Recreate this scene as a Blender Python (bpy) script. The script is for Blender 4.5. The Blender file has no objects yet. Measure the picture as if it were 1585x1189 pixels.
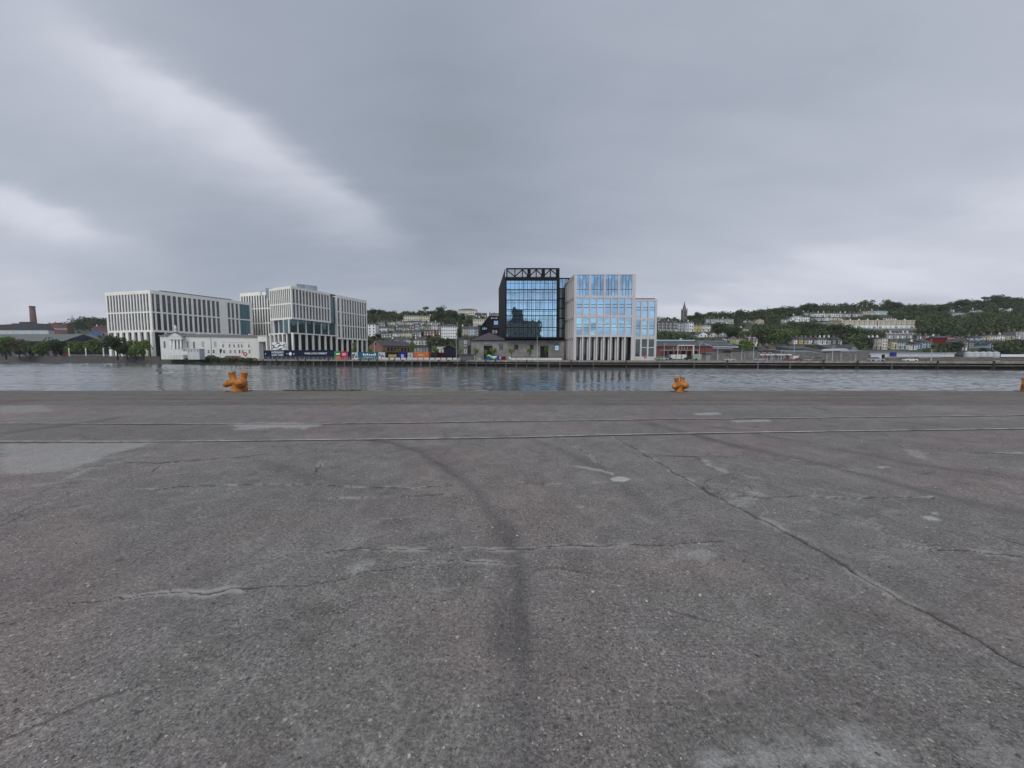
import bpy, math, random
import numpy as np
from mathutils import Vector
R = math.radians
rnd = random.Random(7)
RN = np.random.default_rng(11)
scene = bpy.context.scene
COL = scene.collection

# ------------------------------------------------------------------ camera
F_PX, CX, CY, EYE = 595.0, 792.5, 594.5, 1.6
PITCH = math.atan((594.5 - 551.0) / F_PX)
cam_d = bpy.data.cameras.new('camera'); cam = bpy.data.objects.new('camera', cam_d); COL.objects.link(cam)
cam.location = (0, 0, EYE); cam.rotation_euler = (math.pi/2 - PITCH, 0, 0)
cam_d.sensor_fit = 'HORIZONTAL'; cam_d.sensor_width = 36.0; cam_d.lens = 36.0*F_PX/1585.0
cam_d.clip_start = 0.1; cam_d.clip_end = 9000
scene.camera = cam
SP, CP = math.sin(PITCH), math.cos(PITCH)
def X(u, v, Y): return (u-CX)/F_PX * Y / (CP - (v-CY)/F_PX*SP)
def Z(v, Y):
    y = -(v-CY)/F_PX
    return EYE + Y*(-SP + y*CP)/(CP + y*SP)
def G(u, v, z=0.0):                      # the point of the level z seen at a pixel of the photograph
    y = -(v-CY)/F_PX
    Y = (z-EYE)*(CP + y*SP)/(-SP + y*CP)
    return (X(u, v, Y), Y)
def DIR(u, v):
    y = -(v-CY)/F_PX
    return Vector(((u-CX)/F_PX, CP + y*SP, -SP + y*CP)).normalized()

# ------------------------------------------------------------------ node helper
class NT:
    def __init__(s, tree): s.t = tree; s.n = tree.nodes; s.l = tree.links
    def put(s, sock, v):
        if isinstance(v, bpy.types.NodeSocket): s.l.new(v, sock)
        elif v is not None:
            if hasattr(sock.default_value, '__len__') and not hasattr(v, '__len__'): v = (v,)*len(sock.default_value)
            if hasattr(sock.default_value, '__len__') and len(sock.default_value) == 4 and len(v) == 3: v = tuple(v)+(1,)
            sock.default_value = v
    def m(s, op, a, b=None, c=None, clamp=False):
        n = s.n.new('ShaderNodeMath'); n.operation = op; n.use_clamp = clamp
        for i, v in enumerate((a, b, c)):
            if v is not None: s.put(n.inputs[i], v)
        return n.outputs[0]
    def vm(s, op, a, b=None):
        n = s.n.new('ShaderNodeVectorMath'); n.operation = op
        s.put(n.inputs[0], a)
        if b is not None: s.put(n.inputs[1], b)
        return n.outputs['Value'] if op in ('DOT_PRODUCT', 'LENGTH') else n.outputs[0]
    def noise(s, vec, scale, detail=3, rough=0.55, dist=0.0):
        n = s.n.new('ShaderNodeTexNoise'); s.put(n.inputs['Vector'], vec); n.inputs['Scale'].default_value = scale
        n.inputs['Detail'].default_value = detail; n.inputs['Roughness'].default_value = rough; n.inputs['Distortion'].default_value = dist
        return n.outputs['Fac']
    def vor(s, vec, scale, out='Distance', feature='F1'):
        n = s.n.new('ShaderNodeTexVoronoi'); n.feature = feature; s.put(n.inputs['Vector'], vec); n.inputs['Scale'].default_value = scale
        return n.outputs[out]
    def ramp(s, f, stops, mode='LINEAR'):
        n = s.n.new('ShaderNodeValToRGB'); s.put(n.inputs[0], f); n.color_ramp.interpolation = mode
        e = n.color_ramp.elements
        while len(e) < len(stops): e.new(0.5)
        for i, (p, c) in enumerate(stops):
            e[i].position = p; c = (c,)*3 if not hasattr(c, '__len__') else c; e[i].color = tuple(c)+(1,)
        return n.outputs[0]
    def mix(s, f, a, b, mode='MIX'):
        n = s.n.new('ShaderNodeMix'); n.data_type = 'RGBA'; n.blend_type = mode
        s.put(n.inputs[0], f); s.put(n.inputs[6], a); s.put(n.inputs[7], b)
        return n.outputs[2]
    def mapr(s, v, a, b, c, d, smooth=False):
        n = s.n.new('ShaderNodeMapRange'); n.clamp = True
        if smooth: n.interpolation_type = 'SMOOTHSTEP'
        for i, q in enumerate((v, a, b, c, d)): s.put(n.inputs[i], q)
        return n.outputs[0]
    def attr(s, name):
        n = s.n.new('ShaderNodeAttribute'); n.attribute_name = name; return n.outputs['Fac']
    def bump(s, h, strength, dist, prev=None):
        n = s.n.new('ShaderNodeBump'); s.put(n.inputs['Height'], h); s.put(n.inputs['Strength'], strength); n.inputs['Distance'].default_value = dist
        if prev is not None: s.l.new(prev, n.inputs['Normal'])
        return n.outputs[0]
    def pos(s):
        return s.n.new('ShaderNodeNewGeometry').outputs['Position']
    def scale(s, vec, v):
        n = s.n.new('ShaderNodeMapping'); s.put(n.inputs['Vector'], vec); n.inputs['Scale'].default_value = v; return n.outputs[0]

# ------------------------------------------------------------------ sky, sun, exposure
SUN_EL, SUN_AZ = R(52), R(200)             # azimuth clockwise from +Y: behind the camera, a little to the left
world = bpy.data.worlds.new('World'); scene.world = world; world.use_nodes = True
w = NT(world.node_tree); w.n.clear()
wo = w.n.new('ShaderNodeOutputWorld'); bgS = w.n.new('ShaderNodeBackground'); bgC = w.n.new('ShaderNodeBackground'); mx = w.n.new('ShaderNodeMixShader')
sky = w.n.new('ShaderNodeTexSky'); sky.sky_type = 'NISHITA'; sky.sun_disc = False
sky.sun_elevation = SUN_EL; sky.sun_rotation = SUN_AZ; sky.air_density = 1.0; sky.dust_density = 0.6
w.l.new(sky.outputs[0], bgS.inputs[0]); bgS.inputs[1].default_value = 0.13
tc = w.n.new('ShaderNodeTexCoord').outputs['Generated']
sep = w.n.new('ShaderNodeSeparateXYZ'); w.l.new(tc, sep.inputs[0])
zz = w.m('MAXIMUM', sep.outputs[2], 0.0)
# cloud sheet: directions projected on a flat layer so the clouds narrow towards the horizon
k = w.m('ADD', zz, 0.22)
cmb = w.n.new('ShaderNodeCombineXYZ'); w.put(cmb.inputs[0], w.m('DIVIDE', sep.outputs[0], k)); w.put(cmb.inputs[1], w.m('DIVIDE', sep.outputs[1], k))
rot = w.n.new('ShaderNodeMapping'); w.l.new(cmb.outputs[0], rot.inputs['Vector']); rot.inputs['Rotation'].default_value = (0, 0, R(28)); rot.inputs['Scale'].default_value = (0.55, 1.25, 1)
n1 = w.noise(rot.outputs[0], 0.75, 6, 0.5, 0.35)
n2 = w.noise(rot.outputs[0], 2.6, 5, 0.55, 0.3)
wob = w.m('MULTIPLY', w.m('SUBTRACT', w.noise(rot.outputs[0], 1.9, 6, 0.6, 0.3), 0.5), 0.30)
def band(p, q, wid_hi, wid_lo, a0, a1, fade, wk=1.0):
    d1, d2 = DIR(*p), DIR(*q); n = d1.cross(d2).normalized()
    if n.z < 0: n = -n
    t = (d2-d1).normalized(); L = (d2-d1).length
    dd = w.m('ADD', w.vm('DOT_PRODUCT', tc, tuple(n)), w.m('MULTIPLY', wob, wk))
    hi = w.m('DIVIDE', w.m('MAXIMUM', dd, 0.0), wid_hi); lo = w.m('DIVIDE', w.m('MINIMUM', dd, 0.0), wid_lo)
    sq = w.m('ADD', w.m('MULTIPLY', hi, hi), w.m('MULTIPLY', lo, lo))
    g = w.m('POWER', 2.718, w.m('MULTIPLY', sq, -1.0))
    al = w.m('SUBTRACT', w.vm('DOT_PRODUCT', tc, tuple(t)), d1.dot(t))
    m = w.m('MULTIPLY', w.mapr(al, a0*L-fade, a0*L+fade, 0, 1, True), w.mapr(al, a1*L-fade, a1*L+fade, 1, 0, True))
    m = w.m('MULTIPLY', m, w.mapr(w.vm('DOT_PRODUCT', tc, tuple((d1+d2).normalized())), 0.0, 0.4, 0, 1))
    return w.m('MULTIPLY', g, m)
def blob(u, v, kk):
    c = DIR(u, v)
    return w.m('POWER', 2.718, w.m('MULTIPLY', w.m('SUBTRACT', 1.0, w.vm('DOT_PRODUCT', tc, tuple(c))), -kk))
Lm = w.m('ADD', 0.44, w.m('MULTIPLY', w.m('SUBTRACT', n1, 0.5), 0.85))
Lm = w.m('ADD', Lm, w.m('MULTIPLY', w.m('SUBTRACT', n2, 0.5), 0.34))
for amt, nd in ((0.54, band((95, 30), (590, 356), 0.034, 0.095, 0.0, 1.04, 0.14, 0.5)),
                (0.42, band((0, 300), (180, 372), 0.02, 0.06, -0.6, 1.0, 0.15, 0.4)),
                (0.22, band((0, 430), (330, 520), 0.03, 0.06, -0.6, 1.0, 0.2, 0.4)),
                (-0.38, blob(720, 230, 26)), (-0.16, blob(300, 330, 30)), (-0.12, blob(180, 520, 120)),
                (0.14, blob(40, 420, 30)), (0.30, blob(1420, 400, 9)), (0.16, band((1000, 500), (1585, 330), 0.05, 0.16, -0.2, 1.6, 0.2, 0.5)), (0.12, blob(1000, 470, 30)), (0.12, blob(850, 40, 26)), (-0.14, blob(1200, 130, 10))):
    Lm = w.m('ADD', Lm, w.m('MULTIPLY', nd, amt))
Lm = w.m('ADD', Lm, w.m('MULTIPLY', w.mapr(zz, 0.0, 0.22, 1, 0), 0.10))
# the sheet thins towards the south, behind the camera (its light stands on the facades and in the glass)
south = w.mapr(sep.outputs[1], 0.10, -0.75, 0, 1, True)
ccol = w.ramp(Lm, [(0.0, (0.22, 0.258, 0.306)), (0.35, (0.310, 0.343, 0.410)), (0.75, (0.44, 0.465, 0.535)), (1.0, (0.60, 0.615, 0.69))])
ccol = w.mix(1.0, ccol, w.mix(south, (1, 1, 1), (1.9, 1.9, 1.9)), 'MULTIPLY')
bgC.inputs[1].default_value = 1.0
cl = w.n.new('ShaderNodeMapping'); w.l.new(tc, cl.inputs['Vector']); cl.inputs['Scale'].default_value = (4.5, 4.5, 15)
br = w.mapr(w.noise(cl.outputs[0], 1.0, 5, 0.6, 0.4), 0.36, 0.62, 0.60, 1.15, True)
ccol = w.mix(south, ccol, w.vm('MULTIPLY', ccol, w.mix(br, (0, 0, 0), (1, 1, 1)) if False else w.ramp(br, [(0.0, (0.0, 0.0, 0.0)), (1.0, (1, 1, 1))])))
gap = w.m('MULTIPLY', south, w.mapr(n2, 0.45, 0.58, 0.0, 0.85, True))
w.put(bgC.inputs[0], ccol)
w.put(mx.inputs[0], w.m('SUBTRACT', 0.97, gap))
w.l.new(bgS.outputs[0], mx.inputs[1]); w.l.new(bgC.outputs[0], mx.inputs[2]); w.l.new(mx.outputs[0], wo.inputs[0])
sd = bpy.data.lights.new('sun', 'SUN'); so = bpy.data.objects.new('sun', sd); COL.objects.link(so)
sd.energy = 1.5; sd.angle = R(35); sd.color = (1.0, 0.96, 0.9)
so.rotation_euler = (math.pi/2 - SUN_EL, 0, math.pi - SUN_AZ)
scene.view_settings.view_transform = 'Standard'; scene.view_settings.look = 'None'
scene.view_settings.exposure = 0.25; scene.view_settings.gamma = 1.0; scene.view_settings.use_curve_mapping = False

# ------------------------------------------------------------------ materials
def newmat(name):
    m = bpy.data.materials.new(name); m.use_nodes = True; t = NT(m.node_tree)
    b = t.n['Principled BSDF']; return m, t, b
_mc = {}
def paint(c, rough=0.7, var=0.12, scale=0.6, metallic=0.0, spec=0.18, bump=0.0, name=None):
    key = (tuple(c), rough, var, scale, metallic, bump)
    if key in _mc: return _mc[key]
    m, t, b = newmat(name or 'paint_%d' % len(_mc)); p = t.pos()
    f = t.noise(p, scale, 5, 0.6); g = t.noise(t.scale(p, (1, 1, 0.18)), scale*4.1, 3, 0.6)
    f = t.m('ADD', t.m('MULTIPLY', f, 0.6), t.m('MULTIPLY', g, 0.4))
    lo = tuple(x*(1-var*1.6) for x in c); hi = tuple(min(1, x*(1+var*1.3)) for x in c)
    t.put(b.inputs['Base Color'], t.ramp(f, [(0.3, lo), (0.7, hi)]))
    b.inputs['Roughness'].default_value = rough; b.inputs['Metallic'].default_value = metallic; b.inputs['Specular IOR Level'].default_value = spec
    if bump: t.put(b.inputs['Normal'], t.bump(t.noise(p, scale*20, 4), 0.5, bump))
    _mc[key] = m; return m
def masonry(c1, c2, cm, bw, bh, name):
    m, t, b = newmat(name); p = t.pos()
    s = t.n.new('ShaderNodeSeparateXYZ'); t.l.new(p, s.inputs[0])
    c = t.n.new('ShaderNodeCombineXYZ'); t.put(c.inputs[0], t.m('ADD', s.outputs[0], t.m('MULTIPLY', s.outputs[1], 0.7))); t.put(c.inputs[1], s.outputs[2])
    br = t.n.new('ShaderNodeTexBrick'); t.l.new(c.outputs[0], br.inputs['Vector']); br.inputs['Scale'].default_value = 1
    br.inputs['Brick Width'].default_value = bw; br.inputs['Row Height'].default_value = bh; br.inputs['Mortar Size'].default_value = 0.012
    t.put(br.inputs['Color1'], c1); t.put(br.inputs['Color2'], c2); t.put(br.inputs['Mortar'], cm)
    f = t.noise(p, 0.45, 5); g = t.noise(p, 2.5, 4)
    col = t.mix(1.0, br.outputs['Color'], t.ramp(t.m('ADD', t.m('MULTIPLY', f, .6), t.m('MULTIPLY', g, .4)), [(0.3, 0.62), (0.7, 1.25)]), 'MULTIPLY')
    t.put(b.inputs['Base Color'], col); b.inputs['Roughness'].default_value = 0.85
    t.put(b.inputs['Normal'], t.bump(br.outputs['Fac'], 0.5, -0.02)); return m
def glass(name, body, tint, refl, rough=0.03, wav=0.0):
    m = bpy.data.materials.new(name); m.use_nodes = True; t = NT(m.node_tree); t.n.clear()
    o = t.n.new('ShaderNodeOutputMaterial'); d = t.n.new('ShaderNodeBsdfPrincipled'); g = t.n.new('ShaderNodeBsdfGlossy'); mxx = t.n.new('ShaderNodeMixShader')
    oi = t.n.new('ShaderNodeObjectInfo')
    t.put(d.inputs['Base Color'], t.mix(oi.outputs['Random'], tuple(x*0.6 for x in body), tuple(min(1, x*1.7) for x in body))); d.inputs['Roughness'].default_value = 0.25
    t.put(g.inputs['Color'], tint); g.inputs['Roughness'].default_value = rough
    lw = t.n.new('ShaderNodeFresnel'); lw.inputs[0].default_value = 1.28 if name == 'office_glass' else 1.5
    rv = t.m('MULTIPLY', refl, t.mapr(oi.outputs['Random'], 0, 1, 0.80, 1.12)); t.put(mxx.inputs[0], t.m('ADD', rv, t.m('MULTIPLY', lw.outputs[0], 1-refl)))
    if wav:
        nb = t.bump(t.noise(t.pos(), 0.35, 2), wav, 0.05); t.l.new(nb, g.inputs['Normal'])
    t.l.new(d.outputs[0], mxx.inputs[1]); t.l.new(g.outputs[0], mxx.inputs[2]); t.l.new(mxx.outputs[0], o.inputs[0]); return m

WHITE = paint((0.80, 0.77, 0.70), 0.55, 0.07, 0.3, name='white_precast')
WHITE2 = paint((0.72, 0.69, 0.63), 0.6, 0.06, 0.3, name='pale_precast')
STONE_E = paint((0.53, 0.495, 0.485), 0.6, 0.07, 0.3, name='warm_limestone')
BLACK = paint((0.006, 0.007, 0.009), 0.6, 0.1, 0.4, spec=0.15, name='black_cladding')
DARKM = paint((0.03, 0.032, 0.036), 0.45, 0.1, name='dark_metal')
SLATE = paint((0.055, 0.055, 0.062), 0.75, 0.25, 0.8, name='slate')
SLATE2 = paint((0.085, 0.082, 0.088), 0.75, 0.25, 0.8, name='worn_slate')
SLATEP = paint((0.075, 0.065, 0.078), 0.75, 0.2, 0.6, name='purple_slate')
STEEL = paint((0.35, 0.35, 0.34), 0.4, 0.15, 1.0, metallic=0.8, name='steel')
GALV = paint((0.42, 0.44, 0.45), 0.5, 0.1, name='galvanised')
CONC = paint((0.23, 0.215, 0.19), 0.9, 0.3, 0.7, name='weathered_concrete')
CONCD = paint((0.10, 0.09, 0.08), 0.9, 0.35, 0.7, name='dark_concrete')
PALE = paint((0.62, 0.62, 0.60), 0.6, 0.08, name='pale_paint')
TIMBER = paint((0.05, 0.042, 0.034), 0.9, 0.35, 1.2, name='wet_timber')
GREY_STONE = masonry((0.20, 0.19, 0.18), (0.27, 0.255, 0.235), (0.16, 0.15, 0.14), 0.7, 0.3, 'grey_rubble_stone')
GREY_STONE2 = masonry((0.13, 0.125, 0.12), (0.18, 0.175, 0.17), (0.12, 0.115, 0.11), 0.6, 0.3, 'dark_rubble_stone')
QUAY_STONE = masonry((0.055, 0.05, 0.045), (0.10, 0.09, 0.08), (0.03, 0.03, 0.028), 1.1, 0.45, 'quay_stone')
BRICK = masonry((0.20, 0.085, 0.055), (0.26, 0.12, 0.08), (0.2, 0.17, 0.15), 0.25, 0.09, 'orange_brick')
BRICKR = masonry((0.17, 0.035, 0.025), (0.21, 0.05, 0.035), (0.15, 0.08, 0.07), 0.25, 0.09, 'red_brick')
BRICKD = masonry((0.11, 0.05, 0.045), (0.14, 0.065, 0.055), (0.1, 0.08, 0.07), 0.25, 0.09, 'dark_red_brick')
G_OFFICE = glass('office_glass', (0.025, 0.03, 0.036), (0.75, 0.82, 0.92), 0.06)
G_BLUE = glass('blue_coated_glass', (0.05, 0.09, 0.12), (0.42, 0.61, 0.78), 0.78, 0.02, 0.25)
G_DARK = glass('dark_glass', (0.012, 0.02, 0.02), (0.6, 0.75, 0.75), 0.06)
G_TEAL = glass('teal_glass', (0.012, 0.035, 0.04), (0.45, 0.75, 0.8), 0.12)
G_HOUSE = glass('house_glass', (0.02, 0.02, 0.024), (0.8, 0.85, 0.9), 0.06)
G_ROOF = glass('roof_glazing', (0.10, 0.11, 0.12), (0.7, 0.8, 0.9), 0.18, 0.2)

# ------------------------------------------------------------------ mesh and object helpers
class Fr:                                 # a wall line: s runs along it, o outwards (towards the river), z up
    def __init__(s, p, q):
        s.p = Vector((p[0], p[1])); v = Vector((q[0]-p[0], q[1]-p[1])); s.L = v.length; s.d = v/s.L; s.n = Vector((s.d.y, -s.d.x))
        s.ang = math.atan2(s.d.y, s.d.x)
    def pt(s, a, o, z): q = s.p + s.d*a + s.n*o; return (q.x, q.y, z)
    def su(s, u, v=490):                  # where the wall line passes a direction
        t = X(u, v, 1.0); return (t*s.p.y - s.p.x)/(s.d.x - t*s.d.y)
WF = Fr((0, 0), (1, 0))
class MB:
    def __init__(s): s.v = []; s.f = []; s.m = []
    def box(s, fr, s0, s1, o0, o1, z0, z1, m=0):
        b = len(s.v)
        for z in (z0, z1):
            for (a, o) in ((s0, o1), (s1, o1), (s1, o0), (s0, o0)): s.v.append(fr.pt(a, o, z))
        for q in ((3, 2, 1, 0), (4, 5, 6, 7), (0, 1, 5, 4), (1, 2, 6, 5), (2, 3, 7, 6), (3, 0, 4, 7)): s.f.append([b+i for i in q]); s.m.append(m)
        return s
    def prism(s, fr, poly, o0, o1, m=0):   # polygon in (s, z), counter-clockwise seen from outside
        b = len(s.v); n = len(poly)
        for o in (o1, o0):
            for (a, z) in poly: s.v.append(fr.pt(a, o, z))
        s.f.append([b+i for i in range(n)]); s.f.append([b+n+i for i in reversed(range(n))]); s.m += [m, m]
        for i in range(n):
            j = (i+1) % n; s.f.append([b+j, b+i, b+n+i, b+n+j]); s.m.append(m)
        return s
    def poly(s, pts, m=0):
        b = len(s.v); s.v += [tuple(p) for p in pts]; s.f.append(list(range(b, b+len(pts)))); s.m.append(m); return s
    def tube(s, pts, rad, n=10, m=0, cap=True):
        rings = []
        for i, p in enumerate(pts):
            p = Vector(p); a = Vector(pts[max(0, i-1)]); c = Vector(pts[min(len(pts)-1, i+1)]); d = (c-a).normalized()
            e = d.cross(Vector((0, 0, 1))) if abs(d.z) < 0.9 else d.cross(Vector((0, 1, 0)))
            e.normalize(); g = d.cross(e); r = rad[i] if hasattr(rad, '__len__') else rad; b = len(s.v)
            for k in range(n):
                t = 2*math.pi*k/n; s.v.append(tuple(p + e*math.cos(t)*r + g*math.sin(t)*r))
            rings.append(b)
        for a, b in zip(rings, rings[1:]):
            for k in range(n): s.f.append([a+k, a+(k+1) % n, b+(k+1) % n, b+k]); s.m.append(m)
        if cap: s.f.append([rings[0]+k for k in reversed(range(n))]); s.f.append([rings[-1]+k for k in range(n)]); s.m += [m, m]
        return s
    def cone(s, c, r0, r1, z0, z1, n=12, m=0): return s.tube([(c[0], c[1], z0), (c[0], c[1], z1)], (r0, r1), n, m)
    def mesh(s, name, mats, org=(0, 0, 0)):
        me = bpy.data.meshes.new(name); o = Vector(org)
        me.from_pydata([(a-o.x, b-o.y, c-o.z) for a, b, c in s.v], [], s.f)
        for mt in (mats if isinstance(mats, (list, tuple)) else [mats]): me.materials.append(mt)
        me.polygons.foreach_set('material_index', s.m); me.update(); return me
    def build(s, name, mats, parent=None, org=None, smooth=False):
        o0 = org if org is not None else (parent.location if parent is not None else (0, 0, 0))
        if parent is not None and parent.parent is not None: o0 = Vector(parent.location) + Vector(parent.parent.location)
        me = s.mesh(name, mats, o0); ob = bpy.data.objects.new(name, me); COL.objects.link(ob)
        if parent is not None: ob.parent = parent
        elif org is not None: ob.location = org
        if smooth: me.polygons.foreach_set('use_smooth', [True]*len(me.polygons))
        return ob
def tag(o, label=None, cat=None, group=None, kind=None):
    if label: o['label'] = label
    if cat: o['category'] = cat
    if group: o['group'] = group
    if kind: o['kind'] = kind
    return o
def thing(name, label, cat, loc=(0, 0, 0), group=None):
    o = bpy.data.objects.new(name, None); COL.objects.link(o); o.location = loc; o.empty_display_size = 0.5
    return tag(o, label, cat, group)
def kids(o): return [c for c in COL.objects if c.parent == o]
def snap(o, table):                         # remember the family of a prototype so copying is fast
    table[o] = kids(o)
    for c in table[o]: snap(c, table)
_fam = {}
def dup(root, loc, rz=0.0, sc=1.0, label=None, group=None):
    if root not in _fam: snap(root, _fam)
    def cp(o, par):
        c = o.copy(); COL.objects.link(c); c.parent = par
        for ch in _fam.get(o, ()): cp(ch, c)
        return c
    r = cp(root, None); r.location = loc; r.rotation_euler = (0, 0, rz); r.scale = (sc,)*3 if not hasattr(sc, '__len__') else sc
    if label: r['label'] = label
    if group: r['group'] = group
    return r
_um = {}
def ubox(mat):                              # unit block shared by alike pieces
    if mat not in _um: _um[mat] = MB().box(WF, 0, 1, -1, 0, 0, 1).mesh('block', [mat])
    return _um[mat]
def piece(name, me, parent, fr, s0, s1, z0, z1, out, depth, tilt=0.0):
    o = bpy.data.objects.new(name, me); COL.objects.link(o); o.parent = parent
    P = Vector(fr.pt(s0, out, z0)); L = Vector(parent.location)
    if parent.parent is not None: L = L + Vector(parent.parent.location)
    o.location = P - L; o.scale = (s1-s0, depth, z1-z0); o.rotation_euler = (rnd.gauss(0, tilt), 0, fr.ang + rnd.gauss(0, tilt)); return o
def winmesh(frame, gl, t=0.12, cross=True):
    key = (frame, gl, t, cross)
    if key in _um: return _um[key]
    b = MB(); W = WF
    b.box(W, 0, t, -1, 0, 0, 1); b.box(W, 1-t, 1, -1, 0, 0, 1); b.box(W, t, 1-t, -1, 0, 0, t*.8); b.box(W, t, 1-t, -1, 0, 1-t*.6, 1)
    b.box(W, t, 1-t, -1, -0.25, t*.8, 1-t*.6, 1)
    if cross: b.box(W, t, 1-t, -0.9, -0.12, 0.5, 0.55)
    _um[key] = b.mesh('window', [frame, gl]); return _um[key]
def fastmesh(name, V, F4, mats, cols=None, smooth=False):
    me = bpy.data.meshes.new(name); nv, nf = len(V), len(F4)
    me.vertices.add(nv); me.vertices.foreach_set('co', np.asarray(V, np.float32).ravel())
    me.loops.add(nf*4); me.loops.foreach_set('vertex_index', np.asarray(F4, np.int32).ravel())
    me.polygons.add(nf); me.polygons.foreach_set('loop_start', np.arange(0, nf*4, 4, dtype=np.int32)); me.polygons.foreach_set('loop_total', np.full(nf, 4, np.int32))
    me.update(calc_edges=True)
    for m in mats: me.materials.append(m)
    for k_, a in (cols or {}).items():
        at = me.attributes.new(k_, 'FLOAT', 'POINT'); at.data.foreach_set('value', np.asarray(a, np.float32))
    if smooth: me.polygons.foreach_set('use_smooth', np.ones(nf, bool))
    return me

# ------------------------------------------------------------------ near quay deck
def seg_dist(PX, PY, pts, wob=0.0):
    d = np.full(PX.shape, 1e9); 
    for (a, b) in zip(pts, pts[1:]):
        ax, ay = a; bx, by = b; vx, vy = bx-ax, by-ay; L = vx*vx+vy*vy+1e-12
        t = np.clip(((PX-ax)*vx + (PY-ay)*vy)/L, 0, 1)
        d = np.minimum(d, np.hypot(PX-ax-t*vx, PY-ay-t*vy))
    return d
def vnoise(x, y, sc, seed):
    r = np.random.default_rng(seed); T = r.random((256, 256)); x = x*sc; y = y*sc
    xi = np.floor(x).astype(int); yi = np.floor(y).astype(int); fx = x-xi; fy = y-yi; fx = fx*fx*(3-2*fx); fy = fy*fy*(3-2*fy)
    g = lambda a, b: T[a & 255, b & 255]
    return (g(xi, yi)*(1-fx)+g(xi+1, yi)*fx)*(1-fy) + (g(xi, yi+1)*(1-fx)+g(xi+1, yi+1)*fx)*fy
def fnoise(x, y, sc, seed, n=4):
    return sum(vnoise(x, y, sc*2**i, seed+i)/2**i for i in range(n))/(2-2**(1-n))
def GP(*pts): return [G(u, v) for u, v in pts]
EDGE_Y = G(792, 604.8)[1]
COPE_Y = G(792, 627)[1]
CRACKS = [  # (points, half width in m, depth)
    (GP((955, 678), (1010, 710), (1075, 750), (1130, 777), (1200, 815), (1260, 850), (1340, 895), (1410, 932), (1500, 980), (1585, 1028), (1900, 1190)), 0.012, 0.012),
    (GP((214, 757), (245, 757), (283, 753), (330, 752), (399, 750), (480, 751), (560, 752), (640, 757), (705, 752)), 0.010, 0.008),
    (GP((500, 854), (560, 850), (650, 850), (730, 848), (795, 847), (880, 844), (940, 844), (1030, 843), (1120, 836)), 0.009, 0.008),
    (GP((868, 845), (900, 843), (942, 844)), 0.018, 0.010),
    (GP((0, 951), (60, 942), (170, 925), (270, 916), (345, 912), (400, 906), (470, 902), (560, 885), (640, 877), (700, 868), (800, 865)), 0.006, 0.006),
    (GP((150, 722), (190, 716), (240, 718), (275, 716)), 0.012, 0.008),
    (GP((240, 730), (252, 722), (276, 716)), 0.016, 0.008),
    (GP((250, 717), (330, 711), (370, 708), (420, 702)), 0.007, 0.006),
    (GP((1000, 706), (1110, 708), (1220, 710), (1300, 722), (1345, 734)), 0.008, 0.006),
    (GP((1075, 750), (1110, 762), (1180, 772), (1240, 770), (1340, 772), (1445, 768)), 0.008, 0.006),
    (GP((1090, 722), (1130, 735), (1160, 755), (1185, 772)), 0.008, 0.006),
    (GP((1400, 844), (1440, 850), (1500, 852), (1560, 858), (1640, 868)), 0.010, 0.009),
    (GP((800, 745), (860, 747), (940, 745)), 0.006, 0.005),
    (GP((500, 770), (600, 768), (690, 764)), 0.006, 0.004),
    (GP((490, 735), (500, 712)), 0.010, 0.003),
    (GP((855, 672), (905, 700), (950, 738)), 0.006, 0.004),
    (GP((1270, 850), (1330, 872), (1400, 935)), 0.005, 0.004),
    (GP((1130, 838), (1200, 872), (1280, 905)), 0.004, 0.003),
    (GP((1400, 690), (1500, 700), (1600, 706)), 0.008, 0.004),
]
TRK_GAIN = 1.6
TRACKS = [  # dark tyre marks (points, half width, amount)
    (GP((560, 680), (605, 686), (650, 700), (690, 722), (735, 762), (770, 806), (795, 850), (803, 900), (800, 980), (800, 1060), (806, 1189), (815, 1500)), 0.085, 0.30),
    (GP((620, 684), (680, 705), (715, 735), (745, 775), (768, 820), (776, 900), (770, 1000), (768, 1189)), 0.06, 0.14),
    (GP((1000, 655), (1110, 683), (1200, 703), (1290, 722), (1400, 752), (1500, 778), (1650, 800)), 0.13, 0.30),
    (GP((1000, 645), (1150, 668), (1260, 688), (1400, 716), (1600, 745)), 0.10, 0.20),
    (GP((800, 672), (850, 690), (905, 712), (960, 745), (1010, 790)), 0.10, 0.18),
    (GP((400, 714), (450, 728), (520, 745), (600, 760)), 0.12, 0.14),
    (GP((1290, 800), (1350, 790), (1420, 770), (1500, 745)), 0.07, 0.14),
    (GP((0, 672), (60, 664), (130, 655), (170, 648)), 0.25, 0.30),
]
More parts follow.
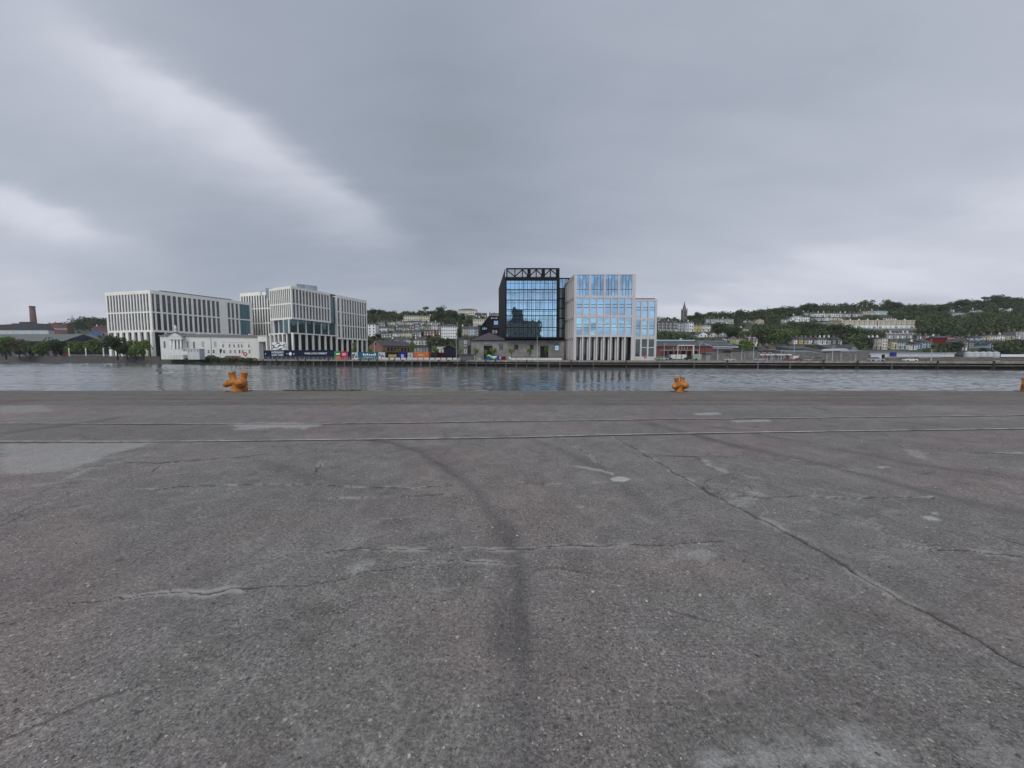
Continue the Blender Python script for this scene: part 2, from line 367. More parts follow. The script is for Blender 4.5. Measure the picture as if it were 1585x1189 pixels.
PALES = [  # pale mortar repairs: (polygon, amount)
    ([(0, 735), (60, 733), (110, 729), (150, 712), (190, 698), (240, 686), (130, 686), (0, 688)], 0.42),
    ([(944, 740), (958, 738), (977, 741), (966, 746), (948, 745)], 1.0),
    ([(1429, 801), (1442, 799), (1454, 806), (1437, 806)], 0.9), ([(1440, 795), (1450, 794), (1452, 798)], 0.7),
    ([(556, 848), (590, 847), (592, 851), (560, 853)], 0.6), ([(535, 878), (560, 868), (572, 874), (552, 886)], 0.5),
    ([(1058, 855), (1085, 848), (1112, 857), (1092, 868), (1064, 865)], 0.35),
    ([(1350, 722), (1375, 722), (1368, 726)], 0.8), ([(1120, 775), (1160, 767), (1180, 773), (1160, 780), (1132, 781)], 0.35),
    ([(1180, 770), (1185, 765), (1165, 764)], 0.5), ([(1408, 769), (1447, 767), (1440, 771)], 0.7), ([(1395, 695), (1425, 697), (1435, 712), (1415, 708)], 0.35),
    ([(1055, 1195), (1090, 1162), (1150, 1150), (1240, 1146), (1320, 1143), (1352, 1152), (1390, 1175), (1420, 1195)], 0.50),
    ([(1440, 1195), (1470, 1160), (1530, 1140), (1600, 1160), (1600, 1195)], 0.25),
    ([(355, 656), (400, 654), (470, 655), (505, 657), (470, 664), (430, 662), (370, 666)], 0.5),
    ([(1130, 651), (1190, 650), (1195, 653), (1140, 654)], 0.6), ([(1070, 640), (1110, 638), (1118, 642), (1080, 643)], 0.6),
    ([(0, 628), (60, 627), (90, 637), (0, 640)], 0.25), ([(885, 720), (930, 726), (952, 732), (948, 735), (900, 724)], 0.6),
    ([(1090, 712), (1112, 724), (1130, 732), (1120, 732), (1098, 720)], 0.55), ([(895, 783), (908, 782), (904, 786), (897, 786)], 0.6),
    ([(110, 735), (130, 729), (128, 735), (114, 738)], 0.4), ([(150, 721), (200, 714), (185, 718)], 0.45), ([(1530, 702), (1585, 700), (1585, 703)], 0.5)]
STAINS = [([(1328, 796), (1345, 794), (1360, 799), (1340, 804)], 0.55), ([(1040, 1125), (1200, 1100), (1420, 1110), (1585, 1130), (1600, 1170), (1400, 1150), (1200, 1150), (1050, 1160)], 0.20),
          ([(0, 655), (160, 655), (330, 662), (420, 668), (410, 679), (0, 680)], 0.24), ([(505, 658), (640, 662), (640, 672), (380, 676), (420, 664)], 0.12),
          ([(1380, 652), (1585, 648), (1700, 648), (1700, 661), (1380, 664)], 0.2), ([(180, 866), (192, 866), (190, 870)], 0.9), ([(388, 872), (398, 872), (394, 876)], 0.8),
          ([(789, 845), (797, 844), (799, 849), (791, 850)], 1.2), ([(560, 680), (592, 681), (578, 685)], 0.6), ([(1180, 600), (1300, 615), (1290, 612)], 0.3)]
def inpoly(PX, PY, poly):
    ins = np.zeros(PX.shape, bool); n = len(poly)
    for i in range(n):
        x1, y1 = poly[i]; x2, y2 = poly[(i+1) % n]
        c = ((y1 > PY) != (y2 > PY)) & (PX < (x2-x1)*(PY-y1)/(y2-y1+1e-12) + x1); ins ^= c
    return ins
def poly_field(PX, PY, pix, soft):
    P = GP(*pix); q = P+[P[0]]; xs = [p[0] for p in P]; ys = [p[1] for p in P]; m = 0.4
    out = np.zeros(PX.shape); sel = (PX > min(xs)-m) & (PX < max(xs)+m) & (PY > min(ys)-m) & (PY < max(ys)+m)
    if not sel.any(): return out
    x, y = PX[sel], PY[sel]; d = seg_dist(x, y, q); d = np.where(inpoly(x, y, P), d, -d)
    out[sel] = np.clip(0.5 + (d + (fnoise(x, y, 9, 77)-0.5)*soft*3)/soft, 0, 1); return out
def make_deck():
    t_in = np.arange(-1.42, 1.4201, 0.0029)
    tt = np.concatenate([[-40, -20, -9, -5, -3, -2.2, -1.8, -1.55], t_in, [1.55, 1.8, 2.2, 3, 5, 9, 20, 40]])
    q = np.concatenate([np.arange(820, 200, -1.7), np.arange(200, 53.8*1.0, -0.9)])
    Yr = EYE*F_PX/q; Yr = Yr[Yr < EDGE_Y-0.01]
    extra = np.array([COPE_Y-0.02, COPE_Y-0.005, COPE_Y+0.015, COPE_Y+0.03]); Yr = np.sort(np.concatenate([Yr, extra, [EDGE_Y]]))
    T, YY = np.meshgrid(tt, Yr); XX = T*YY
    nr, nc = XX.shape
    wx = XX + (fnoise(XX, YY, 2.3, 5)-0.5)*0.16 + (fnoise(XX, YY, 14, 8)-0.5)*0.045; wy = YY + (fnoise(XX, YY, 2.1, 25)-0.5)*0.16 + (fnoise(XX, YY, 13, 9)-0.5)*0.045
    crack = np.zeros(XX.shape); edge = np.zeros(XX.shape); track = np.zeros(XX.shape); pale = np.zeros(XX.shape); stain = np.zeros(XX.shape); H = np.zeros(XX.shape)
    for ci, (pts, hw, dep) in enumerate(CRACKS):
        ys = [p[1] for p in pts]; r = (Yr > min(ys)-0.6) & (Yr < max(ys)+0.6)
        d = seg_dist(wx[r], wy[r], pts); px = YY[r]/F_PX
        vary = 0.10 + 1.5*fnoise(XX[r], YY[r], 3.6, 31)**1.3*np.clip((fnoise(XX[r], YY[r], 1.1, 35)-0.22)*4, 0.15, 1)
        if ci == 0: vary = 0.75 + 0.5*fnoise(XX[r], YY[r], 3.6, 31)
        ww = hw*vary
        k_ = EYE/max(1.6, sum(ys)/len(ys)); d2 = seg_dist(wx[r], wy[r]*k_, [(a, b*k_) for a, b in pts])
        c = np.maximum(np.clip(1.5-d/ww, 0, 1), np.clip(1.35-d2/(px*0.75), 0, 1)*np.clip(ww*1.3/(px*0.75), 0.15, 1)*np.clip((fnoise(XX[r], YY[r], 0.9, 33)-0.30)*5, 0.12, 1)); crack[r] = np.maximum(crack[r], c)
        H[r] -= dep*np.clip(1.4-d/(ww*1.2), 0, 1); ww = np.maximum(ww, px*.5)
        edge[r] = np.maximum(edge[r], np.clip(1.6-d/(ww*2.0+0.008+0.022*fnoise(XX[r], YY[r], 6, 66)), 0, 1)*np.clip((fnoise(XX[r], YY[r], 3.6, 61)-0.52)*9, 0, 1))
    for pts, hw, amt in TRACKS:
        d = seg_dist(wx, wy, pts); f = np.exp(-(d/hw)**2)*(0.55+0.9*(fnoise(XX, YY, 1.3, 41)-0.2)); track = np.maximum(track, TRK_GAIN*amt*np.clip(f, 0, 1.2))
    for pix, amt in PALES: pale = np.maximum(pale, amt*poly_field(XX, YY, pix, 0.03 if amt > 0.55 else 0.10))
    for pix, amt in STAINS: stain = np.maximum(stain, amt*poly_field(XX, YY, pix, 0.03 if amt > 0.5 else 0.3))
    # coping: joints across and along
    cope = np.clip((YY-COPE_Y)/0.02, 0, 1)
    j = np.zeros(XX.shape)
    for yj in (COPE_Y, G(792, 619.5)[1], G(792, 612)[1]):
        d = np.abs(YY - yj - (vnoise(XX, YY*0, 0.35, 3)-0.5)*0.06); j = np.maximum(j, np.clip(1.3-d/np.maximum(0.018, YY/F_PX*0.8*YY/EYE*0.4), 0, 1)*(0.35+0.75*vnoise(XX, YY*0, 0.25, 12)))
    pl = np.clip(1-np.abs(YY-G(792, 612.8)[1])/0.05, 0, 1)*np.clip((vnoise(XX, YY*0, 0.2, 15)-0.30)*4, 0, 1) + np.clip(1-np.abs(YY-G(792, 626)[1])/0.05, 0, 1)*np.clip((vnoise(XX, YY*0, 0.3, 16)-0.45)*4, 0, 1)
    pale = np.maximum(pale, 0.7*pl)
    crack = np.maximum(crack, 0.7*j); H -= 0.006*j
    # broad unevenness
    H += (fnoise(XX, YY, 0.35, 51)-0.5)*0.02*np.clip((YY-1)/3, 0, 1) + pale*0.003
    moss = np.clip((YY-(EDGE_Y-0.9))/0.3, 0, 1)*np.clip((fnoise(XX, YY, 0.22, 71)-0.38)*5, 0, 1)*np.clip(1.3-np.abs(XX+5.5)/5.5, 0, 1)
    V = np.stack([XX, YY, H], -1).reshape(-1, 3)
    i = np.arange(nr*nc).reshape(nr, nc); Fq = np.stack([i[:-1, :-1], i[:-1, 1:], i[1:, 1:], i[1:, :-1]], -1).reshape(-1, 4)
    # outer apron behind and the quay wall in front
    m, t, b = newmat('worn_concrete'); p = t.pos()
    big = t.noise(p, 0.16, 4, 0.6, 0.4); mid = t.noise(p, 1.1, 5, 0.62, 0.3); sm = t.noise(p, 7.0, 5, 0.7); gr = t.noise(p, 60, 3, 0.8)
    tone = t.m('ADD', t.m('ADD', t.m('MULTIPLY', big, 0.45), t.m('MULTIPLY', mid, 0.35)), t.m('MULTIPLY', sm, 0.25))
    col = t.ramp(tone, [(0.32, (0.106, 0.098, 0.091)), (0.5, (0.148, 0.137, 0.128)), (0.68, (0.206, 0.191, 0.178))])
    hue = t.noise(p, 0.33, 3, 0.5, 0.6)
    col = t.mix(t.mapr(hue, 0.45, 0.62, 0, 0.8), col, t.mix(1.0, col, (1.06, 0.95, 0.975), 'MULTIPLY'))
    col = t.mix(t.mapr(hue, 0.52, 0.36, 0, 0.8), col, t.mix(1.0, col, (0.94, 1.0, 1.0), 'MULTIPLY'))
    # exposed aggregate: stones of two sizes
    expo = t.mapr(t.noise(p, 0.5, 4, 0.6), 0.38, 0.6, 0.25, 1.0)
    def stones(sc, amt, col, lo=0.30):
        vd = t.vor(p, sc); vc = t.vor(p, sc, 'Color'); sx = t.n.new('ShaderNodeSeparateColor'); t.l.new(vc, sx.inputs[0])
        inside = t.mapr(vd, lo, lo+0.13, 1, 0)
        sc_ = t.ramp(sx.outputs[0], [(0.0, (0.035, 0.033, 0.035)), (0.22, (0.075, 0.068, 0.07)), (0.3, (0.15, 0.14, 0.13)), (0.8, (0.20, 0.185, 0.17)), (0.93, (0.26, 0.25, 0.235)), (1.0, (0.48, 0.46, 0.43))])
        return t.mix(t.m('MULTIPLY', t.m('MULTIPLY', inside, t.m('GREATER_THAN', sx.outputs[1], 0.25)), t.m('MULTIPLY', expo, amt)), col, sc_), t.m('MULTIPLY', inside, expo)
    col, h1 = stones(105, 0.95, col); col, h2 = stones(52, 0.8, col, 0.26); col, h3 = stones(23, 0.45, col, 0.16)
    col = t.mix(0.55, col, t.mix(1.0, col, t.ramp(gr, [(0.25, 0.45), (0.75, 1.55)]), 'MULTIPLY'))
    wv = t.n.new('ShaderNodeVectorMath'); wv.operation = 'MULTIPLY_ADD'; nz = t.n.new('ShaderNodeTexNoise'); t.put(nz.inputs['Vector'], p); nz.inputs['Scale'].default_value = 1.3; nz.inputs['Detail'].default_value = 5
    t.l.new(nz.outputs['Color'], wv.inputs[0]); wv.inputs[1].default_value = (0.9, 0.9, 0); t.l.new(p, wv.inputs[2])
    ce = t.vor(wv.outputs[0], 0.55, 'Distance', 'DISTANCE_TO_EDGE'); ce2 = t.vor(wv.outputs[0], 1.7, 'Distance', 'DISTANCE_TO_EDGE')
    where = t.mapr(t.noise(p, 0.5, 3, 0.6), 0.46, 0.60, 0, 1)
    col = t.mix(t.m('MULTIPLY', t.m('MULTIPLY', t.mapr(ce, 0.0, 0.012, 0.75, 0), where), 0.9), col, (0.06, 0.055, 0.052))
    col = t.mix(t.m('MULTIPLY', t.mapr(ce2, 0.0, 0.02, 0.35, 0), t.mapr(hue, 0.4, 0.6, 1, 0)), col, (0.30, 0.285, 0.265))
    blot = t.noise(t.scale(p, (1, 0.8, 1)), 3.2, 6, 0.72, 0.5); col = t.mix(0.55, col, t.mix(1.0, col, t.ramp(blot, [(0.30, 0.62), (0.5, 1.0), (0.70, 1.38)]), 'MULTIPLY'))
    g2 = t.noise(p, 30, 6, 0.95); col = t.mix(0.85, col, t.mix(1.0, col, t.ramp(g2, [(0.36, 0.42), (0.5, 1.0), (0.64, 1.65)]), 'MULTIPLY'))
    fl = t.vor(p, 16, 'Color'); fs_ = t.n.new('ShaderNodeSeparateColor'); t.l.new(fl, fs_.inputs[0]); fd = t.vor(p, 16); col = t.mix(t.m('MULTIPLY', t.m('MULTIPLY', t.m('GREATER_THAN', fs_.outputs[0], 0.93), t.mapr(fd, 0.12, 0.2, 1, 0)), 0.8), col, (0.36, 0.34, 0.31))
    col = t.mix(t.m('MULTIPLY', t.m('MULTIPLY', t.m('LESS_THAN', fs_.outputs[0], 0.06), t.mapr(fd, 0.14, 0.24, 1, 0)), 0.75), col, (0.04, 0.038, 0.038))
    # shallow old scars and dark damp patches
    scar = t.mapr(t.noise(t.scale(p, (0.6, 1.6, 1)), 1.7, 6, 0.72, 0.8), 0.60, 0.66, 0, 0.30); col = t.mix(scar, col, (0.29, 0.28, 0.265))
    damp = t.mapr(t.noise(t.scale(p, (1.0, 0.7, 1)), 0.55, 5, 0.68, 0.7), 0.56, 0.68, 0, 0.28); col = t.mix(damp, col, t.mix(1.0, col, (0.55, 0.54, 0.55), 'MULTIPLY'))
    col = t.mix(t.attr('cope'), col, t.mix(1.0, col, t.ramp(t.noise(t.scale(p, (0.12, 1.2, 1)), 1.5, 5, 0.6), [(0.3, (0.62, 0.60, 0.56)), (0.7, (0.95, 0.93, 0.88))]), 'MULTIPLY'))
    trk = t.m('MULTIPLY', t.attr('track'), t.mapr(sm, 0.3, 0.7, 0.7, 1.3)); col = t.mix(trk, col, (0.035, 0.034, 0.036))
    col = t.mix(t.attr('stain'), col, (0.07, 0.062, 0.06))
    col = t.mix(t.m('MULTIPLY', t.attr('pale'), t.mapr(sm, 0.3, 0.65, 0.75, 1.1)), col, t.mix(1.0, (0.36, 0.365, 0.35), t.ramp(gr, [(0.3, 0.7), (0.7, 1.3)]), 'MULTIPLY'))
    col = t.mix(t.m('MULTIPLY', t.attr('edge'), 0.6), col, (0.34, 0.33, 0.31))
    col = t.mix(t.m('MULTIPLY', t.attr('crack'), 0.85), col, (0.028, 0.026, 0.026))
    col = t.mix(t.attr('moss'), col, (0.145, 0.145, 0.065))
    t.put(b.inputs['Base Color'], col); t.put(b.inputs['Roughness'], t.mapr(damp, 0, 0.3, 0.88, 0.66)); b.inputs['Specular IOR Level'].default_value = 0.35
    hh = t.m('ADD', t.m('ADD', t.m('MULTIPLY', h1, 0.5), t.m('MULTIPLY', h2, 0.9)), t.m('MULTIPLY', gr, 0.8))
    nb = t.bump(hh, 0.55, 0.006); nb = t.bump(sm, 0.5, 0.02, nb); t.l.new(nb, b.inputs['Normal'])
    me = fastmesh('quay_deck', V, Fq, [m], dict(crack=crack.ravel(), edge=edge.ravel(), track=track.ravel(), pale=pale.ravel(), stain=stain.ravel(), cope=cope.ravel(), moss=moss.ravel()), True)
    o = bpy.data.objects.new('quay_deck', me); COL.objects.link(o); tag(o, kind='structure')
    y0 = float(Yr[0]); a = MB()
    a.poly([(-900, y0, -0.0), (-900, -400, 0), (900, -400, 0), (900, y0, 0)][::1]); a.f[-1] = a.f[-1][::1]
    # triangles between the fan and the wide apron
    for sgn in (-1, 1):
        xa, xb = sgn*40*y0, sgn*40*EDGE_Y
        a.poly([(xa, y0, 0), (sgn*900, y0, 0), (sgn*900, EDGE_Y, 0), (xb, EDGE_Y, 0)])
    oa = a.build('quay_apron', [m]); tag(oa, kind='structure')
    wb = MB(); wb.box(WF, -900, 900, -EDGE_Y-0.0, -EDGE_Y+0.0, -3.5, -0.02); wb.v = [(x, EDGE_Y-0.02 if i % 8 in (0, 1, 4, 5) else EDGE_Y-0.6, z) for i, (x, y, z) in enumerate(wb.v)]
    ow = wb.build('quay_wall', [CONC]); tag(ow, kind='structure')
    return m
DECK_MAT = make_deck()

# moss cushions on the coping edge
def quads(C, size, r, flat=0.0):
    n = len(C); a = r.normal(size=(n, 3)); a /= np.linalg.norm(a, axis=1)[:, None]; b = r.normal(size=(n, 3)); b[:, 2] *= (1-flat); b = np.cross(a, b); b /= np.linalg.norm(b, axis=1)[:, None]+1e-9
    s = size*(0.6+0.8*r.random((n, 1))); a = a*s; b = b*s
    V = np.stack([C-a-b, C+a-b, C+a+b, C-a+b], 1).reshape(-1, 3); return V, np.arange(n*4).reshape(-1, 4)
MOSS = paint((0.17, 0.165, 0.07), 0.95, 0.4, 3.0, name='moss')
n = 5000; cx = RN.uniform(-10.5, -0.3, n); keep = fnoise(cx, cx*0, 0.5, 91) > 0.42; cx = cx[keep]
C = np.stack([cx, EDGE_Y-0.03-np.abs(RN.normal(size=len(cx)))*0.10, np.abs(RN.normal(size=len(cx)))*0.018], 1)
V, Fq = quads(C, 0.020, RN); o = bpy.data.objects.new('moss', fastmesh('moss', V, Fq, [MOSS])); COL.objects.link(o)
tag(o, 'green moss growing along the edge of the concrete quay', 'moss', kind='stuff')
# loose chips of stone on the deck
n = 1500; yy = 1.35+RN.random(n)**1.7*9; xx = RN.uniform(-1.45, 1.45, n)*yy; s = 0.0025+RN.random(n)**3*0.006
base = np.array([[-1, -1, 0], [1, -1, 0], [1, 1, 0], [-1, 1, 0], [-.6, -.7, 1], [.7, -.6, 1], [.6, .7, 1], [-.7, .6, 1]], float)
Vs = base[None]*s[:, None, None]*RN.uniform(0.6, 1.3, (n, 8, 1)); an = RN.uniform(0, 6.28, n); ca, sa = np.cos(an)[:, None], np.sin(an)[:, None]
Vs = np.stack([Vs[..., 0]*ca-Vs[..., 1]*sa + xx[:, None], Vs[..., 0]*sa+Vs[..., 1]*ca + yy[:, None], Vs[..., 2]*0.8+0.002], -1).reshape(-1, 3)
fq = np.array([[4, 5, 6, 7], [0, 1, 5, 4], [1, 2, 6, 5], [2, 3, 7, 6], [3, 0, 4, 7]]); Fs = (np.arange(n)[:, None, None]*8+fq[None]).reshape(-1, 4)
m, t, b = newmat('stone_chips'); geo = t.n.new('ShaderNodeNewGeometry'); t.put(b.inputs['Base Color'], t.ramp(geo.outputs['Random Per Island'], [(0, (0.07, 0.065, 0.065)), (0.5, (0.16, 0.15, 0.14)), (0.8, (0.25, 0.24, 0.22)), (1, (0.5, 0.47, 0.42))])); b.inputs['Roughness'].default_value = 0.85
o = bpy.data.objects.new('gravel', fastmesh('gravel', Vs, Fs, [m])); COL.objects.link(o); tag(o, 'loose stone chips scattered over the concrete deck', 'gravel', kind='stuff')

# crane rails set in the deck
RAILM = paint((0.36, 0.345, 0.33), 0.6, 0.5, 1.2, metallic=0.3, name='worn_rail_steel')
GROOVE = paint((0.06, 0.055, 0.05), 0.9, 0.3, 3.0, name='groove_dirt')
def strip(mb, pts, o0, o1, z0, z1, mi=0):
    P = [Vector((p[0], p[1])) for p in pts]; L, Rr = [], []
    for i, p in enumerate(P):
        d = (P[min(i+1, len(P)-1)]-P[max(0, i-1)]).normalized(); nn = Vector((-d.y, d.x)); L.append(p+nn*o1); Rr.append(p+nn*o0)
    for i in range(len(P)-1):
        mb.poly([(Rr[i].x, Rr[i].y, z1), (Rr[i+1].x, Rr[i+1].y, z1), (L[i+1].x, L[i+1].y, z1), (L[i].x, L[i].y, z1)], mi)
        mb.poly([(Rr[i].x, Rr[i].y, z0), (Rr[i+1].x, Rr[i+1].y, z0), (Rr[i+1].x, Rr[i+1].y, z1), (Rr[i].x, Rr[i].y, z1)], mi)
        mb.poly([(L[i].x, L[i].y, z1), (L[i+1].x, L[i+1].y, z1), (L[i+1].x, L[i+1].y, z0), (L[i].x, L[i].y, z0)], mi)
def bez(pts, n=60):
    out = []
    for i in range(n+1):
        t_ = i/n*(len(pts)-1); k_ = min(int(t_), len(pts)-2); f = t_-k_; p0 = pts[max(k_-1, 0)]; p1 = pts[k_]; p2 = pts[k_+1]; p3 = pts[min(k_+2, len(pts)-1)]
        out.append(tuple(0.5*((2*p1[j])+(-p0[j]+p2[j])*f+(2*p0[j]-5*p1[j]+4*p2[j]-p3[j])*f*f+(-p0[j]+3*p1[j]-3*p2[j]+p3[j])*f**3) for j in (0, 1)))
    return out
for pix, lab, wd in (([(-600, 682.5), (0, 682.8), (250, 682.8), (485, 680.4), (785, 676.5), (1053, 670.5), (1585, 663), (2300, 653)], 'bright worn rail set flush in the deck, nearer of the pair', 0.060),
                     ([(-600, 654), (0, 655), (500, 655.4), (785, 651.6), (1100, 648), (1585, 642.5), (2300, 634)], 'dull rail set flush in the deck, farther of the pair', 0.045)):
    pts = bez([G(u, v, 0.014) for u, v in pix]); r_ = thing('crane_rail', lab, 'rail', (0, G(792, pix[4][1])[1], 0), 'crane rails set in the quay')
    a = MB(); strip(a, pts, -wd/2, wd/2, -0.02, 0.014); a.build('railhead', [RAILM], r_)
    a = MB(); strip(a, pts, -wd/2-0.035, -wd/2-0.002, -0.02, 0.0105); a.build('flange_groove', [GROOVE], r_)

# ------------------------------------------------------------------ water
WZ = -2.0
def make_water():
    m, t, b = newmat('river_water'); p = t.pos()
    b.inputs['Base Color'].default_value = (0.085, 0.100, 0.108, 1); b.inputs['IOR'].default_value = 2.0; b.inputs['Roughness'].default_value = 0.07
    ps = t.scale(p, (1, 0.55, 1)); pl = t.scale(p, (0.25, 1.0, 1))
    a_ = t.noise(ps, 1.9, 4, 0.6, 0.3); c_ = t.noise(pl, 0.5, 3, 0.5, 0.4); d_ = t.noise(ps, 6.5, 3, 0.6)
    calm = t.noise(t.scale(p, (0.35, 1.3, 1)), 0.045, 4, 0.6, 0.5)
    sx = t.n.new('ShaderNodeSeparateXYZ'); t.l.new(p, sx.inputs[0]); ax = t.m('ADD', t.m('DIVIDE', sx.outputs[0], t.m('MAXIMUM', sx.outputs[1], 30.0)), t.m('MULTIPLY', t.m('SUBTRACT', calm, 0.5), 0.55))
    wind = t.m('MAXIMUM', t.mapr(ax, 0.24, 0.42, 0, 1, True), t.mapr(ax, -0.75, -1.05, 0, 1, True))      # the breeze ruffles both ends of the reach, the middle lies in the lee
    st = t.m('ADD', t.mapr(calm, 0.38, 0.62, 0.15, 0.75, True), t.m('MULTIPLY', wind, 0.4))
    h = t.m('ADD', t.m('MULTIPLY', a_, 0.5), t.m('ADD', t.m('MULTIPLY', c_, 0.9), t.m('MULTIPLY', d_, 0.16)))
    nb = t.bump(h, t.m('MULTIPLY', st, 0.45), 0.12); t.l.new(nb, b.inputs['Normal'])
    t.put(b.inputs['Roughness'], t.m('ADD', t.mapr(calm, 0.35, 0.65, 0.05, 0.12), t.m('MULTIPLY', wind, 0.06)))
    # the reach in view carries real ripples; flat water all round
    tt = np.arange(-1.62, 1.6201, 0.0048); yr = [24.0]
    while yr[-1] < 300: yr.append(yr[-1] + max(0.20, 0.0036*yr[-1]))
    T, YY = np.meshgrid(tt, np.array(yr)); XX = T*YY; nr, nc = XX.shape
    ax = T + (fnoise(XX*.5, YY, 0.03, 201)-0.5)*0.5
    wnd = np.clip((ax-0.24)/0.2, 0, 1) + np.clip((-0.72-ax)/0.3, 0, 1); calm_ = fnoise(XX*.35, YY*1.2, 0.06, 205)
    amp = (0.034 + 0.04*np.clip((calm_-0.42)*6, 0, 1) + 0.055*wnd*np.clip((calm_-0.25)*5, 0.3, 1))
    H = (fnoise(XX*.7, YY, 0.8, 211, 2)-0.5)*1.3 + (vnoise(XX*.8, YY, 2.0, 217)-0.5)*0.8
    V = np.stack([XX, YY, WZ+amp*H], -1).reshape(-1, 3); i = np.arange(nr*nc).reshape(nr, nc)
    V2 = np.array([(-2500, 15, WZ-.16), (2500, 15, WZ-.16), (2500, 1500, WZ-.16), (-2500, 1500, WZ-.16)], float)
    Fq = np.concatenate([np.stack([i[:-1, :-1], i[:-1, 1:], i[1:, 1:], i[1:, :-1]], -1).reshape(-1, 4), np.array([[0, 1, 2, 3]])+nr*nc])
    o = bpy.data.objects.new('water', fastmesh('water', np.concatenate([V, V2]), Fq, [m], None, True)); COL.objects.link(o); tag(o, kind='structure')
make_water()

# ------------------------------------------------------------------ orange double bollards
def rust():
    m, t, b = newmat('orange_bollard_paint'); tcn = t.n.new('ShaderNodeTexCoord').outputs['Object']
    f = t.noise(tcn, 5, 6, 0.65, 0.3); g = t.noise(tcn, 22, 5, 0.7)
    col = t.ramp(f, [(0.25, (0.30, 0.088, 0.007)), (0.5, (0.45, 0.155, 0.010)), (0.75, (0.52, 0.215, 0.03))])
    chip = t.mapr(t.m('ADD', t.m('MULTIPLY', f, 0.5), t.m('MULTIPLY', g, 0.5)), 0.51, 0.58, 0, 1); col = t.mix(t.m('MULTIPLY', chip, 0.85), col, (0.11, 0.035, 0.014))
    t.put(b.inputs['Base Color'], col); t.put(b.inputs['Roughness'], t.mapr(chip, 0, 1, 0.42, 0.85)); t.put(b.inputs['Normal'], t.bump(g, 0.4, 0.01)); return m
ORANGE = rust()
def make_bollard():
    r_ = thing('mooring_bollard', 'taller orange double bollard with two upright horns on the quay edge', 'bollard', (0, 0, 0), 'orange mooring bollards along the quay edge')
    b = MB()
    b.tube([(-.06, 0, -.05), (-.06, 0, 0.0), (-.05, 0, .10), (-.03, 0, .26), (0, 0, .42), (0, 0, .55)], (.28, .255, .225, .215, .23, .22), 24)          # barrel
    b.tube([(.16, .0, -.05), (.16, .0, .0), (.14, 0, .3), (.10, 0, .45)], (.20, .20, .19, .2), 20)
    for s in (-1, 1):
        b.tube([(s*.10, 0, .36), (s*.18, 0, .52), (s*.225, 0, .66), (s*.255, 0, .80), (s*.265, 0, .875)], (.18, .145, .118, .124, .145), 20)
    b.tube([(-.10, 0, .42), (-.28, -.02, .42), (-.44, -.04, .36), (-.54, -.05, .29), (-.585, -.05, .255)], (.21, .185, .15, .115, .06), 20)             # left nose
    b.tube([(.12, 0, .44), (.20, -.16, .42), (.27, -.30, .37), (.30, -.38, .32)], (.23, .235, .20, .10), 20)                                     # nose to the viewer
    o = b.build('casting', [ORANGE], r_)
    rm = o.modifiers.new('fuse', 'REMESH'); rm.mode = 'VOXEL'; rm.voxel_size = 0.013; rm.use_smooth_shade = True
    sm = o.modifiers.new('smooth', 'SMOOTH'); sm.iterations = 2; sm.factor = 0.5
    for s in (-1, 1):
        c = MB(); c.tube([(s*.262, 0, .872), (s*.268, 0, .90)], (  .138, .128), 24); q = c.build('horn_cap', [ORANGE], r_); q.data.polygons.foreach_set('use_smooth', [False]*len(q.data.polygons))
    b = MB(); b.box(WF, -.40, .40, -.32, .30, -.02, .02); b.build('base_plate', [paint((0.16, 0.07, 0.03), .8, .3, 5, name='rusty_plate')], r_)
    for sx in (-.34, .34):
        for sy in (-.24, .26): MB().tube([(sx, sy, .01), (sx, sy, .05)], .035, 6).build('bolt', [paint((0.12, 0.06, 0.03), .8, .3, 5)], r_)
    return r_
bol = make_bollard()
bx, by = G(370, 606); bol.location = (bx, by, 0); bol.scale = (1.08, 1.0, 0.97)
# the copies are made at the origin frame of the prototype: parts are local to the bollard
def place(rt, loc): rt.location = loc
bx, by = G(1051, 606.6); dup(bol, (bx, by, 0), R(28), (0.76, 0.76, 0.72), 'smaller rust-streaked orange double bollard, the one across from the right of the glass tower')
bx, by = G(1589, 606.0); dup(bol, (bx+0.05, by, 0), R(75), (0.74, 0.74, 0.66), 'dark rusty orange bollard cut by the frame at the far right end of the quay')

# ------------------------------------------------------------------ far bank: ground and hills
SHORE = [(-2500, 900), (-900, 450), (-335, 255), (-172, 188), (-88, 157), (-21, 139), (21, 123), (60, 116), (109, 106), (133, 101), (220, 88), (400, 76), (2500, 60)]
def shoreY(a):
    for (x1, y1), (x2, y2) in zip(SHORE, SHORE[1:]):
        d = (x2-x1) - a*(y2-y1)
        if abs(d) < 1e-9: continue
        k_ = (a*y1-x1)/d
        if -1e-6 <= k_ <= 1+1e-6: return y1+k_*(y2-y1)
    return 60.0
def interp(x, xs, ys): return float(np.interp(x, xs, ys))
CR_U = [-1200, -400, 0, 100, 118, 130, 160, 200, 260, 560, 620, 680, 735, 770, 1020, 1060, 1100, 1140, 1190, 1260, 1340, 1400, 1450, 1490, 1540, 1585, 1900, 2600]
CR_V = [525, 520, 507, 505, 500, 496, 497, 500, 500, 487, 488, 486, 488, 492, 498, 496, 492, 491, 487, 480, 477, 479, 480, 474, 469, 470, 468, 500]
def foot(u): return interp(u, [-400, 0, 260, 560, 800, 1020, 1300, 1585, 2200], [430, 430, 420, 265, 250, 245, 228, 215, 215])
def crestY(u): return interp(u, [-400, 0, 260, 560, 800, 1020, 1300, 1585, 2200], [900, 850, 800, 500, 480, 470, 480, 500, 500])
def hill(u, s):                              # s 0..1 from the foot to the crest
    Yf, Yc = foot(u), crestY(u); zc = Z(interp(u, CR_U, CR_V), Yc); Y = Yf + s*(Yc-Yf)
    return Y, zc*(s**1.06)
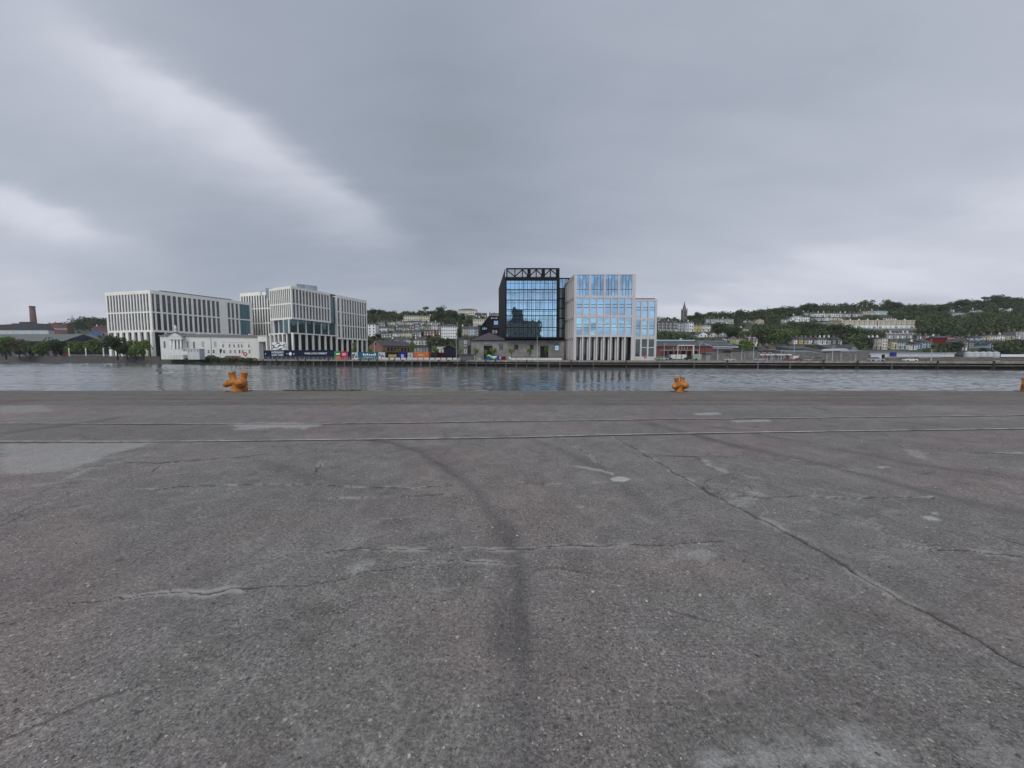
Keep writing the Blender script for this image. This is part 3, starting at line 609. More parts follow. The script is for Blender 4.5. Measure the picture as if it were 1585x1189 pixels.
def terrY(u, v):
    lo, hi = 0.0, 1.0
    for _ in range(30):
        md = (lo+hi)/2; Y, z = hill(u, md)
        if Z(v, Y) > z: lo = md
        else: hi = md
    return hill(u, (lo+hi)/2)
def terr(u, v):
    Y, z = terrY(u, v); return X(u, v, Y), Y, z
HAZE = 0.00009
def make_haze():
    m = bpy.data.materials.new('damp_air'); m.use_nodes = True; t = NT(m.node_tree); t.n.clear(); o = t.n.new('ShaderNodeOutputMaterial'); v = t.n.new('ShaderNodeVolumePrincipled')
    v.inputs['Density'].default_value = HAZE; v.inputs['Color'].default_value = (0.98, 0.985, 1.0, 1); v.inputs['Anisotropy'].default_value = 0.1; t.l.new(v.outputs[0], o.inputs['Volume'])
    o = MB().box(WF, -6500, 6500, -3200, 600, -12, 125).build('haze', [m]); tag(o, 'thin damp haze over the river and the hills', 'haze', kind='stuff')
make_haze()
def make_hills():
    us = np.concatenate([np.arange(-1300, -100, 60), np.arange(-100, 1700, 8), np.arange(1700, 3000, 60)]); S = np.linspace(0, 1, 36); V = []
    for u in us:
        a = (u-CX)/F_PX; col = []
        ys = shoreY(a); col.append((a*(ys+0.5), ys+0.5, 0.0))
        Yf = foot(u); col.append((a*(ys+Yf)/2, (ys+Yf)/2, 0.0))
        for s in S:
            Y, z = hill(u, s); x = a*Y; z += (fnoise(np.array([x]), np.array([Y]), 0.03, 3)[0]-0.5)*4*min(1, s*6); col.append((x, Y, z))
        Y, z = hill(u, 1.0); col += [(a*Y*1.15, Y*1.15, z-2), (a*Y*2, Y*2, z-25), (a*Y*3.2, Y*3.2, -10)]
        V.append(col)
    nc = len(V); nr = len(V[0]); V = np.array(V).reshape(-1, 3); i = np.arange(nc*nr).reshape(nc, nr)
    Fq = np.stack([i[:-1, :-1], i[1:, :-1], i[1:, 1:], i[:-1, 1:]], -1)
    m, t, b = newmat('hill_ground'); p = t.pos()
    t.put(b.inputs['Base Color'], t.ramp(t.m('ADD', t.m('MULTIPLY', t.noise(p, 0.05, 5, .6), .6), t.m('MULTIPLY', t.noise(p, 0.5, 3), .4)), [(0.3, (0.022, 0.032, 0.016)), (0.5, (0.035, 0.048, 0.022)), (0.62, (0.05, 0.06, 0.03)), (0.75, (0.07, 0.065, 0.05))])); b.inputs['Roughness'].default_value = 0.95
    o = bpy.data.objects.new('hillside', fastmesh('hillside', V, Fq[:, 2:].reshape(-1, 4), [m], None, True)); COL.objects.link(o); tag(o, kind='structure')
    g, t, b = newmat('far_quay_paving'); p = t.pos()
    t.put(b.inputs['Base Color'], t.ramp(t.noise(t.scale(p, (.3, 1, 1)), 0.25, 5, .6), [(0.3, (0.10, 0.095, 0.088)), (0.7, (0.20, 0.19, 0.175))])); b.inputs['Roughness'].default_value = 0.9
    o = bpy.data.objects.new('far_quay', fastmesh('far_quay', V, Fq[:, :2].reshape(-1, 4), [g])); COL.objects.link(o); tag(o, kind='structure')
make_hills()

# ------------------------------------------------------------------ far quay wall and piled wharf
def shore_frames():
    for p, q in zip(SHORE, SHORE[1:]): yield Fr(p, q)
def make_far_wall():
    a = MB()
    for p, q in zip(SHORE, SHORE[1:]):
        f = Fr(p, q); a.box(f, 0, f.L+0.3, -1.2, -0.6 if p[0] > -100 else 0, -4, -0.03)
    o = a.build('far_quay_wall', [QUAY_STONE]); tag(o, kind='structure')
    # parapet of rough stone on the upstream part
    r_ = thing('parapet_wall', 'low dark rough stone parapet along the far bank below the white office block', 'wall', (-250, 220, 0))
    a = MB(); c = MB()
    for p, q in (((-900, 450), (-335, 255)), ((-335, 255), (-172, 188))):
        f = Fr(p, q); a.box(f, 0, f.L, -0.9, -0.1, -0.02, 1.25); s = 0
        while s < f.L-2: c.box(f, s+.03, min(f.L, s+2.4), -1.0, 0.0, 1.255, 1.42+rnd.uniform(-.04, .04)); s += 2.45
    a.build('wall', [QUAY_STONE], r_); tag(c.build('coping', [CONCD], r_), kind='stuff')
    return
make_far_wall()
WF_U = []                                    # the wharf: a concrete deck on piles from beside the classical building to beyond the frame
def make_wharf():
    r_ = thing('wharf', 'long weathered concrete wharf standing on dark piles in front of the far quay', 'wharf', (0, 130, 0))
    segs = [((-110, 165.2), (-88, 157)), ((-88, 157), (-21, 139)), ((-21, 139), (21, 123)), ((21, 123), (60, 116)), ((60, 116), (109, 106)), ((109, 106), (133, 101)), ((133, 101), (220, 88))]
    pile_me = None
    for k_, (p, q) in enumerate(segs):
        f = Fr(p, q); lo = k_ >= 3
        MB().box(f, 0, f.L, -1.0, 0.9, -0.42, 0.02).build('deck_edge', [CONC], r_)
        MB().box(f, 0, f.L, 0.55, 0.86, 0.025, 0.22).build('kerb', [CONC], r_)
        if lo or k_ == 2: MB().box(f, 0, f.L, 0.35, 0.75, -1.15, -0.82).build('waling_beam', [CONCD], r_)
        MB().box(f, 0, f.L, -0.58, -0.3, -4, -0.43).build('back_timber', [TIMBER], r_)
        step = 3.6 if k_ < 3 else 8.2
        n_ = int(f.L/step)
        for i in range(n_):
            s = (i+.5)*f.L/n_; w_ = 0.42 if k_ < 3 else 0.36
            MB().box(f, s-w_/2, s+w_/2, 0.4, 0.84, -4, -0.425).build('pile', [CONCD], r_)
            if rnd.random() < 0.35: MB().box(f, s-.18, s+.18, 0.9, 1.15, -4, 0.25).build('fender_post', [TIMBER], r_)
    return r_
make_wharf()

# ------------------------------------------------------------------ grid facades of the office blocks
def grid(th, fr, cols, rows, z0, z1, fin_mat, gl, depth=0.55, fin_in=0.0, band_out=0.012, s_end=None, end_mat=None, pane_name='window_pane', fin_name='fin', tilt=0.003, transom=None, split=1):
    """cols: openings (s0, s1); rows: openings (z0, z1). Fins stand between openings, bands between rows, one pane in each opening."""
    sA = 0.0; sB = fr.L if s_end is None else s_end
    fm = ubox(fin_mat); bands = [z0]+[z for r_ in rows for z in r_]+[z1]
    for i in range(0, len(bands), 2):
        if bands[i+1]-bands[i] > 0.05: piece('floor_band', fm, th, fr, sA, sB, bands[i], bands[i+1], band_out, depth)
    for (a, b) in rows:
        xs = [sA]+[s for c in cols for s in c]+[sB]
        for i in range(0, len(xs), 2):
            if xs[i+1]-xs[i] > 0.03: piece(fin_name, fm, th, fr, xs[i], xs[i+1], a, b, 0.0, depth)
        for (s0, s1) in cols:
            w_ = (s1-s0)/split
            for j in range(split):
                piece(pane_name, ubox(gl), th, fr, s0+j*w_+0.005, s0+(j+1)*w_-0.005, a+.01, b-.01, -depth+0.18, 0.08, tilt)
            for j in range(1, split): piece('mullion', ubox(DARKM), th, fr, s0+j*w_-.05, s0+j*w_+.05, a, b, -depth+.26, 0.08)
            for tr in (transom or ()): piece('transom', ubox(DARKM), th, fr, s0, s1, a+(b-a)*tr, a+(b-a)*tr+.14, -depth+0.27, 0.08)
def even(L, n, openfrac, s0=0.0, end=0.0):
    w_ = (L-s0-end)/n; return [(s0+(i+.5-openfrac/2)*w_, s0+(i+.5+openfrac/2)*w_) for i in range(n)]
def body(th, pts, z0, z1, mat, name='core'):    # a closed block over a plan outline
    a = MB(); n = len(pts)
    a.poly([(x, y, z1) for x, y in pts]); a.poly([(x, y, z0) for x, y in reversed(pts)])
    for i in range(n):
        p, q = pts[i], pts[(i+1) % n]; a.poly([(p[0], p[1], z0), (q[0], q[1], z0), (q[0], q[1], z1), (p[0], p[1], z1)])
    return a.build(name, [mat], th)
def inset(f, s, d): q = f.p + f.d*s - f.n*d; return (q.x, q.y)

# A: white office block at the left
def block_a():
    C = (X(232, 449, 200), 200.0); Wp = (X(162, 453, 208), 208.0); Sp = (X(390, 468, 247), 247.0)
    th = thing('office_block', 'white office block with deep vertical fins, standing behind the classical building', 'building', (C[0], C[1], 0))
    fw, fs = Fr(Wp, C), Fr(C, Sp); H = Z(449, 200)
    zf = lambda k_: H*(1-k_)
    rows = [(zf(.575), zf(.325)), (zf(.305), zf(.05))]
    grid(th, fw, even(fw.L, 14, 0.64, 0.9, 1.2), rows, zf(.605), H, WHITE, G_OFFICE, 0.6)
    # colonnade below
    cols = even(fw.L, 7, 0.55, 0.9, 1.2); xs = [0]+[s for c in cols for s in c]+[fw.L]
    for i in range(0, len(xs), 2): piece('column', ubox(WHITE), th, fw, xs[i], xs[i+1], 0, zf(.605), 0.0, 0.9)
    for (a, b) in cols: piece('window_pane', ubox(G_OFFICE), th, fw, a, b, 0.2, zf(.605)-.1, -1.6, 0.08, .003)
    us = [(550, 588), (605, 645), (668, 706), (721, 759), (777, 812), (830, 865), (885, 918), (935, 966), (987, 1018), (1033, 1064), (1080, 1112), (1127, 1158), (1175, 1206), (1220, 1249), (1333, 1359), (1373, 1399), (1416, 1441)]
    cols = [(fs.su(150+a/6.604, 470), fs.su(150+b/6.604, 470)) for a, b in us]; wide = (fs.su(150+1455/6.604, 470), fs.su(150+1560/6.604, 470))
    grid(th, fs, cols, rows, zf(.605), H, WHITE, G_OFFICE, 0.45, s_end=wide[0]-0.02, transom=(0.42,))
    f2 = Fr(fs.pt(wide[0], 0, 0)[:2], fs.pt(fs.L, 0, 0)[:2])
    grid(th, f2, [(0.02, wide[1]-wide[0])], [(zf(.61), zf(.325)), (zf(.305), zf(.05))], zf(.64), H, WHITE, G_TEAL, 0.4, split=4, pane_name='window_pane')
    # tall dark opening at the corner, then glass behind the classical building
    piece('column', ubox(WHITE), th, fs, 0, fs.su(236.5, 540), 0, zf(.605), 0.0, 0.7)
    for k_ in range(1, 10):
        s = fs.L*k_/10; piece('column', ubox(WHITE), th, fs, s, s+.7, 0, zf(.605), 0.0, 0.7)
    for k_ in range(10): piece('window_pane', ubox(G_DARK), th, fs, fs.L*k_/10+.8, fs.L*(k_+1)/10-.05, 0.1, zf(.605)-.1, -2.2, 0.08, .003)
    back = Vector((fw.p.x, fw.p.y)) - fw.n*0 + fs.d*fs.L
    body(th, [inset(fw, 0.2, 1.0), inset(fw, fw.L-1.0, 1.0), inset(fs, fs.L-.1, 0.8), (back.x, back.y)], zf(.605), H-0.6, WHITE2)
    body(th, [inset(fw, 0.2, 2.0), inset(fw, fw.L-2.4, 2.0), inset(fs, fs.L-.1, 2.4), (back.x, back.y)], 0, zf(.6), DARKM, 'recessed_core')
    a = MB(); a.box(fs, 6, fs.L*.80, -4.0, -3.2, H-.5, H+.9); a.box(fs, 6, fs.L*.8, -14, -4.0, H+.4, H+.9); a.build('roof_screen', [SLATE2], th)
block_a()

# C: the office block with the cantilevered upper box
def block_c():
    Cn = (X(450, 443, 175), 175.0); E = (X(567.5, 465.6, 221), 221.0); f = Fr(Cn, E); H = Z(442.5, 175)
    th = thing('office_block', 'white office block whose upper box juts out over a glazed storey, behind the navy hoarding', 'building', (Cn[0], Cn[1], 0))
    z = lambda v: Z(v, 175)
    sB = f.su(511.4, 470); Lw = (X(416, 447.4, 183), 183.0); fl = Fr(Lw, Cn)
    rows = [(z(491), z(470.5)), (z(468.5), z(446.5))]
    fb = Fr(f.pt(0, 0, 0)[:2], f.pt(sB, 0, 0)[:2])
    grid(th, fb, even(fb.L, 12, 0.66, 0.5, 0.5), rows, z(494), H, WHITE, G_OFFICE, 0.4, transom=(0.72,))
    grid(th, fl, even(fl.L, 11, 0.60, 0.4, 0.5), rows, z(494), H, WHITE, G_OFFICE, 0.45)
    n_ = f.n; d_ = f.d
    def P(s, o): q = f.p + d_*s + n_*o; return (q.x, q.y)
    body(th, [inset(fl, 0.1, 0.72), P(0.5, -0.72), P(sB-.1, -0.72), P(sB-.1, -15), (Lw[0]+d_.x*14, Lw[1]+d_.y*14)], z(493.5), H-.5, WHITE2, 'upper_core')
    # glazed storey
    gA, gB = z(516), z(494)
    us = [(413.5, 421), (423, 431), (433, 443.8)]
    fg = Fr(P(-.4, -1.6), P(f.su(522, 500), -1.6)); fgl = Fr(inset(fl, 0.6, 1.6), P(-.4, -1.6))
    for ff, n in ((fg, 6), (fgl, 3)):
        for i in range(n):
            a, b = ff.L*i/n, ff.L*(i+1)/n
            for j in range(3): piece('window_pane', ubox(G_TEAL), th, ff, a+.12+(b-a-.2)*j/3, a+.1+(b-a-.2)*(j+1)/3, gA, gB, 0, .1, .004)
            piece('column', ubox(WHITE2), th, ff, a-.25, a+.25, gA, gB, .35, .5)
    body(th, [fg.p[:], P(f.su(521, 500), -1.9), P(f.su(521, 500), -16), (Lw[0]+d_.x*14, Lw[1]+d_.y*14), inset(fl, .8, 1.9)][0:0] or [P(.3, -2.0), P(f.su(521, 500), -2.0), P(f.su(521, 500), -16), (Lw[0]+d_.x*14, Lw[1]+d_.y*14), inset(fl, .8, 2.2)], z(520), z(493), DARKM, 'glazed_core')
    # tall glass slot right of the box
    s0, s1 = sB+.05, f.su(521.5, 480)
    fsl = Fr(P(s0, -1.2), P(s1, -1.2))
    for i in range(3):
        for j in range(5): piece('window_pane', ubox(G_TEAL), th, fsl, fsl.L*i/3+.02, fsl.L*(i+1)/3-.03, z(494)+(H-z(494)-1)*j/5, z(494)+(H-z(494)-1)*(j+1)/5-.08, 0, .1, .004)
    body(th, [P(s0, -1.35), P(s1, -1.35), P(s1, -14), P(s0, -14)], z(494), H-1.2, DARKM, 'slot_core')
    # right wing: three rows then the colonnade
    fr_ = Fr(P(s1, 0), P(f.L, 0)); zw = Z(456.5, 200)
    zt = lambda k_: zw*(1-k_)
    fr_cols = [(0.5, 1.8)] + [(a, b) for a, b in even(fr_.L, 10, 0.66, 3.0, 0.3)]
    grid(th, fr_, fr_cols, [(zt(.66), zt(.475)), (zt(.46), zt(.265)), (zt(.25), zt(.045))], zt(.685), zw, WHITE, G_OFFICE, 0.4)
    body(th, [P(s1+.1, -.75), P(f.L-.1, -.75), P(f.L-.1, -20), P(s1+.1, -20)], zt(.68), zw-.5, WHITE2, 'wing_core')
    # podium: a beam and tall columns along both sides
    zb0, zb1 = z(516.5)-.05, z(514.8)
    piece('podium_beam', ubox(WHITE), th, f, 0, s1, zb0, zb1, .02, .8); piece('podium_beam', ubox(WHITE), th, fl, -1.2, fl.L, zb0, zb1, .02, .8)
    n = 13
    for i in range(n+1):
        s = f.L*i/n*0.985; piece('column', ubox(WHITE), th, f, s, s+.62, 0, zb0 if s < s1 else zt(.685), 0, .9)
        if i < n: piece('window_pane', ubox(G_DARK), th, f, s+.7, s+f.L/n-.1, 0.1, z(517.5) if s < s1 else zt(.69), -2.0, .1, .004)
    for i in range(5):
        s = fl.L*i/5.2-1.2; piece('column', ubox(WHITE), th, fl, s, s+.8, 0, zb0, 0, .9); piece('window_pane', ubox(G_DARK), th, fl, s+.9, s+3.0, .1, zb0-.1, -2, .1, .004)
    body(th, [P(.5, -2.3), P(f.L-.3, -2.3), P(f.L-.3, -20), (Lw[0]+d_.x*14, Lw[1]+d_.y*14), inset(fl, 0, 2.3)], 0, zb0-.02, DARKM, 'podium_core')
    # left wing, set back
    Lp = (X(371, 452.7, 262), 262.0); Lq = (X(417, 452.7, 254), 254.0); fw = Fr(Lp, Lq); zl = Z(452.7, 258)
    zt2 = lambda k_: zl*(1-k_)
    grid(th, fw, even(fw.L, 11, 0.62, 0.6, 0.0), [(zt2(.66), zt2(.475)), (zt2(.46), zt2(.255)), (zt2(.24), zt2(.05))], zt2(.69), zl, WHITE, G_OFFICE, 0.5)
    body(th, [inset(fw, .1, .8), inset(fw, fw.L-.1, .8), (Lq[0]+14, Lq[1]+12), (Lp[0]+14, Lp[1]+12)], 0, zl-.5, WHITE2, 'left_core')
    # rooftop plant rooms of grey glass
    for (ua, ub, va, Y, dd) in ((459, 491, 439.2, 186, 5), (411, 430, 446.0, 196, 5), (403, 420, 450.6, 256, 5)):
        q = Fr((X(ua, va, Y), Y), (X(ub, va, Y+(6 if ua > 450 else 0)), Y+(6 if ua > 450 else 0))); n = max(2, int(q.L/1.6)); zt_ = Z(va, Y)
        for i in range(n): piece('plant_screen', ubox(G_ROOF), th, q, q.L*i/n+.04, q.L*(i+1)/n-.04, H-2 if ua > 405 else zl-2, zt_, 0, .1, .004)
        body(th, [inset(q, .1, .15), inset(q, q.L-.1, .15), inset(q, q.L-.1, dd), inset(q, .1, dd)], (H if ua > 405 else zl)-3, zt_-.15, GALV, 'plant_room')
    a = MB(); a.box(f, f.su(497, 450), f.su(545, 455), -8, -3, zw-1, zw+.55); a.build('roof_screen', [SLATE2], th)
block_c()

# B: classical building with a portico
def classical():
    Y0, Y1 = 178.0, 190.0; f = Fr((X(248, 530, Y0), Y0), (X(399, 530, Y1), Y1))
    th = thing('classical_building', 'cream painted classical building with a columned portico and a long plain wing', 'building', (f.p.x, f.p.y, 0))
    CREAM = paint((0.70, 0.685, 0.63), 0.65, 0.08, 0.5, name='cream_stucco'); LEAD = paint((0.22, 0.21, 0.20), 0.6, 0.2, name='lead_roof')
    z = lambda v: Z(v, Y0)
    H = z(520.5)
    MB().box(f, 0, f.L, -14, 0, 0, H).build('wall', [CREAM], th)
    MB().box(f, -.3, f.L+.3, -14.3, .35, H+.01, H+.5).build('cornice', [LEAD], th)
    a = MB(); a.prism(f, [(0.3, H+.5), (f.L, H+.5), (f.L-1.5, H+1.25), (2.0, H+1.25)], -11, -0.6); a.build('roof', [LEAD], th)
    s0, s1 = f.su(266, 530), f.su(284, 530); mid = (s0+s1)/2
    MB().box(f, s0-.5, s1+.5, .01, 2.2, 0, z(541)).build('podium', [CREAM], th)
    n = 4
    for i in range(n):
        s = s0+.3+(s1-s0-.6)*i/(n-1); c = f.pt(s, 1.75, 0); b = MB(); b.tube([(c[0], c[1], z(541)), (c[0], c[1], z(541)+.3), (c[0], c[1], z(526.5))], (.42, .36, .30), 12); b.build('column', [CREAM], th, smooth=True)
        MB().box(f, s-.42, s+.42, 1.35, 2.15, z(526.5)+.005, z(526.5)+.28).build('capital', [CREAM], th)
    for i in range(3):
        s = s0+.3+(s1-s0-.6)*(i+.5)/(n-1); piece('doorway', ubox(DARKM), th, f, s-.45, s+.45, z(541), z(528), .03, .04)
    MB().box(f, s0-.4, s1+.4, -.5, 2.25, z(526.5)+.29, z(521.5)).build('entablature', [CREAM], th)
    b = MB(); b.prism(f, [(s0-.7, z(521.5)+.01), (s1+.7, z(521.5)+.01), (mid, z(514.6))], -2, 2.35); b.build('pediment', [CREAM], th)
    b = MB(); b.prism(f, [(s0-.9, z(521.5)+.0), (s0-.9, z(521.5)+.2), (mid, z(513.7)), (s1+.9, z(521.5)+.2), (s1+.9, z(521.5)), (mid, z(514.4))][::1], -2.05, 2.6); b.build('pediment_moulding', [LEAD], th)
    # statue group on the apex
    c = f.pt(mid, 1.2, 0); b = MB(); b.tube([(c[0], c[1], z(514)), (c[0], c[1], z(511.6))], (.8, .5), 10); b.tube([(c[0], c[1], z(511.8)), (c[0]+.1, c[1], z(508.5)), (c[0], c[1], z(505.5)), (c[0], c[1], z(504.2)), (c[0], c[1], z(503))], (.5, .42, .45, .2, .24), 10)
    b.tube([(c[0], c[1], z(506)), (c[0]-.7, c[1]-.2, z(505)), (c[0]-1.3, c[1]-.2, z(503.2))], (.16, .12, .08), 8); b.tube([(c[0], c[1], z(506)), (c[0]+.6, c[1], z(507.5))], (.16, .1), 8); b.build('statue', [PALE], th, smooth=True)
    for uu in (254.5, 291, 300):
        s = f.su(uu, 530); piece('niche', ubox(paint((.16, .16, .155), .8)), th, f, s-.35, s+.35, z(539), z(528.5), .02, .03)
    wm = winmesh(CREAM, G_HOUSE, 0.12)
    for uu in (345, 355, 362, 369, 374, 385): s = f.su(uu, 530); piece('window', wm, th, f, s-.4, s+.4, z(537.6), z(531.8), .06, .12); piece('hood_mould', ubox(CREAM), th, f, s-.6, s+.6, z(528.6), z(528), .18, .18)
    for uu in (322, 330, 346, 356, 363, 370, 375, 385.5): s = f.su(uu, 530); piece('window', wm, th, f, s-.45, s+.45, z(547), z(541), .06, .12)
    for uu in (314, 333): s = f.su(uu, 530); piece('blind_window', ubox(paint((.42, .42, .40), .7)), th, f, s-.5, s+.5, z(537), z(528), .02, .04)
    piece('drainpipe', ubox(LEAD), th, f, f.su(326.3, 530), f.su(326.9, 530), 0, H, .12, .1)
    piece('pilaster', ubox(CREAM), th, f, f.su(291.5, 530), f.su(292.5, 530), 0, H, .16, .15)
    for k_ in range(5): s = f.su((262, 300, 318, 352, 380)[k_], 520); piece('chimney_stack', ubox(PALE), th, f, s, s+.9, H+1.0, H+1.9, -4, 1.0)
    # gateway beside it
    g = Fr((X(399.3, 530, 186), 186), (X(413, 530, 183.5), 183.5)); t2 = thing('gateway', 'pale gateway block with a tall dark opening, between the classical wing and the navy hoarding', 'gate', (g.p.x, g.p.y, 0))
    zz_ = lambda v: Z(v, 185)
    MB().box(g, 0, g.L, -6, 0, zz_(529), zz_(520.5)).build('lintel', [CREAM], t2); MB().box(g, -.2, g.L+.2, -6.2, .2, zz_(520.4), zz_(519.6)).build('cornice', [CREAM], t2)
    MB().box(g, g.L-.9, g.L, -6, 0, 0, zz_(529.1)).build('pier', [CREAM], t2); MB().box(g, 0, .5, -6, 0, 0, zz_(529.1)).build('pier', [CREAM], t2)
    MB().box(g, .51, g.L-.91, -5.5, -3, 0, zz_(529.2)).build('door_leaf', [DARKM], t2)
classical()

# D: black building with the stone goods shed under it
def block_d():
    Y = 141.0; f = Fr((X(783.6, 470, Y), Y), (X(865.7, 470, Y), Y)); z = lambda v: Z(v, Y); s = lambda u, v=470: f.su(u, v)
    th = thing('glass_tower', 'black building with a mirrored glass front and open truss crown, above the stone goods shed', 'building', (f.p.x, Y, 0))
    zb, zt, zg0, zg1 = z(524.5), z(415), z(521.8), z(434.5); gA, gB = .15, s(861.5)
    piece('bottom_beam', ubox(BLACK), th, f, -.4, f.L, zb, zg0, .05, 1.0); piece('top_band', ubox(BLACK), th, f, 0, f.L, zg1, z(428.8), .05, 1.0)
    piece('side_post', ubox(BLACK), th, f, gB, f.L, zg0, zg1, .05, 1.0); piece('side_post', ubox(BLACK), th, f, -.35, gA, zg0, zg1, .05, 1.0)
    nc, rz = 24, [zg0, z(507), z(488.8), z(479.5), z(464.6), z(448.5), zg1]
    cw = (gB-gA)/nc
    for i in range(nc):
        for j in range(6): piece('window_pane', ubox(G_BLUE), th, f, gA+i*cw+.02, gA+(i+1)*cw-.02, rz[j]+.02, rz[j+1]-.02, -.12, .08, .0008)
    for i in range(1, nc):
        wd = .16 if i % 2 == 0 else .05
        piece('mullion', ubox(BLACK), th, f, gA+i*cw-wd/2, gA+i*cw+wd/2, zg0, zg1, .06 if i % 2 == 0 else -.08, .16)
    for j in range(1, 6): piece('spandrel', ubox(BLACK), th, f, gA, gB, rz[j]-.14, rz[j]+.14, .02, .12); 
    for j in range(6): zz_ = rz[j]+(rz[j+1]-rz[j])*.72; piece('transom', ubox(BLACK), th, f, gA, gB, zz_-.05, zz_+.05, -.02, .1)
    # truss crown
    za, zc = z(428.8), z(415); piece('crown_rail', ubox(BLACK), th, f, 0, f.L, zc-.45, zc, .06, .6)
    us = [783.6, 797.0, 808.5, 819.0, 830.0, 841.0, 852.0, 865.7]
    for k_, u in enumerate(us):
        c = s(u, 422); wd = .9 if k_ in (0, 7) else (1.2 if k_ in (3, 5) else .35)
        lo = 0 if k_ == 0 else c-wd/2; hi = f.L if k_ == 7 else c+wd/2
        if k_ == 7: lo = c-1.2
        piece('crown_post', ubox(BLACK), th, f, lo, hi, za+.0, zc-.46, .04, .5)
    def diag(ua, ub, up):
        a, b = s(ua, 422), s(ub, 422); (z0, z1) = (za+.1, zc-.5) if up else (zc-.5, za+.1); w_ = .24
        q = MB(); q.prism(f, [(a-w_, z0), (a+w_, z0), (b+w_, z1), (b-w_, z1)] if up else [(a-w_, z0), (b-w_, z1), (b+w_, z1), (a+w_, z0)], -.3, .08); q.build('diagonal', [BLACK], th)
    for k_ in range(7): diag(us[k_], us[k_+1], k_ in (1, 3, 5))
    for k_ in (2, 4, 6):
        b = MB(); a_, b_ = s(us[k_+1], 422), s(us[k_], 422)
        b.prism(f, [(a_-.1, za+.05), (a_-.1, zc-.5), ((a_*1.3+b_*.7)/2, za+.05)][::-1] if False else [((a_*1.2+b_*.8)/2, za+.05), (a_-.1, za+.05), (a_-.1, zc-.5)], -.28, .07); b.build('gusset', [BLACK], th)
    for j in range(6): zz_ = za+.25+j*(zc-za-.7)/6; piece('louvre', ubox(DARKM), th, f, .3, f.L-.3, zz_, zz_+.09, -.32, .12)
    piece('crown_back', ubox(BLACK), th, f, .2, f.L-.2, za, za+.5, -3.0, .3)
    # slanted left flank
    Yb = 163.0; xb0 = X(771.8, 447, Yb); xa = f.p.x-.35; zf = z(415); zr = Z(447, Yb); zrb = Z(522, Yb)
    a = MB()
    A = [(xa, Y-.0, zb), (xb0, Yb, zb), (xb0, Yb, zr), (xa, Y-.0, zf)]
    a.poly(A[::-1]); a.build('left_flank', [BLACK], th)
    a = MB(); xr = f.p.x+f.L
    a.poly([(xa, Y+1, z(428)), (xr, Y+1, z(428)), (xr, Yb, zr), (xb0, Yb, zr)]); a.poly([(xr, Y+.4, zb), (xr, Yb, zb), (xr, Yb, zr), (xr, Y+.4, z(416))][::1]); a.poly([(xa, Y+.9, zb), (xb0, Yb, zb), (xr, Yb, zb), (xr, Y+.9, zb)]); a.poly([(xa, Y+.95, zb), (xr, Y+.95, zb), (xr, Y+.95, z(428)), (xa, Y+.95, z(428))]); a.build('shell', [BLACK], th)
    # link block to the right, set back
    Yl = 148.0; g = Fr((X(865.9, 470, Yl), Yl), (X(879.5, 470, Yl), Yl)); zl = lambda v: Z(v, Yl)
    MB().box(g, 0, g.L+2, -9, -.2, 0, zl(431.5)).build('link_core', [BLACK], th)
    MB().box(g, -.1, g.L+2, -9.3, .3, zl(431.4), zl(430.4)).build('link_roof', [BLACK], th)
    for j in range(6):
        for i in range(3): piece('window_pane', ubox(G_BLUE if j == 5 else G_DARK), th, g, .1+i*(g.L-.2)/3, (i+1)*(g.L-.2)/3, zl(524)+j*(zl(432)-zl(524))/6+.4, zl(524)+(j+1)*(zl(432)-zl(524))/6, -.12, .06, .004)
block_d()
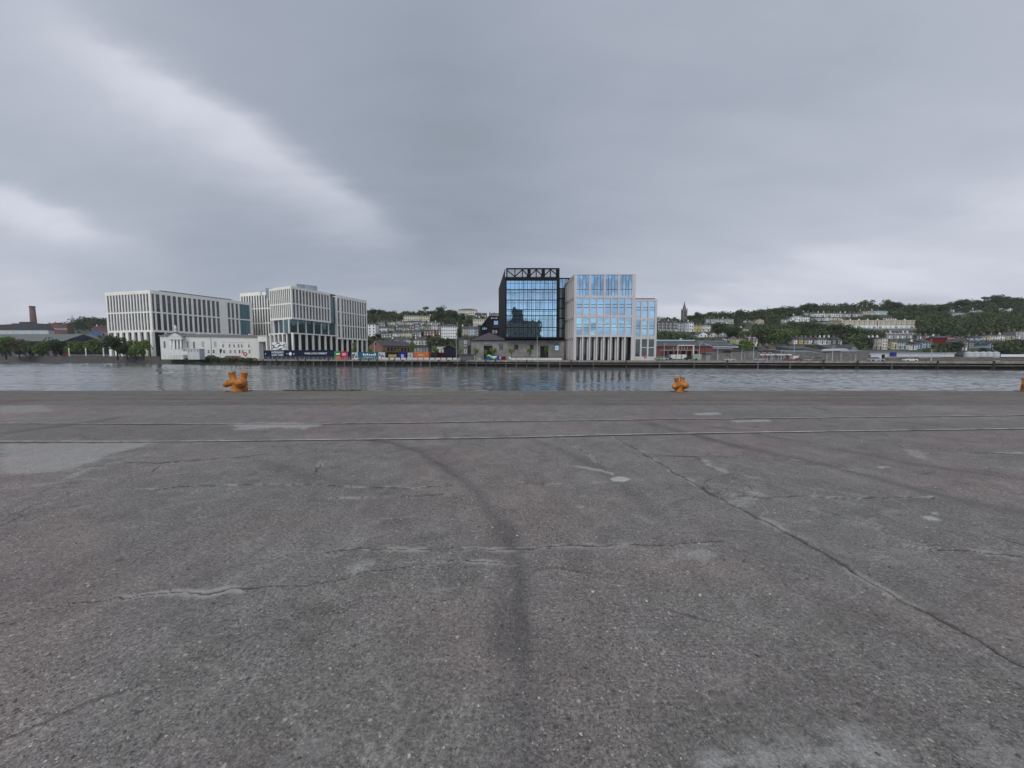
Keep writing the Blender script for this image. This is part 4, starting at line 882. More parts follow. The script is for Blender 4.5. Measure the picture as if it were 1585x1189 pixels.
def goods_shed():
    Y = 143.0; f = Fr((X(729.3, 540, Y), Y), (X(873.5, 540, Y), Y)); z = lambda v: Z(v, Y); s = lambda u: f.su(u, 540)
    th = thing('goods_shed', 'grey stone goods shed with hipped slate roof and arched openings, under the black building', 'building', (f.p.x, Y, 0))
    H = z(527.2); D = 26
    ops = [(748.8, 762.3, 535.5, 551), (772.8, 778.8, 533.8, 541.3), (796.2, 802, 533.8, 541.3), (820, 826, 533.8, 541.5), (836.2, 849, 536, 551.5), (858.5, 865.5, 534.8, 542.5)]
    a = MB(); xs = [0.0]
    for (u0, u1, v0, v1) in ops:
        a.box(f, xs[-1], s(u0), -.7, 0, 0, H); zt_, zb_ = z(v0), max(0, z(v1) if v1 < 550 else 0)
        a.box(f, s(u0), s(u1), -.7, 0, zt_, H); 
        if zb_ > 0: a.box(f, s(u0), s(u1), -.7, 0, 0, zb_)
        xs.append(s(u1))
    a.box(f, xs[-1], f.L, -.7, 0, 0, H); a.box(f, 0, .7, -D, -.71, 0, H); a.box(f, f.L-.7, f.L, -D, -.71, 0, H); a.build('wall', [GREY_STONE], th)
    for k_, (u0, u1, v0, v1) in enumerate(ops):
        big = v1 > 550
        if big: piece('doorway', ubox(paint((.015, .016, .016), .7)), th, f, s(u0), s(u1), 0, z(v0), -.5, .1)
        else: piece('window', winmesh(DARKM, G_DARK if k_ < 5 else G_BLUE, .08), th, f, s(u0), s(u1), z(v1), z(v0), -.35, .1)
        b = MB(); m_ = (s(u0)+s(u1))/2; w_ = (s(u1)-s(u0))/2+.25
        for i in range(7):
            t0 = -1+2*i/7; t1 = -1+2*(i+1)/7-.03; arch = lambda t: z(v0)-.02+.32*(1-t*t)
            b = MB(); b.prism(f, [(m_+t0*w_, arch(t0)-.05), (m_+t1*w_, arch(t1)-.05), (m_+t1*w_, arch(t1)+.38), (m_+t0*w_, arch(t0)+.38)], -.2, .05); b.build('voussoir', [GREY_STONE2], th)
        if not big: piece('sill', ubox(CONC), th, f, s(u0)-.15, s(u1)+.15, z(v1)-.2, z(v1), .1, .25)
    # hipped roof at the left end, plain slope behind the tower
    xl, xr = 0-.35, s(787); zr = Z(514.8, Y+11); ym = 11
    a = MB(); P = lambda ss, o, zz_: f.pt(ss, o, zz_)
    m0 = (xl+xr)/2-.6
    a.poly([P(xl, .4, H+.12), P(xr, .4, H+.12), P(m0, -ym, zr)]); a.poly([P(xr, .4, H+.12), P(xr, -D, H+.12), P(m0, -D+4, zr), P(m0, -ym, zr)]); a.poly([P(m0, -ym, zr), P(m0, -D+4, zr), P(xl, -D, H+.12), P(xl, .4, H+.12)]); a.poly([P(xl, -D, H+.12), P(m0, -D+4, zr), P(xr, -D, H+.12)])
    a.box(f, xl, f.L, -.75, .4, H+.01, H+.115); a.build('roof', [SLATEP], th)
    MB().box(f, s(786), f.L, -D, -.75, H-.6, H+.1).build('flat_roof', [SLATE], th)
    piece('gutter', ubox(DARKM), th, f, xl, s(786), H+.0, H+.22, .55, .14)
    # gatehouse tower left of it
    Y2 = 146.0; g = Fr((X(710.3, 540, Y2), Y2), (X(728.6, 540, Y2), Y2)); t2 = thing('gatehouse', 'narrow two storey grey stone gatehouse at the left end of the goods shed', 'building', (g.p.x, Y2, 0)); zz_ = lambda v: Z(v, Y2)
    MB().box(g, 0, g.L, -8, 0, 0, zz_(524.6)).build('wall', [GREY_STONE2], t2); MB().box(g, -.3, g.L+.3, -8.3, .3, zz_(524.5), zz_(523.2)).build('roof', [SLATE2], t2)
    wm = winmesh(PALE, G_HOUSE, .2); c = g.su(720.5, 540)
    for v0, v1 in ((527.5, 532.5), (534.5, 536), (541, 547)): piece('window', wm, t2, g, c-.45, c+.45, zz_(v1), zz_(v0), .05, .1)
    piece('doorway', ubox(DARKM), t2, g, g.su(723.8, 540), g.su(728.2, 540), 0, zz_(534.5), .04, .06)
goods_shed()

# E: warm grey stone grid building
def block_e():
    Y = 132.0; f = Fr((X(888.2, 500, Y), Y), (X(982.6, 500, Y), Y)); z = lambda v: Z(v, Y); s = lambda u, v=500: f.su(u, v)
    th = thing('stone_grid_building', 'pale stone grid building with blue reflecting windows and a lower wing on its right', 'building', (f.p.x, Y, 0))
    top = z(424.3)
    c4 = [(s(893.2, 440), s(911.8, 440)), (s(915, 440), s(934.4, 440)), (s(937.6, 440), s(956.6, 440)), (s(959.7, 440), s(978.6, 440))]
    c8 = [(s(892.4+i*10.95), s(892.4+i*10.95+8.7)) for i in range(8)]
    grid(th, f, c4, [(z(457.6), z(425.6))], z(461.4), top, STONE_E, G_BLUE, 0.5, split=4, tilt=.0025, transom=(0.30,))
    grid(th, f, c8, [(z(518.7), z(491.9)), (z(487.9), z(461.4))], z(521.8), z(461.39), STONE_E, G_BLUE, 0.5, tilt=.0025, transom=(.44, .62))
    xs = [0]+[q for c in c8 for q in c]+[f.L]
    for i in range(0, 18, 2): piece('column', ubox(STONE_E), th, f, xs[i], xs[i+1], 0, z(521.8)-.01, 0, 0.75)
    for i in range(1, 8): piece('inner_column', ubox(STONE_E), th, f, xs[2*i]-.55, xs[2*i]-.1, 0, z(521.8)-.02, -.8, .5)
    for (a, b) in c8: piece('window_pane', ubox(G_DARK), th, f, a-.3, b+.1, .3, z(523), -2.2, .1, .004)
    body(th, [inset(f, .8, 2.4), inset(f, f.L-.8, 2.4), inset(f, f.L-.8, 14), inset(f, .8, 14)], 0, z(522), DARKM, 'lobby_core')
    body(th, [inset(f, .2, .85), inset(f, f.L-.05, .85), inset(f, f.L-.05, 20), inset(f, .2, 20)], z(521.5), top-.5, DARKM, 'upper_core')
    piece('penthouse_pier', ubox(STONE_E), th, f, f.L-.5, f.L+.55, z(461), z(425.5), -2.0, 3)
    piece('penthouse_pier', ubox(STONE_E), th, f, f.L+.55, f.L+1.1, z(461), z(446), -6.0, 3)
    # left side face running back
    q = (X(874.2, 470, 149), 149.0); g = Fr(q, (f.p.x-.02, Y)); zz_ = lambda k_: top*(1-k_)
    cs = even(g.L, 5, .55, .3, .5)
    zr = [(zz_(.98), zz_(.74)), (zz_(.72), zz_(.50)), (zz_(.48), zz_(.27)), (zz_(.25), zz_(.03))]
    grid(th, g, cs, zr, 0, top-.01, STONE_E, G_OFFICE, .9)
    # right wing
    r_ = Fr((f.pt(f.L, 0, 0)[0], Y+.3), (X(1016.9, 500, Y+.3), Y+.3)); zw = z(463); sr = lambda u: r_.su(u, 500)
    c3 = [(sr(984.4), sr(991.6)), (sr(994.2), sr(1002.4)), (sr(1004.8), sr(1013.4))]
    grid(th, r_, c3, [(z(552), z(525)), (z(520.8), z(495)), (z(491.9), z(466))], 0, zw, STONE_E, G_BLUE, .5, tilt=.0025, transom=(.46, .62))
    for (a, b) in c3: piece('lobby_pane', ubox(G_DARK), th, r_, a, b, z(552), z(525.2), -.20, .06, .004)
    for (a, b) in c3: piece('transom', ubox(STONE_E), th, r_, a, b, z(538.6), z(537.4), -.2, .2)
    body(th, [inset(r_, .1, .75), inset(r_, r_.L-.1, .75), inset(r_, r_.L-.1, 18), inset(r_, .1, 18)], 0, zw-.6, STONE_E, 'wing_core')
    MB().box(r_, -.2, r_.L-.6, -14, -.4, zw+.02, zw+.35).build('wing_roof', [DARKM], th)
block_e()

# the grain silo block behind the camera, seen in the mirrored front
def silo():
    th = thing('grain_store', 'ochre and grey grain store reflected in the mirrored front of the black building', 'building', (9, -50, 0)); f = Fr((24.5, -50), (-4.5, -50))
    OC = paint((0.30, 0.27, 0.18), .8, .2, name='ochre_render'); MB().box(f, 0, f.L, -20, 0, 0, 30).build('wall', [OC], th)
    MB().box(f, -1, f.L+1, -21, 1, 30, 31.5).build('roof', [DARKM], th); MB().box(f, 15, 25, -14, -2, 31.5, 41).build('tower', [CONCD], th); MB().box(f, 20, 23.5, -12, -4, 41, 44).build('penthouse', [CONCD], th)
    for k_ in range(5): MB().box(f, 2+k_*4.6, 5.2+k_*4.6, 0, .2, 19, 22).build('window', [G_DARK], th)
    MB().box(f, 1, 26, 0, .3, 10, 16).build('loading_bay', [BLACK], th); MB().box(f, -1, f.L+1, 0, 2.5, 17, 18).build('canopy', [CONC], th)
silo()

# ------------------------------------------------------------------ houses on the hill
CM = {k_: paint(c, 0.75, 0.10, 0.4, name=k_.replace(' ', '_')+'_render') for k_, c in {
    'white': (0.76, 0.76, 0.74), 'cream': (0.60, 0.55, 0.44), 'pale grey': (0.46, 0.47, 0.48), 'grey': (0.24, 0.24, 0.24), 'dark grey': (0.10, 0.10, 0.105), 'yellow': (0.52, 0.42, 0.10),
    'pale yellow': (0.52, 0.48, 0.28), 'red': (0.25, 0.035, 0.03), 'light blue': (0.36, 0.46, 0.52), 'blue': (0.13, 0.22, 0.32), 'sky blue': (0.38, 0.52, 0.62), 'pale green': (0.42, 0.46, 0.38), 'beige': (0.42, 0.37, 0.28), 'brown': (0.12, 0.09, 0.07),
    'mauve': (0.15, 0.14, 0.17)}.items()}
CM['dark stone'] = GREY_STONE2; CM['stone'] = GREY_STONE; CM['brick'] = BRICKD; CM['red brick'] = BRICKR
ROOFM = [SLATE, SLATE2, SLATEP]
RECTS = []
CHIM = MB().box(WF, -.5, .5, -.35, .35, -2, 1.2); 
for sx in (-.3, 0, .3): CHIM.tube([(sx, 0, 1.2), (sx, 0, 1.65)], .11, 6)
CHIM_M = CHIM.mesh('chimney', [paint((.2, .17, .15), .85, .2, name='chimney_brick')])
CHIM_W = CHIM.mesh('chimney', [PALE])
NBLD = [0]
def house(u0, u1, vb, vt, roof, col, rows, cols, label, group=None, kind='gable', thick=None, dormer=0, yaw=0.0, name='house', cat='house', depth=9.0, chim=True, Y=None, zb=None, roofmat=None, win=None):
    uc = (u0+u1)/2
    if Y is None: Y, z0 = terrY(uc, vb)
    else: z0 = 0.0
    if zb is not None: z0 = zb
    vm = (vb+vt)/2; x0, x1 = X(u0, vm, Y), X(u1, vm, Y); H = Z(vt, Y); rh = Z(vt-roof, Y)-H; W_ = x1-x0; xc = (x0+x1)/2
    th = thing(name, label, cat, (xc, Y, z0), group); m = CM[col]; rm = roofmat or ROOFM[rnd.randrange(3)]
    f = Fr((x0, Y), (x1, Y)); D = depth
    a = MB()
    if kind == 'gable_front': a.prism(f, [(0, z0-4), (f.L, z0-4), (f.L, H), (f.L/2, H+rh), (0, H)], -D, 0)
    elif kind == 'gable': a.box(f, 0.02, f.L-.02, -D, 0, z0-4, H)
    else: a.box(f, 0, f.L, -D, 0, z0-4, H)
    a.build('wall', [m], th); a = MB()
    if kind == 'gable':
        a.poly([f.pt(-.02, .35, H-.05), f.pt(f.L+.02, .35, H-.05), f.pt(f.L+.02, -D/2, H+rh), f.pt(-.02, -D/2, H+rh)])
        a.poly([f.pt(f.L+.02, -D-.3, H-.05), f.pt(-.02, -D-.3, H-.05), f.pt(-.02, -D/2, H+rh), f.pt(f.L+.02, -D/2, H+rh)])
        a.poly([f.pt(-.02, .35, H-.05), f.pt(-.02, -D/2, H+rh), f.pt(-.02, -D-.3, H-.05)]); a.poly([f.pt(f.L+.02, .35, H-.05), f.pt(f.L+.02, -D-.3, H-.05), f.pt(f.L+.02, -D/2, H+rh)])
        a.poly([f.pt(-.02, .35, H-.05), f.pt(-.02, -D-.3, H-.05), f.pt(f.L+.02, -D-.3, H-.05), f.pt(f.L+.02, .35, H-.05)])
    elif kind == 'gable_front':
        e = .35
        for sg in (-1, 1):
            xa, xb = (0-e, f.L/2) if sg < 0 else (f.L+e, f.L/2); ha = H-e*rh/(f.L/2)
            a.prism(f, [(xa, ha), (xb, H+rh+.01), (xb, H+rh+.25), (xa, ha+.25)] if sg < 0 else [(xb, H+rh+.01), (xa, ha), (xa, ha+.25), (xb, H+rh+.25)], -D-.3, .3)
    elif kind == 'hip':
        k_ = min(f.L*.3, D*.5); A = [f.pt(-.4, .4, H), f.pt(f.L+.4, .4, H), f.pt(f.L+.4, -D-.4, H), f.pt(-.4, -D-.4, H)]; B = [f.pt(k_, -D/2, H+rh), f.pt(f.L-k_, -D/2, H+rh)]
        a.poly([A[0], A[1], B[1], B[0]]); a.poly([A[1], A[2], B[1]]); a.poly([A[2], A[3], B[0], B[1]]); a.poly([A[3], A[0], B[0]]); a.poly(A[::-1])
    else: a.box(f, -.15, f.L+.15, -D-.15, .15, H+.005, H+max(.3, rh))
    ro = a.build('roof', [rm], th)
    if chim and kind != 'flat':
        for q in ((-W_/2+.6,) if W_ < 9 else (-W_/2+.6, W_/2-.6)):
            c = bpy.data.objects.new('chimney', CHIM_W if rnd.random() < .25 else CHIM_M); COL.objects.link(c); c.parent = th; c.location = (q, D/2 if kind != 'gable_front' else D*.7, H+rh-z0)
    if rows and cols:
        if thick is None: thick = 0.26 if col in ('dark grey', 'dark stone', 'stone', 'brick', 'red brick', 'grey', 'brown', 'red', 'mauve', 'blue') else 0.07
        wm = win or winmesh(PALE if thick > .1 else CM['pale grey'], G_HOUSE, thick)
        fh = (H-z0)/rows; ww = min(1.3 if thick < .2 else 1.5, W_/cols*.55); hh = min(1.9, fh*.58)
        for i in range(rows):
            for j in range(cols):
                if i == 0 and cols > 1 and j == cols//2 and rows < 4:
                    piece('door', ubox(ROOFM[j % 3] if thick < .2 else CM['white']), th, f, W_*(j+.5)/cols-.5, W_*(j+.5)/cols+.5, z0, z0+2.1, .03, .05); continue
                s = W_*(j+.5)/cols-ww/2; zc = z0+fh*(i+.32); piece('window', wm, th, f, s, s+ww, zc, zc+hh, .05, .14)
    for j in range(dormer):
        s = W_*(j+.5)/dormer; b = MB(); b.box(f, s-.75, s+.75, -D*.32, -.6, H-.1, H+min(rh*.75, 1.7)); b.build('dormer', [PALE], th); piece('dormer_window', winmesh(PALE, G_HOUSE, .14), th, f, s-.6, s+.6, H+.3, H+min(rh*.7, 1.6), -.55, .1)
    RECTS.append((u0-.5, u1+.5, vt-roof-1.0, vb, Y)); NBLD[0] += 1
    return th
def fit(*opts):
    for o in opts:
        if len(o.replace(',', ' ').split()) <= 16: return o
    return opts[-1]
ORD = ['first', 'second', 'third', 'fourth', 'fifth', 'sixth', 'seventh', 'eighth', 'ninth', 'tenth', 'eleventh', 'twelfth', 'thirteenth', 'fourteenth', 'fifteenth', 'sixteenth', 'seventeenth', 'eighteenth', 'nineteenth', 'twentieth']
def terrace(desc, items, **kw):
    """items: (u0, u1, v base, v eaves, roof px, colour, rows, cols[, extra])"""
    for i, it in enumerate(items):
        ex = dict(kw); 
        if len(it) > 8: ex.update(it[8])
        st = {1: 'low', 2: 'two storey', 3: 'three storey', 4: 'four storey', 5: 'tall'}.get(it[6], 'plain')
        lab = ex.pop('label', None) or fit(f"{st} {it[5]} house, {ORD[i]} from the left {desc}", f"{it[5]} house, {ORD[i]} from the left {desc}", f"{it[5]} house, {ORD[i]} {desc}")
        house(*it[:8], lab, group='houses '+desc, **ex)
HF = dict(kind='gable_front', chim=False)
terrace('in the uppermost row beside the white block', [
    (569.5, 581.3, 520.8, 502.5, 2.5, 'white', 4, 2, dict(kind='flat', label='tall narrow white house close beside the white office block', roofmat=CM['dark grey'])),
    (582, 587, 505.6, 499.2, 1.6, 'dark stone', 2, 2), (587, 591.5, 505.6, 499.0, 1.6, 'dark stone', 2, 2), (591.5, 596, 505.8, 499.0, 1.6, 'dark grey', 2, 2),
    (596, 604, 504.5, 498.4, 1.6, 'beige', 2, 3), (604, 611, 504.3, 498.4, 1.6, 'cream', 2, 3), (611.5, 620, 503, 497.2, 1.6, 'pale grey', 2, 3), (620.5, 630, 502.8, 498.6, 1.4, 'beige', 2, 4), (630, 641, 502.5, 498.8, 1.4, 'pale grey', 2, 4),
    (642, 649.5, 501.6, 498.3, 1.3, 'light blue', 1, 2, dict(kind='flat')), (650, 660, 501.8, 498.8, 1.2, 'dark grey', 1, 3), (661, 672, 503, 499.4, 1.3, 'grey', 1, 4, dict(dormer=2)), (672, 682, 503.6, 499.6, 1.3, 'dark grey', 1, 3)])
house(625, 651, 497.3, 488.6, 1.2, 'cream', 2, 9, 'long cream villa with many windows among the trees, high on the middle slope', None, 'hip', name='villa', cat='villa', depth=12)
house(651.5, 665, 497.6, 488.8, 1.0, 'pale yellow', 2, 4, 'pale yellow villa joined to the right end of the long cream villa', None, 'hip', name='villa', cat='villa', depth=12)
terrace('in the second row of the middle slope', [
    (582, 587, 517.5, 513.5, 1.2, 'white', 1, 1, HF), (587.5, 598.7, 513.8, 507.3, 1.6, 'white', 2, 4), (599.5, 605, 512.8, 507.6, 1.5, 'dark grey', 2, 2), (605, 610.5, 513, 508, 1.5, 'grey', 2, 1),
    (611, 622, 512, 506.8, 1.5, 'pale green', 2, 3), (622.3, 627.5, 512.8, 507, 1.5, 'dark grey', 2, 2), (627.7, 633, 512.8, 507, 1.5, 'dark stone', 2, 2), (633.5, 641.3, 512.5, 504.5, 2.2, 'red brick', 2, 2, dict(kind='gable')),
    (642, 649, 512, 506, 3.6, 'light blue', 2, 2, dict(dormer=2)), (650, 657.5, 511, 504.5, 1.6, 'beige', 2, 2), (658, 662.3, 511.2, 505.2, 1.5, 'dark grey', 2, 1), (662.5, 667, 511.2, 505.2, 1.5, 'dark stone', 2, 1),
    (667.4, 678, 511.8, 504.3, 3.4, 'cream', 2, 3, dict(dormer=3)), (678.3, 682.6, 511.8, 505, 1.6, 'brick', 2, 1)])
house(683, 707.2, 524, 505, 4.6, 'white', 4, 7, 'big plain white apartment block of four storeys with a dark roof, on the middle slope', None, 'hip', name='apartment_block', cat='apartment block', depth=14, thick=.06)
terrace('in the third row of the middle slope', [
    (590, 597, 523.5, 516.2, 1.6, 'stone', 2, 2), (597, 606, 523.6, 516.2, 1.6, 'dark stone', 2, 2), (606.8, 614.5, 523, 515.8, 1.8, 'white', 2, 3), (614.5, 621.3, 523, 515.8, 1.8, 'pale grey', 2, 2),
    (621.5, 629.5, 523, 515.2, 1.6, 'pale yellow', 2, 3), (629.5, 637, 523, 515.2, 1.6, 'cream', 2, 3), (638, 645, 521.5, 514, 2, 'dark grey', 2, 2), (645, 652, 521.5, 514, 2, 'mauve', 2, 2),
    (655.5, 664, 520, 513, 2, 'brick', 2, 2), (664, 673, 520, 512.2, 2, 'red brick', 2, 2), (673, 682.5, 518.5, 511.8, 2, 'brick', 2, 2)])
terrace('in the lowest row above the brick shed', [
    (604, 611, 531.5, 526.6, 2.4, 'dark grey', 1, 3), (611, 618, 531.5, 526.6, 2.4, 'white', 1, 2), (618.3, 626, 531.8, 526.8, 2.4, 'dark grey', 1, 3), (626, 633.8, 532.2, 526.6, 2.4, 'white', 1, 2),
    (640.3, 645.5, 533.2, 526.4, 2.2, 'white', 2, 2), (645.5, 650.5, 533.2, 526.4, 2.2, 'white', 2, 2), (650.5, 655.3, 533.2, 526.4, 2.2, 'pale grey', 2, 2), (655.3, 660, 533.2, 526.4, 2.2, 'white', 2, 2)])
house(709, 737.3, 485.2, 479.6, 2.6, 'cream', 2, 9, 'long cream house with a hipped roof standing alone on the skyline', None, 'hip', depth=14)
terrace('below the hipped house on the skyline', [(711, 722, 489.5, 487, 1.2, 'grey', 1, 3), (735, 744, 492, 486.4, 3, 'dark grey', 1, 2), (745, 753, 491, 486.4, 2.6, 'brown', 1, 2), (757, 764, 491.5, 486.5, 2.2, 'dark grey', 2, 2), (764, 771.5, 491.5, 486.5, 2.2, 'grey', 2, 2)])
house(732, 755, 505.5, 494, 1.2, 'cream', 2, 7, 'cream block with small dormers above the dark modern house', None, 'gable', dormer=3, name='apartment_block', cat='apartment block', depth=10)
house(714, 724.8, 520.5, 509, 4.6, 'beige', 3, 3, 'beige left half of the tall pair of houses behind the stone gatehouse', 'tall pair of houses behind the gatehouse', depth=10)
house(725, 736, 521.3, 509, 4.6, 'light blue', 3, 3, 'pale blue right half of the tall pair of houses behind the stone gatehouse', 'tall pair of houses behind the gatehouse', depth=10, thick=.1)
house(736.3, 741, 521.5, 510, 3.0, 'dark grey', 3, 1, 'narrow dark house with white windows at the end of the tall pair', None)
def dark_house():
    Y = 205.0; f = Fr((X(743, 510, Y), Y), (X(772.5, 510, Y), Y)); th = thing('apartment_block', 'black modern block with a slanting roof edge, between the hill houses and the glass building', 'apartment block', (f.p.x, Y, 0)); s = lambda u: f.su(u, 505); z = lambda v: Z(v, Y)
    MB().prism(f, [(0, 0), (f.L, 0), (f.L, z(490)), (s(757), z(490)), (s(746), z(504)), (0, z(507))], -14, 0).build('wall', [BLACK], th)
    MB().prism(f, [(0, z(507)+.01), (s(746), z(504)+.01), (s(757), z(490)+.01), (f.L, z(490)+.01), (f.L, z(489)), (s(756.6), z(489)), (s(745.6), z(503.4)), (-.2, z(506.4))], -14.3, .3).build('roof', [SLATE], th)
    wm = winmesh(PALE, G_HOUSE, .1); wd = winmesh(DARKM, G_BLUE, .08)
    piece('window', wd, th, f, s(764), s(771.5), z(503), z(496.5), .05, .1); piece('balcony', ubox(DARKM), th, f, s(762), s(772), z(508), z(504.5), .8, .8)
    for u in (762.5, 766.8): piece('window', wm, th, f, s(u), s(u+2.6), z(516), z(511), .05, .1)
    for u in (746.8, 749.2, 751.8): piece('window', wd, th, f, s(u), s(u+1.3), z(510.5), z(507), .05, .1)
    piece('rooflight', wm, th, f, s(760.2), s(769.7), z(493.4), z(491.6), .05, .1)
    RECTS.append((742, 774, 488, 530, Y))
dark_house()
# right of the glass buildings
terrace('in the tall dark terrace right of the stone grid building', [(1018+i*6, 1024+i*6, 512.5+.2*i, 499.3, 3.2, 'dark stone' if i % 2 else 'dark grey', 3, 2) for i in range(5)])
terrace('in the pale row below the church spire', [(1048.5, 1054.5, 512, 499.8, 1.8, 'pale grey', 3, 2), (1054.5, 1060.5, 512, 499.8, 1.8, 'light blue', 3, 2), (1060.5, 1067, 512.4, 499.2, 1.8, 'pale grey', 3, 2), (1067, 1073.5, 512.6, 499.0, 1.8, 'white', 3, 2),
    (1075.3, 1080.5, 512.6, 503.4, 1.4, 'pale yellow', 2, 2), (1080.5, 1085.8, 512.6, 503.4, 1.4, 'yellow', 2, 2), (1086, 1093, 512.6, 503.4, 1.4, 'cream', 2, 3), (1093, 1100.3, 512.6, 503.4, 1.4, 'white', 2, 3)])
terrace('in the long grey terrace near the skyline', [(1093+i*7.1, 1100.1+i*7.1, 501.5, 493.8, 1.2, ['pale grey', 'grey', 'pale grey', 'pale grey', 'grey', 'pale green'][i], 2, 3) for i in range(6)])
terrace('among the gables below the yellow house', [(1076, 1081.5, 519, 515, 2, 'dark grey', 1, 2), (1082.3, 1095, 522.6, 517.4, 3.6, 'white', 1, 2, HF), (1099, 1109.5, 522.5, 517.6, 2.6, 'cream', 1, 2, HF), (1113.5, 1124, 521.5, 517.5, 2.8, 'pale grey', 1, 2, HF)])
terrace('half hidden in the trees under the long grey terrace', [(1133, 1142, 510.5, 506.6, 1.4, 'grey', 1, 3), (1142, 1150, 512.5, 507, 1.8, 'pale grey', 1, 2, HF), (1150, 1159, 513.5, 508.5, 1.8, 'stone', 1, 2), (1151, 1157.5, 499.3, 496.2, 1.6, 'white', 1, 2), (1158.5, 1165, 499.3, 496.2, 1.6, 'grey', 1, 2), (1170, 1182.5, 501.5, 495.6, 1.8, 'beige', 1, 2, HF)])
terrace('behind the bright green tree', [(1122, 1131, 526.8, 524.2, 1.0, 'white', 1, 3), (1131.5, 1139.5, 527, 522.8, 2, 'pale grey', 1, 2, HF), (1140, 1148.5, 533, 524.5, .8, 'pale yellow', 2, 3), (1148.7, 1157.3, 533, 524.5, .8, 'cream', 2, 3), (1157.5, 1165, 533.4, 524.5, 3.4, 'red', 2, 2, dict(dormer=1)), (1165, 1173.5, 533.4, 524.5, 3.4, 'red brick', 2, 2, dict(dormer=1))])
terrace('in the roadside row behind the white roofed yard', [(1175, 1182, 546, 540.5, 5, 'grey', 2, 3), (1182, 1189, 546, 540.5, 5, 'pale grey', 2, 3), (1192, 1203.5, 547, 539.6, 5, 'pale yellow', 2, 4), (1203.5, 1211, 547, 538.5, 4.4, 'stone', 1, 0, HF), (1211.3, 1220.5, 547, 538.2, 4.8, 'grey', 1, 0, HF)], Y=222)
terrace('in the terrace with the yellow house', [(1229, 1237.3, 532, 525.6, 4, 'white', 2, 2), (1237.5, 1246, 532, 525.6, 4.6, 'yellow', 2, 2), (1246.2, 1252.3, 532, 526, 4.2, 'pale green', 2, 2), (1252.5, 1260.2, 532, 526, 4, 'white', 2, 2), (1260.4, 1267.8, 532, 526, 4, 'grey', 2, 2),
    (1268, 1274.8, 532.5, 525.8, 4, 'white', 2, 2), (1274.8, 1281.6, 532.5, 525.8, 4, 'white', 2, 2), (1281.6, 1288.6, 532.5, 525.8, 4, 'pale grey', 2, 2), (1288.8, 1296.2, 533, 525.8, 4, 'dark stone', 2, 2), (1296.4, 1304, 533.4, 525.8, 4, 'dark grey', 2, 2)])
terrace('in the group at the left end of the ridge rows', [(1209, 1218, 499, 494.5, 1.5, 'grey', 1, 2), (1223, 1231, 497, 492.5, 2, 'white', 1, 2, HF), (1232, 1243, 497, 489, 1.5, 'white', 2, 3), (1243.5, 1253, 497, 490.5, 1.5, 'white', 2, 3)])
terrace('in the upper ridge row', [(1247, 1254, 489.8, 484, 1.6, 'pale grey', 2, 2), (1254, 1261.7, 489.8, 484, 1.6, 'grey', 2, 2)] + [(1262+i*8.4, 1270.4+i*8.4, 490.8, 485, 1.6, ['white', 'white', 'cream', 'white', 'cream'][i], 2, 3) for i in range(5)]
    + [(1305+i*7.4, 1312.4+i*7.4, 490.2, 485.6, 2.0, ['grey', 'pale grey', 'grey', 'pale grey'][i], 2, 2) for i in range(4)] + [(1336, 1343, 487.6, 481.6, 1.2, 'beige', 2, 1), (1343, 1354, 487.8, 481.4, 1.4, 'grey', 2, 4, dict(thick=.3)), (1354, 1364, 487.8, 481.4, 1.4, 'light blue', 2, 4, dict(thick=.3)), (1364, 1374, 487.8, 481.4, 1.4, 'light blue', 2, 4, dict(thick=.3))])
terrace('in the second ridge row', [(1266, 1277, 496.5, 491.8, 1.4, 'pale grey', 2, 3), (1277, 1289, 496.3, 491.5, 1.4, 'white', 2, 4), (1289, 1301, 496.3, 491.8, 1.4, 'cream', 2, 4), (1368, 1387, 495.5, 492.4, 1.0, 'white', 1, 5)])
terrace('at the curved left end of the beige crescent', [(1272, 1281, 502, 497.5, 1, 'beige', 2, 3, dict(kind='flat')), (1281, 1290, 503.5, 497.4, 1, 'pale grey', 2, 3, dict(kind='flat')), (1290, 1302.6, 504.8, 497, 1, 'cream', 2, 4, dict(kind='flat'))])
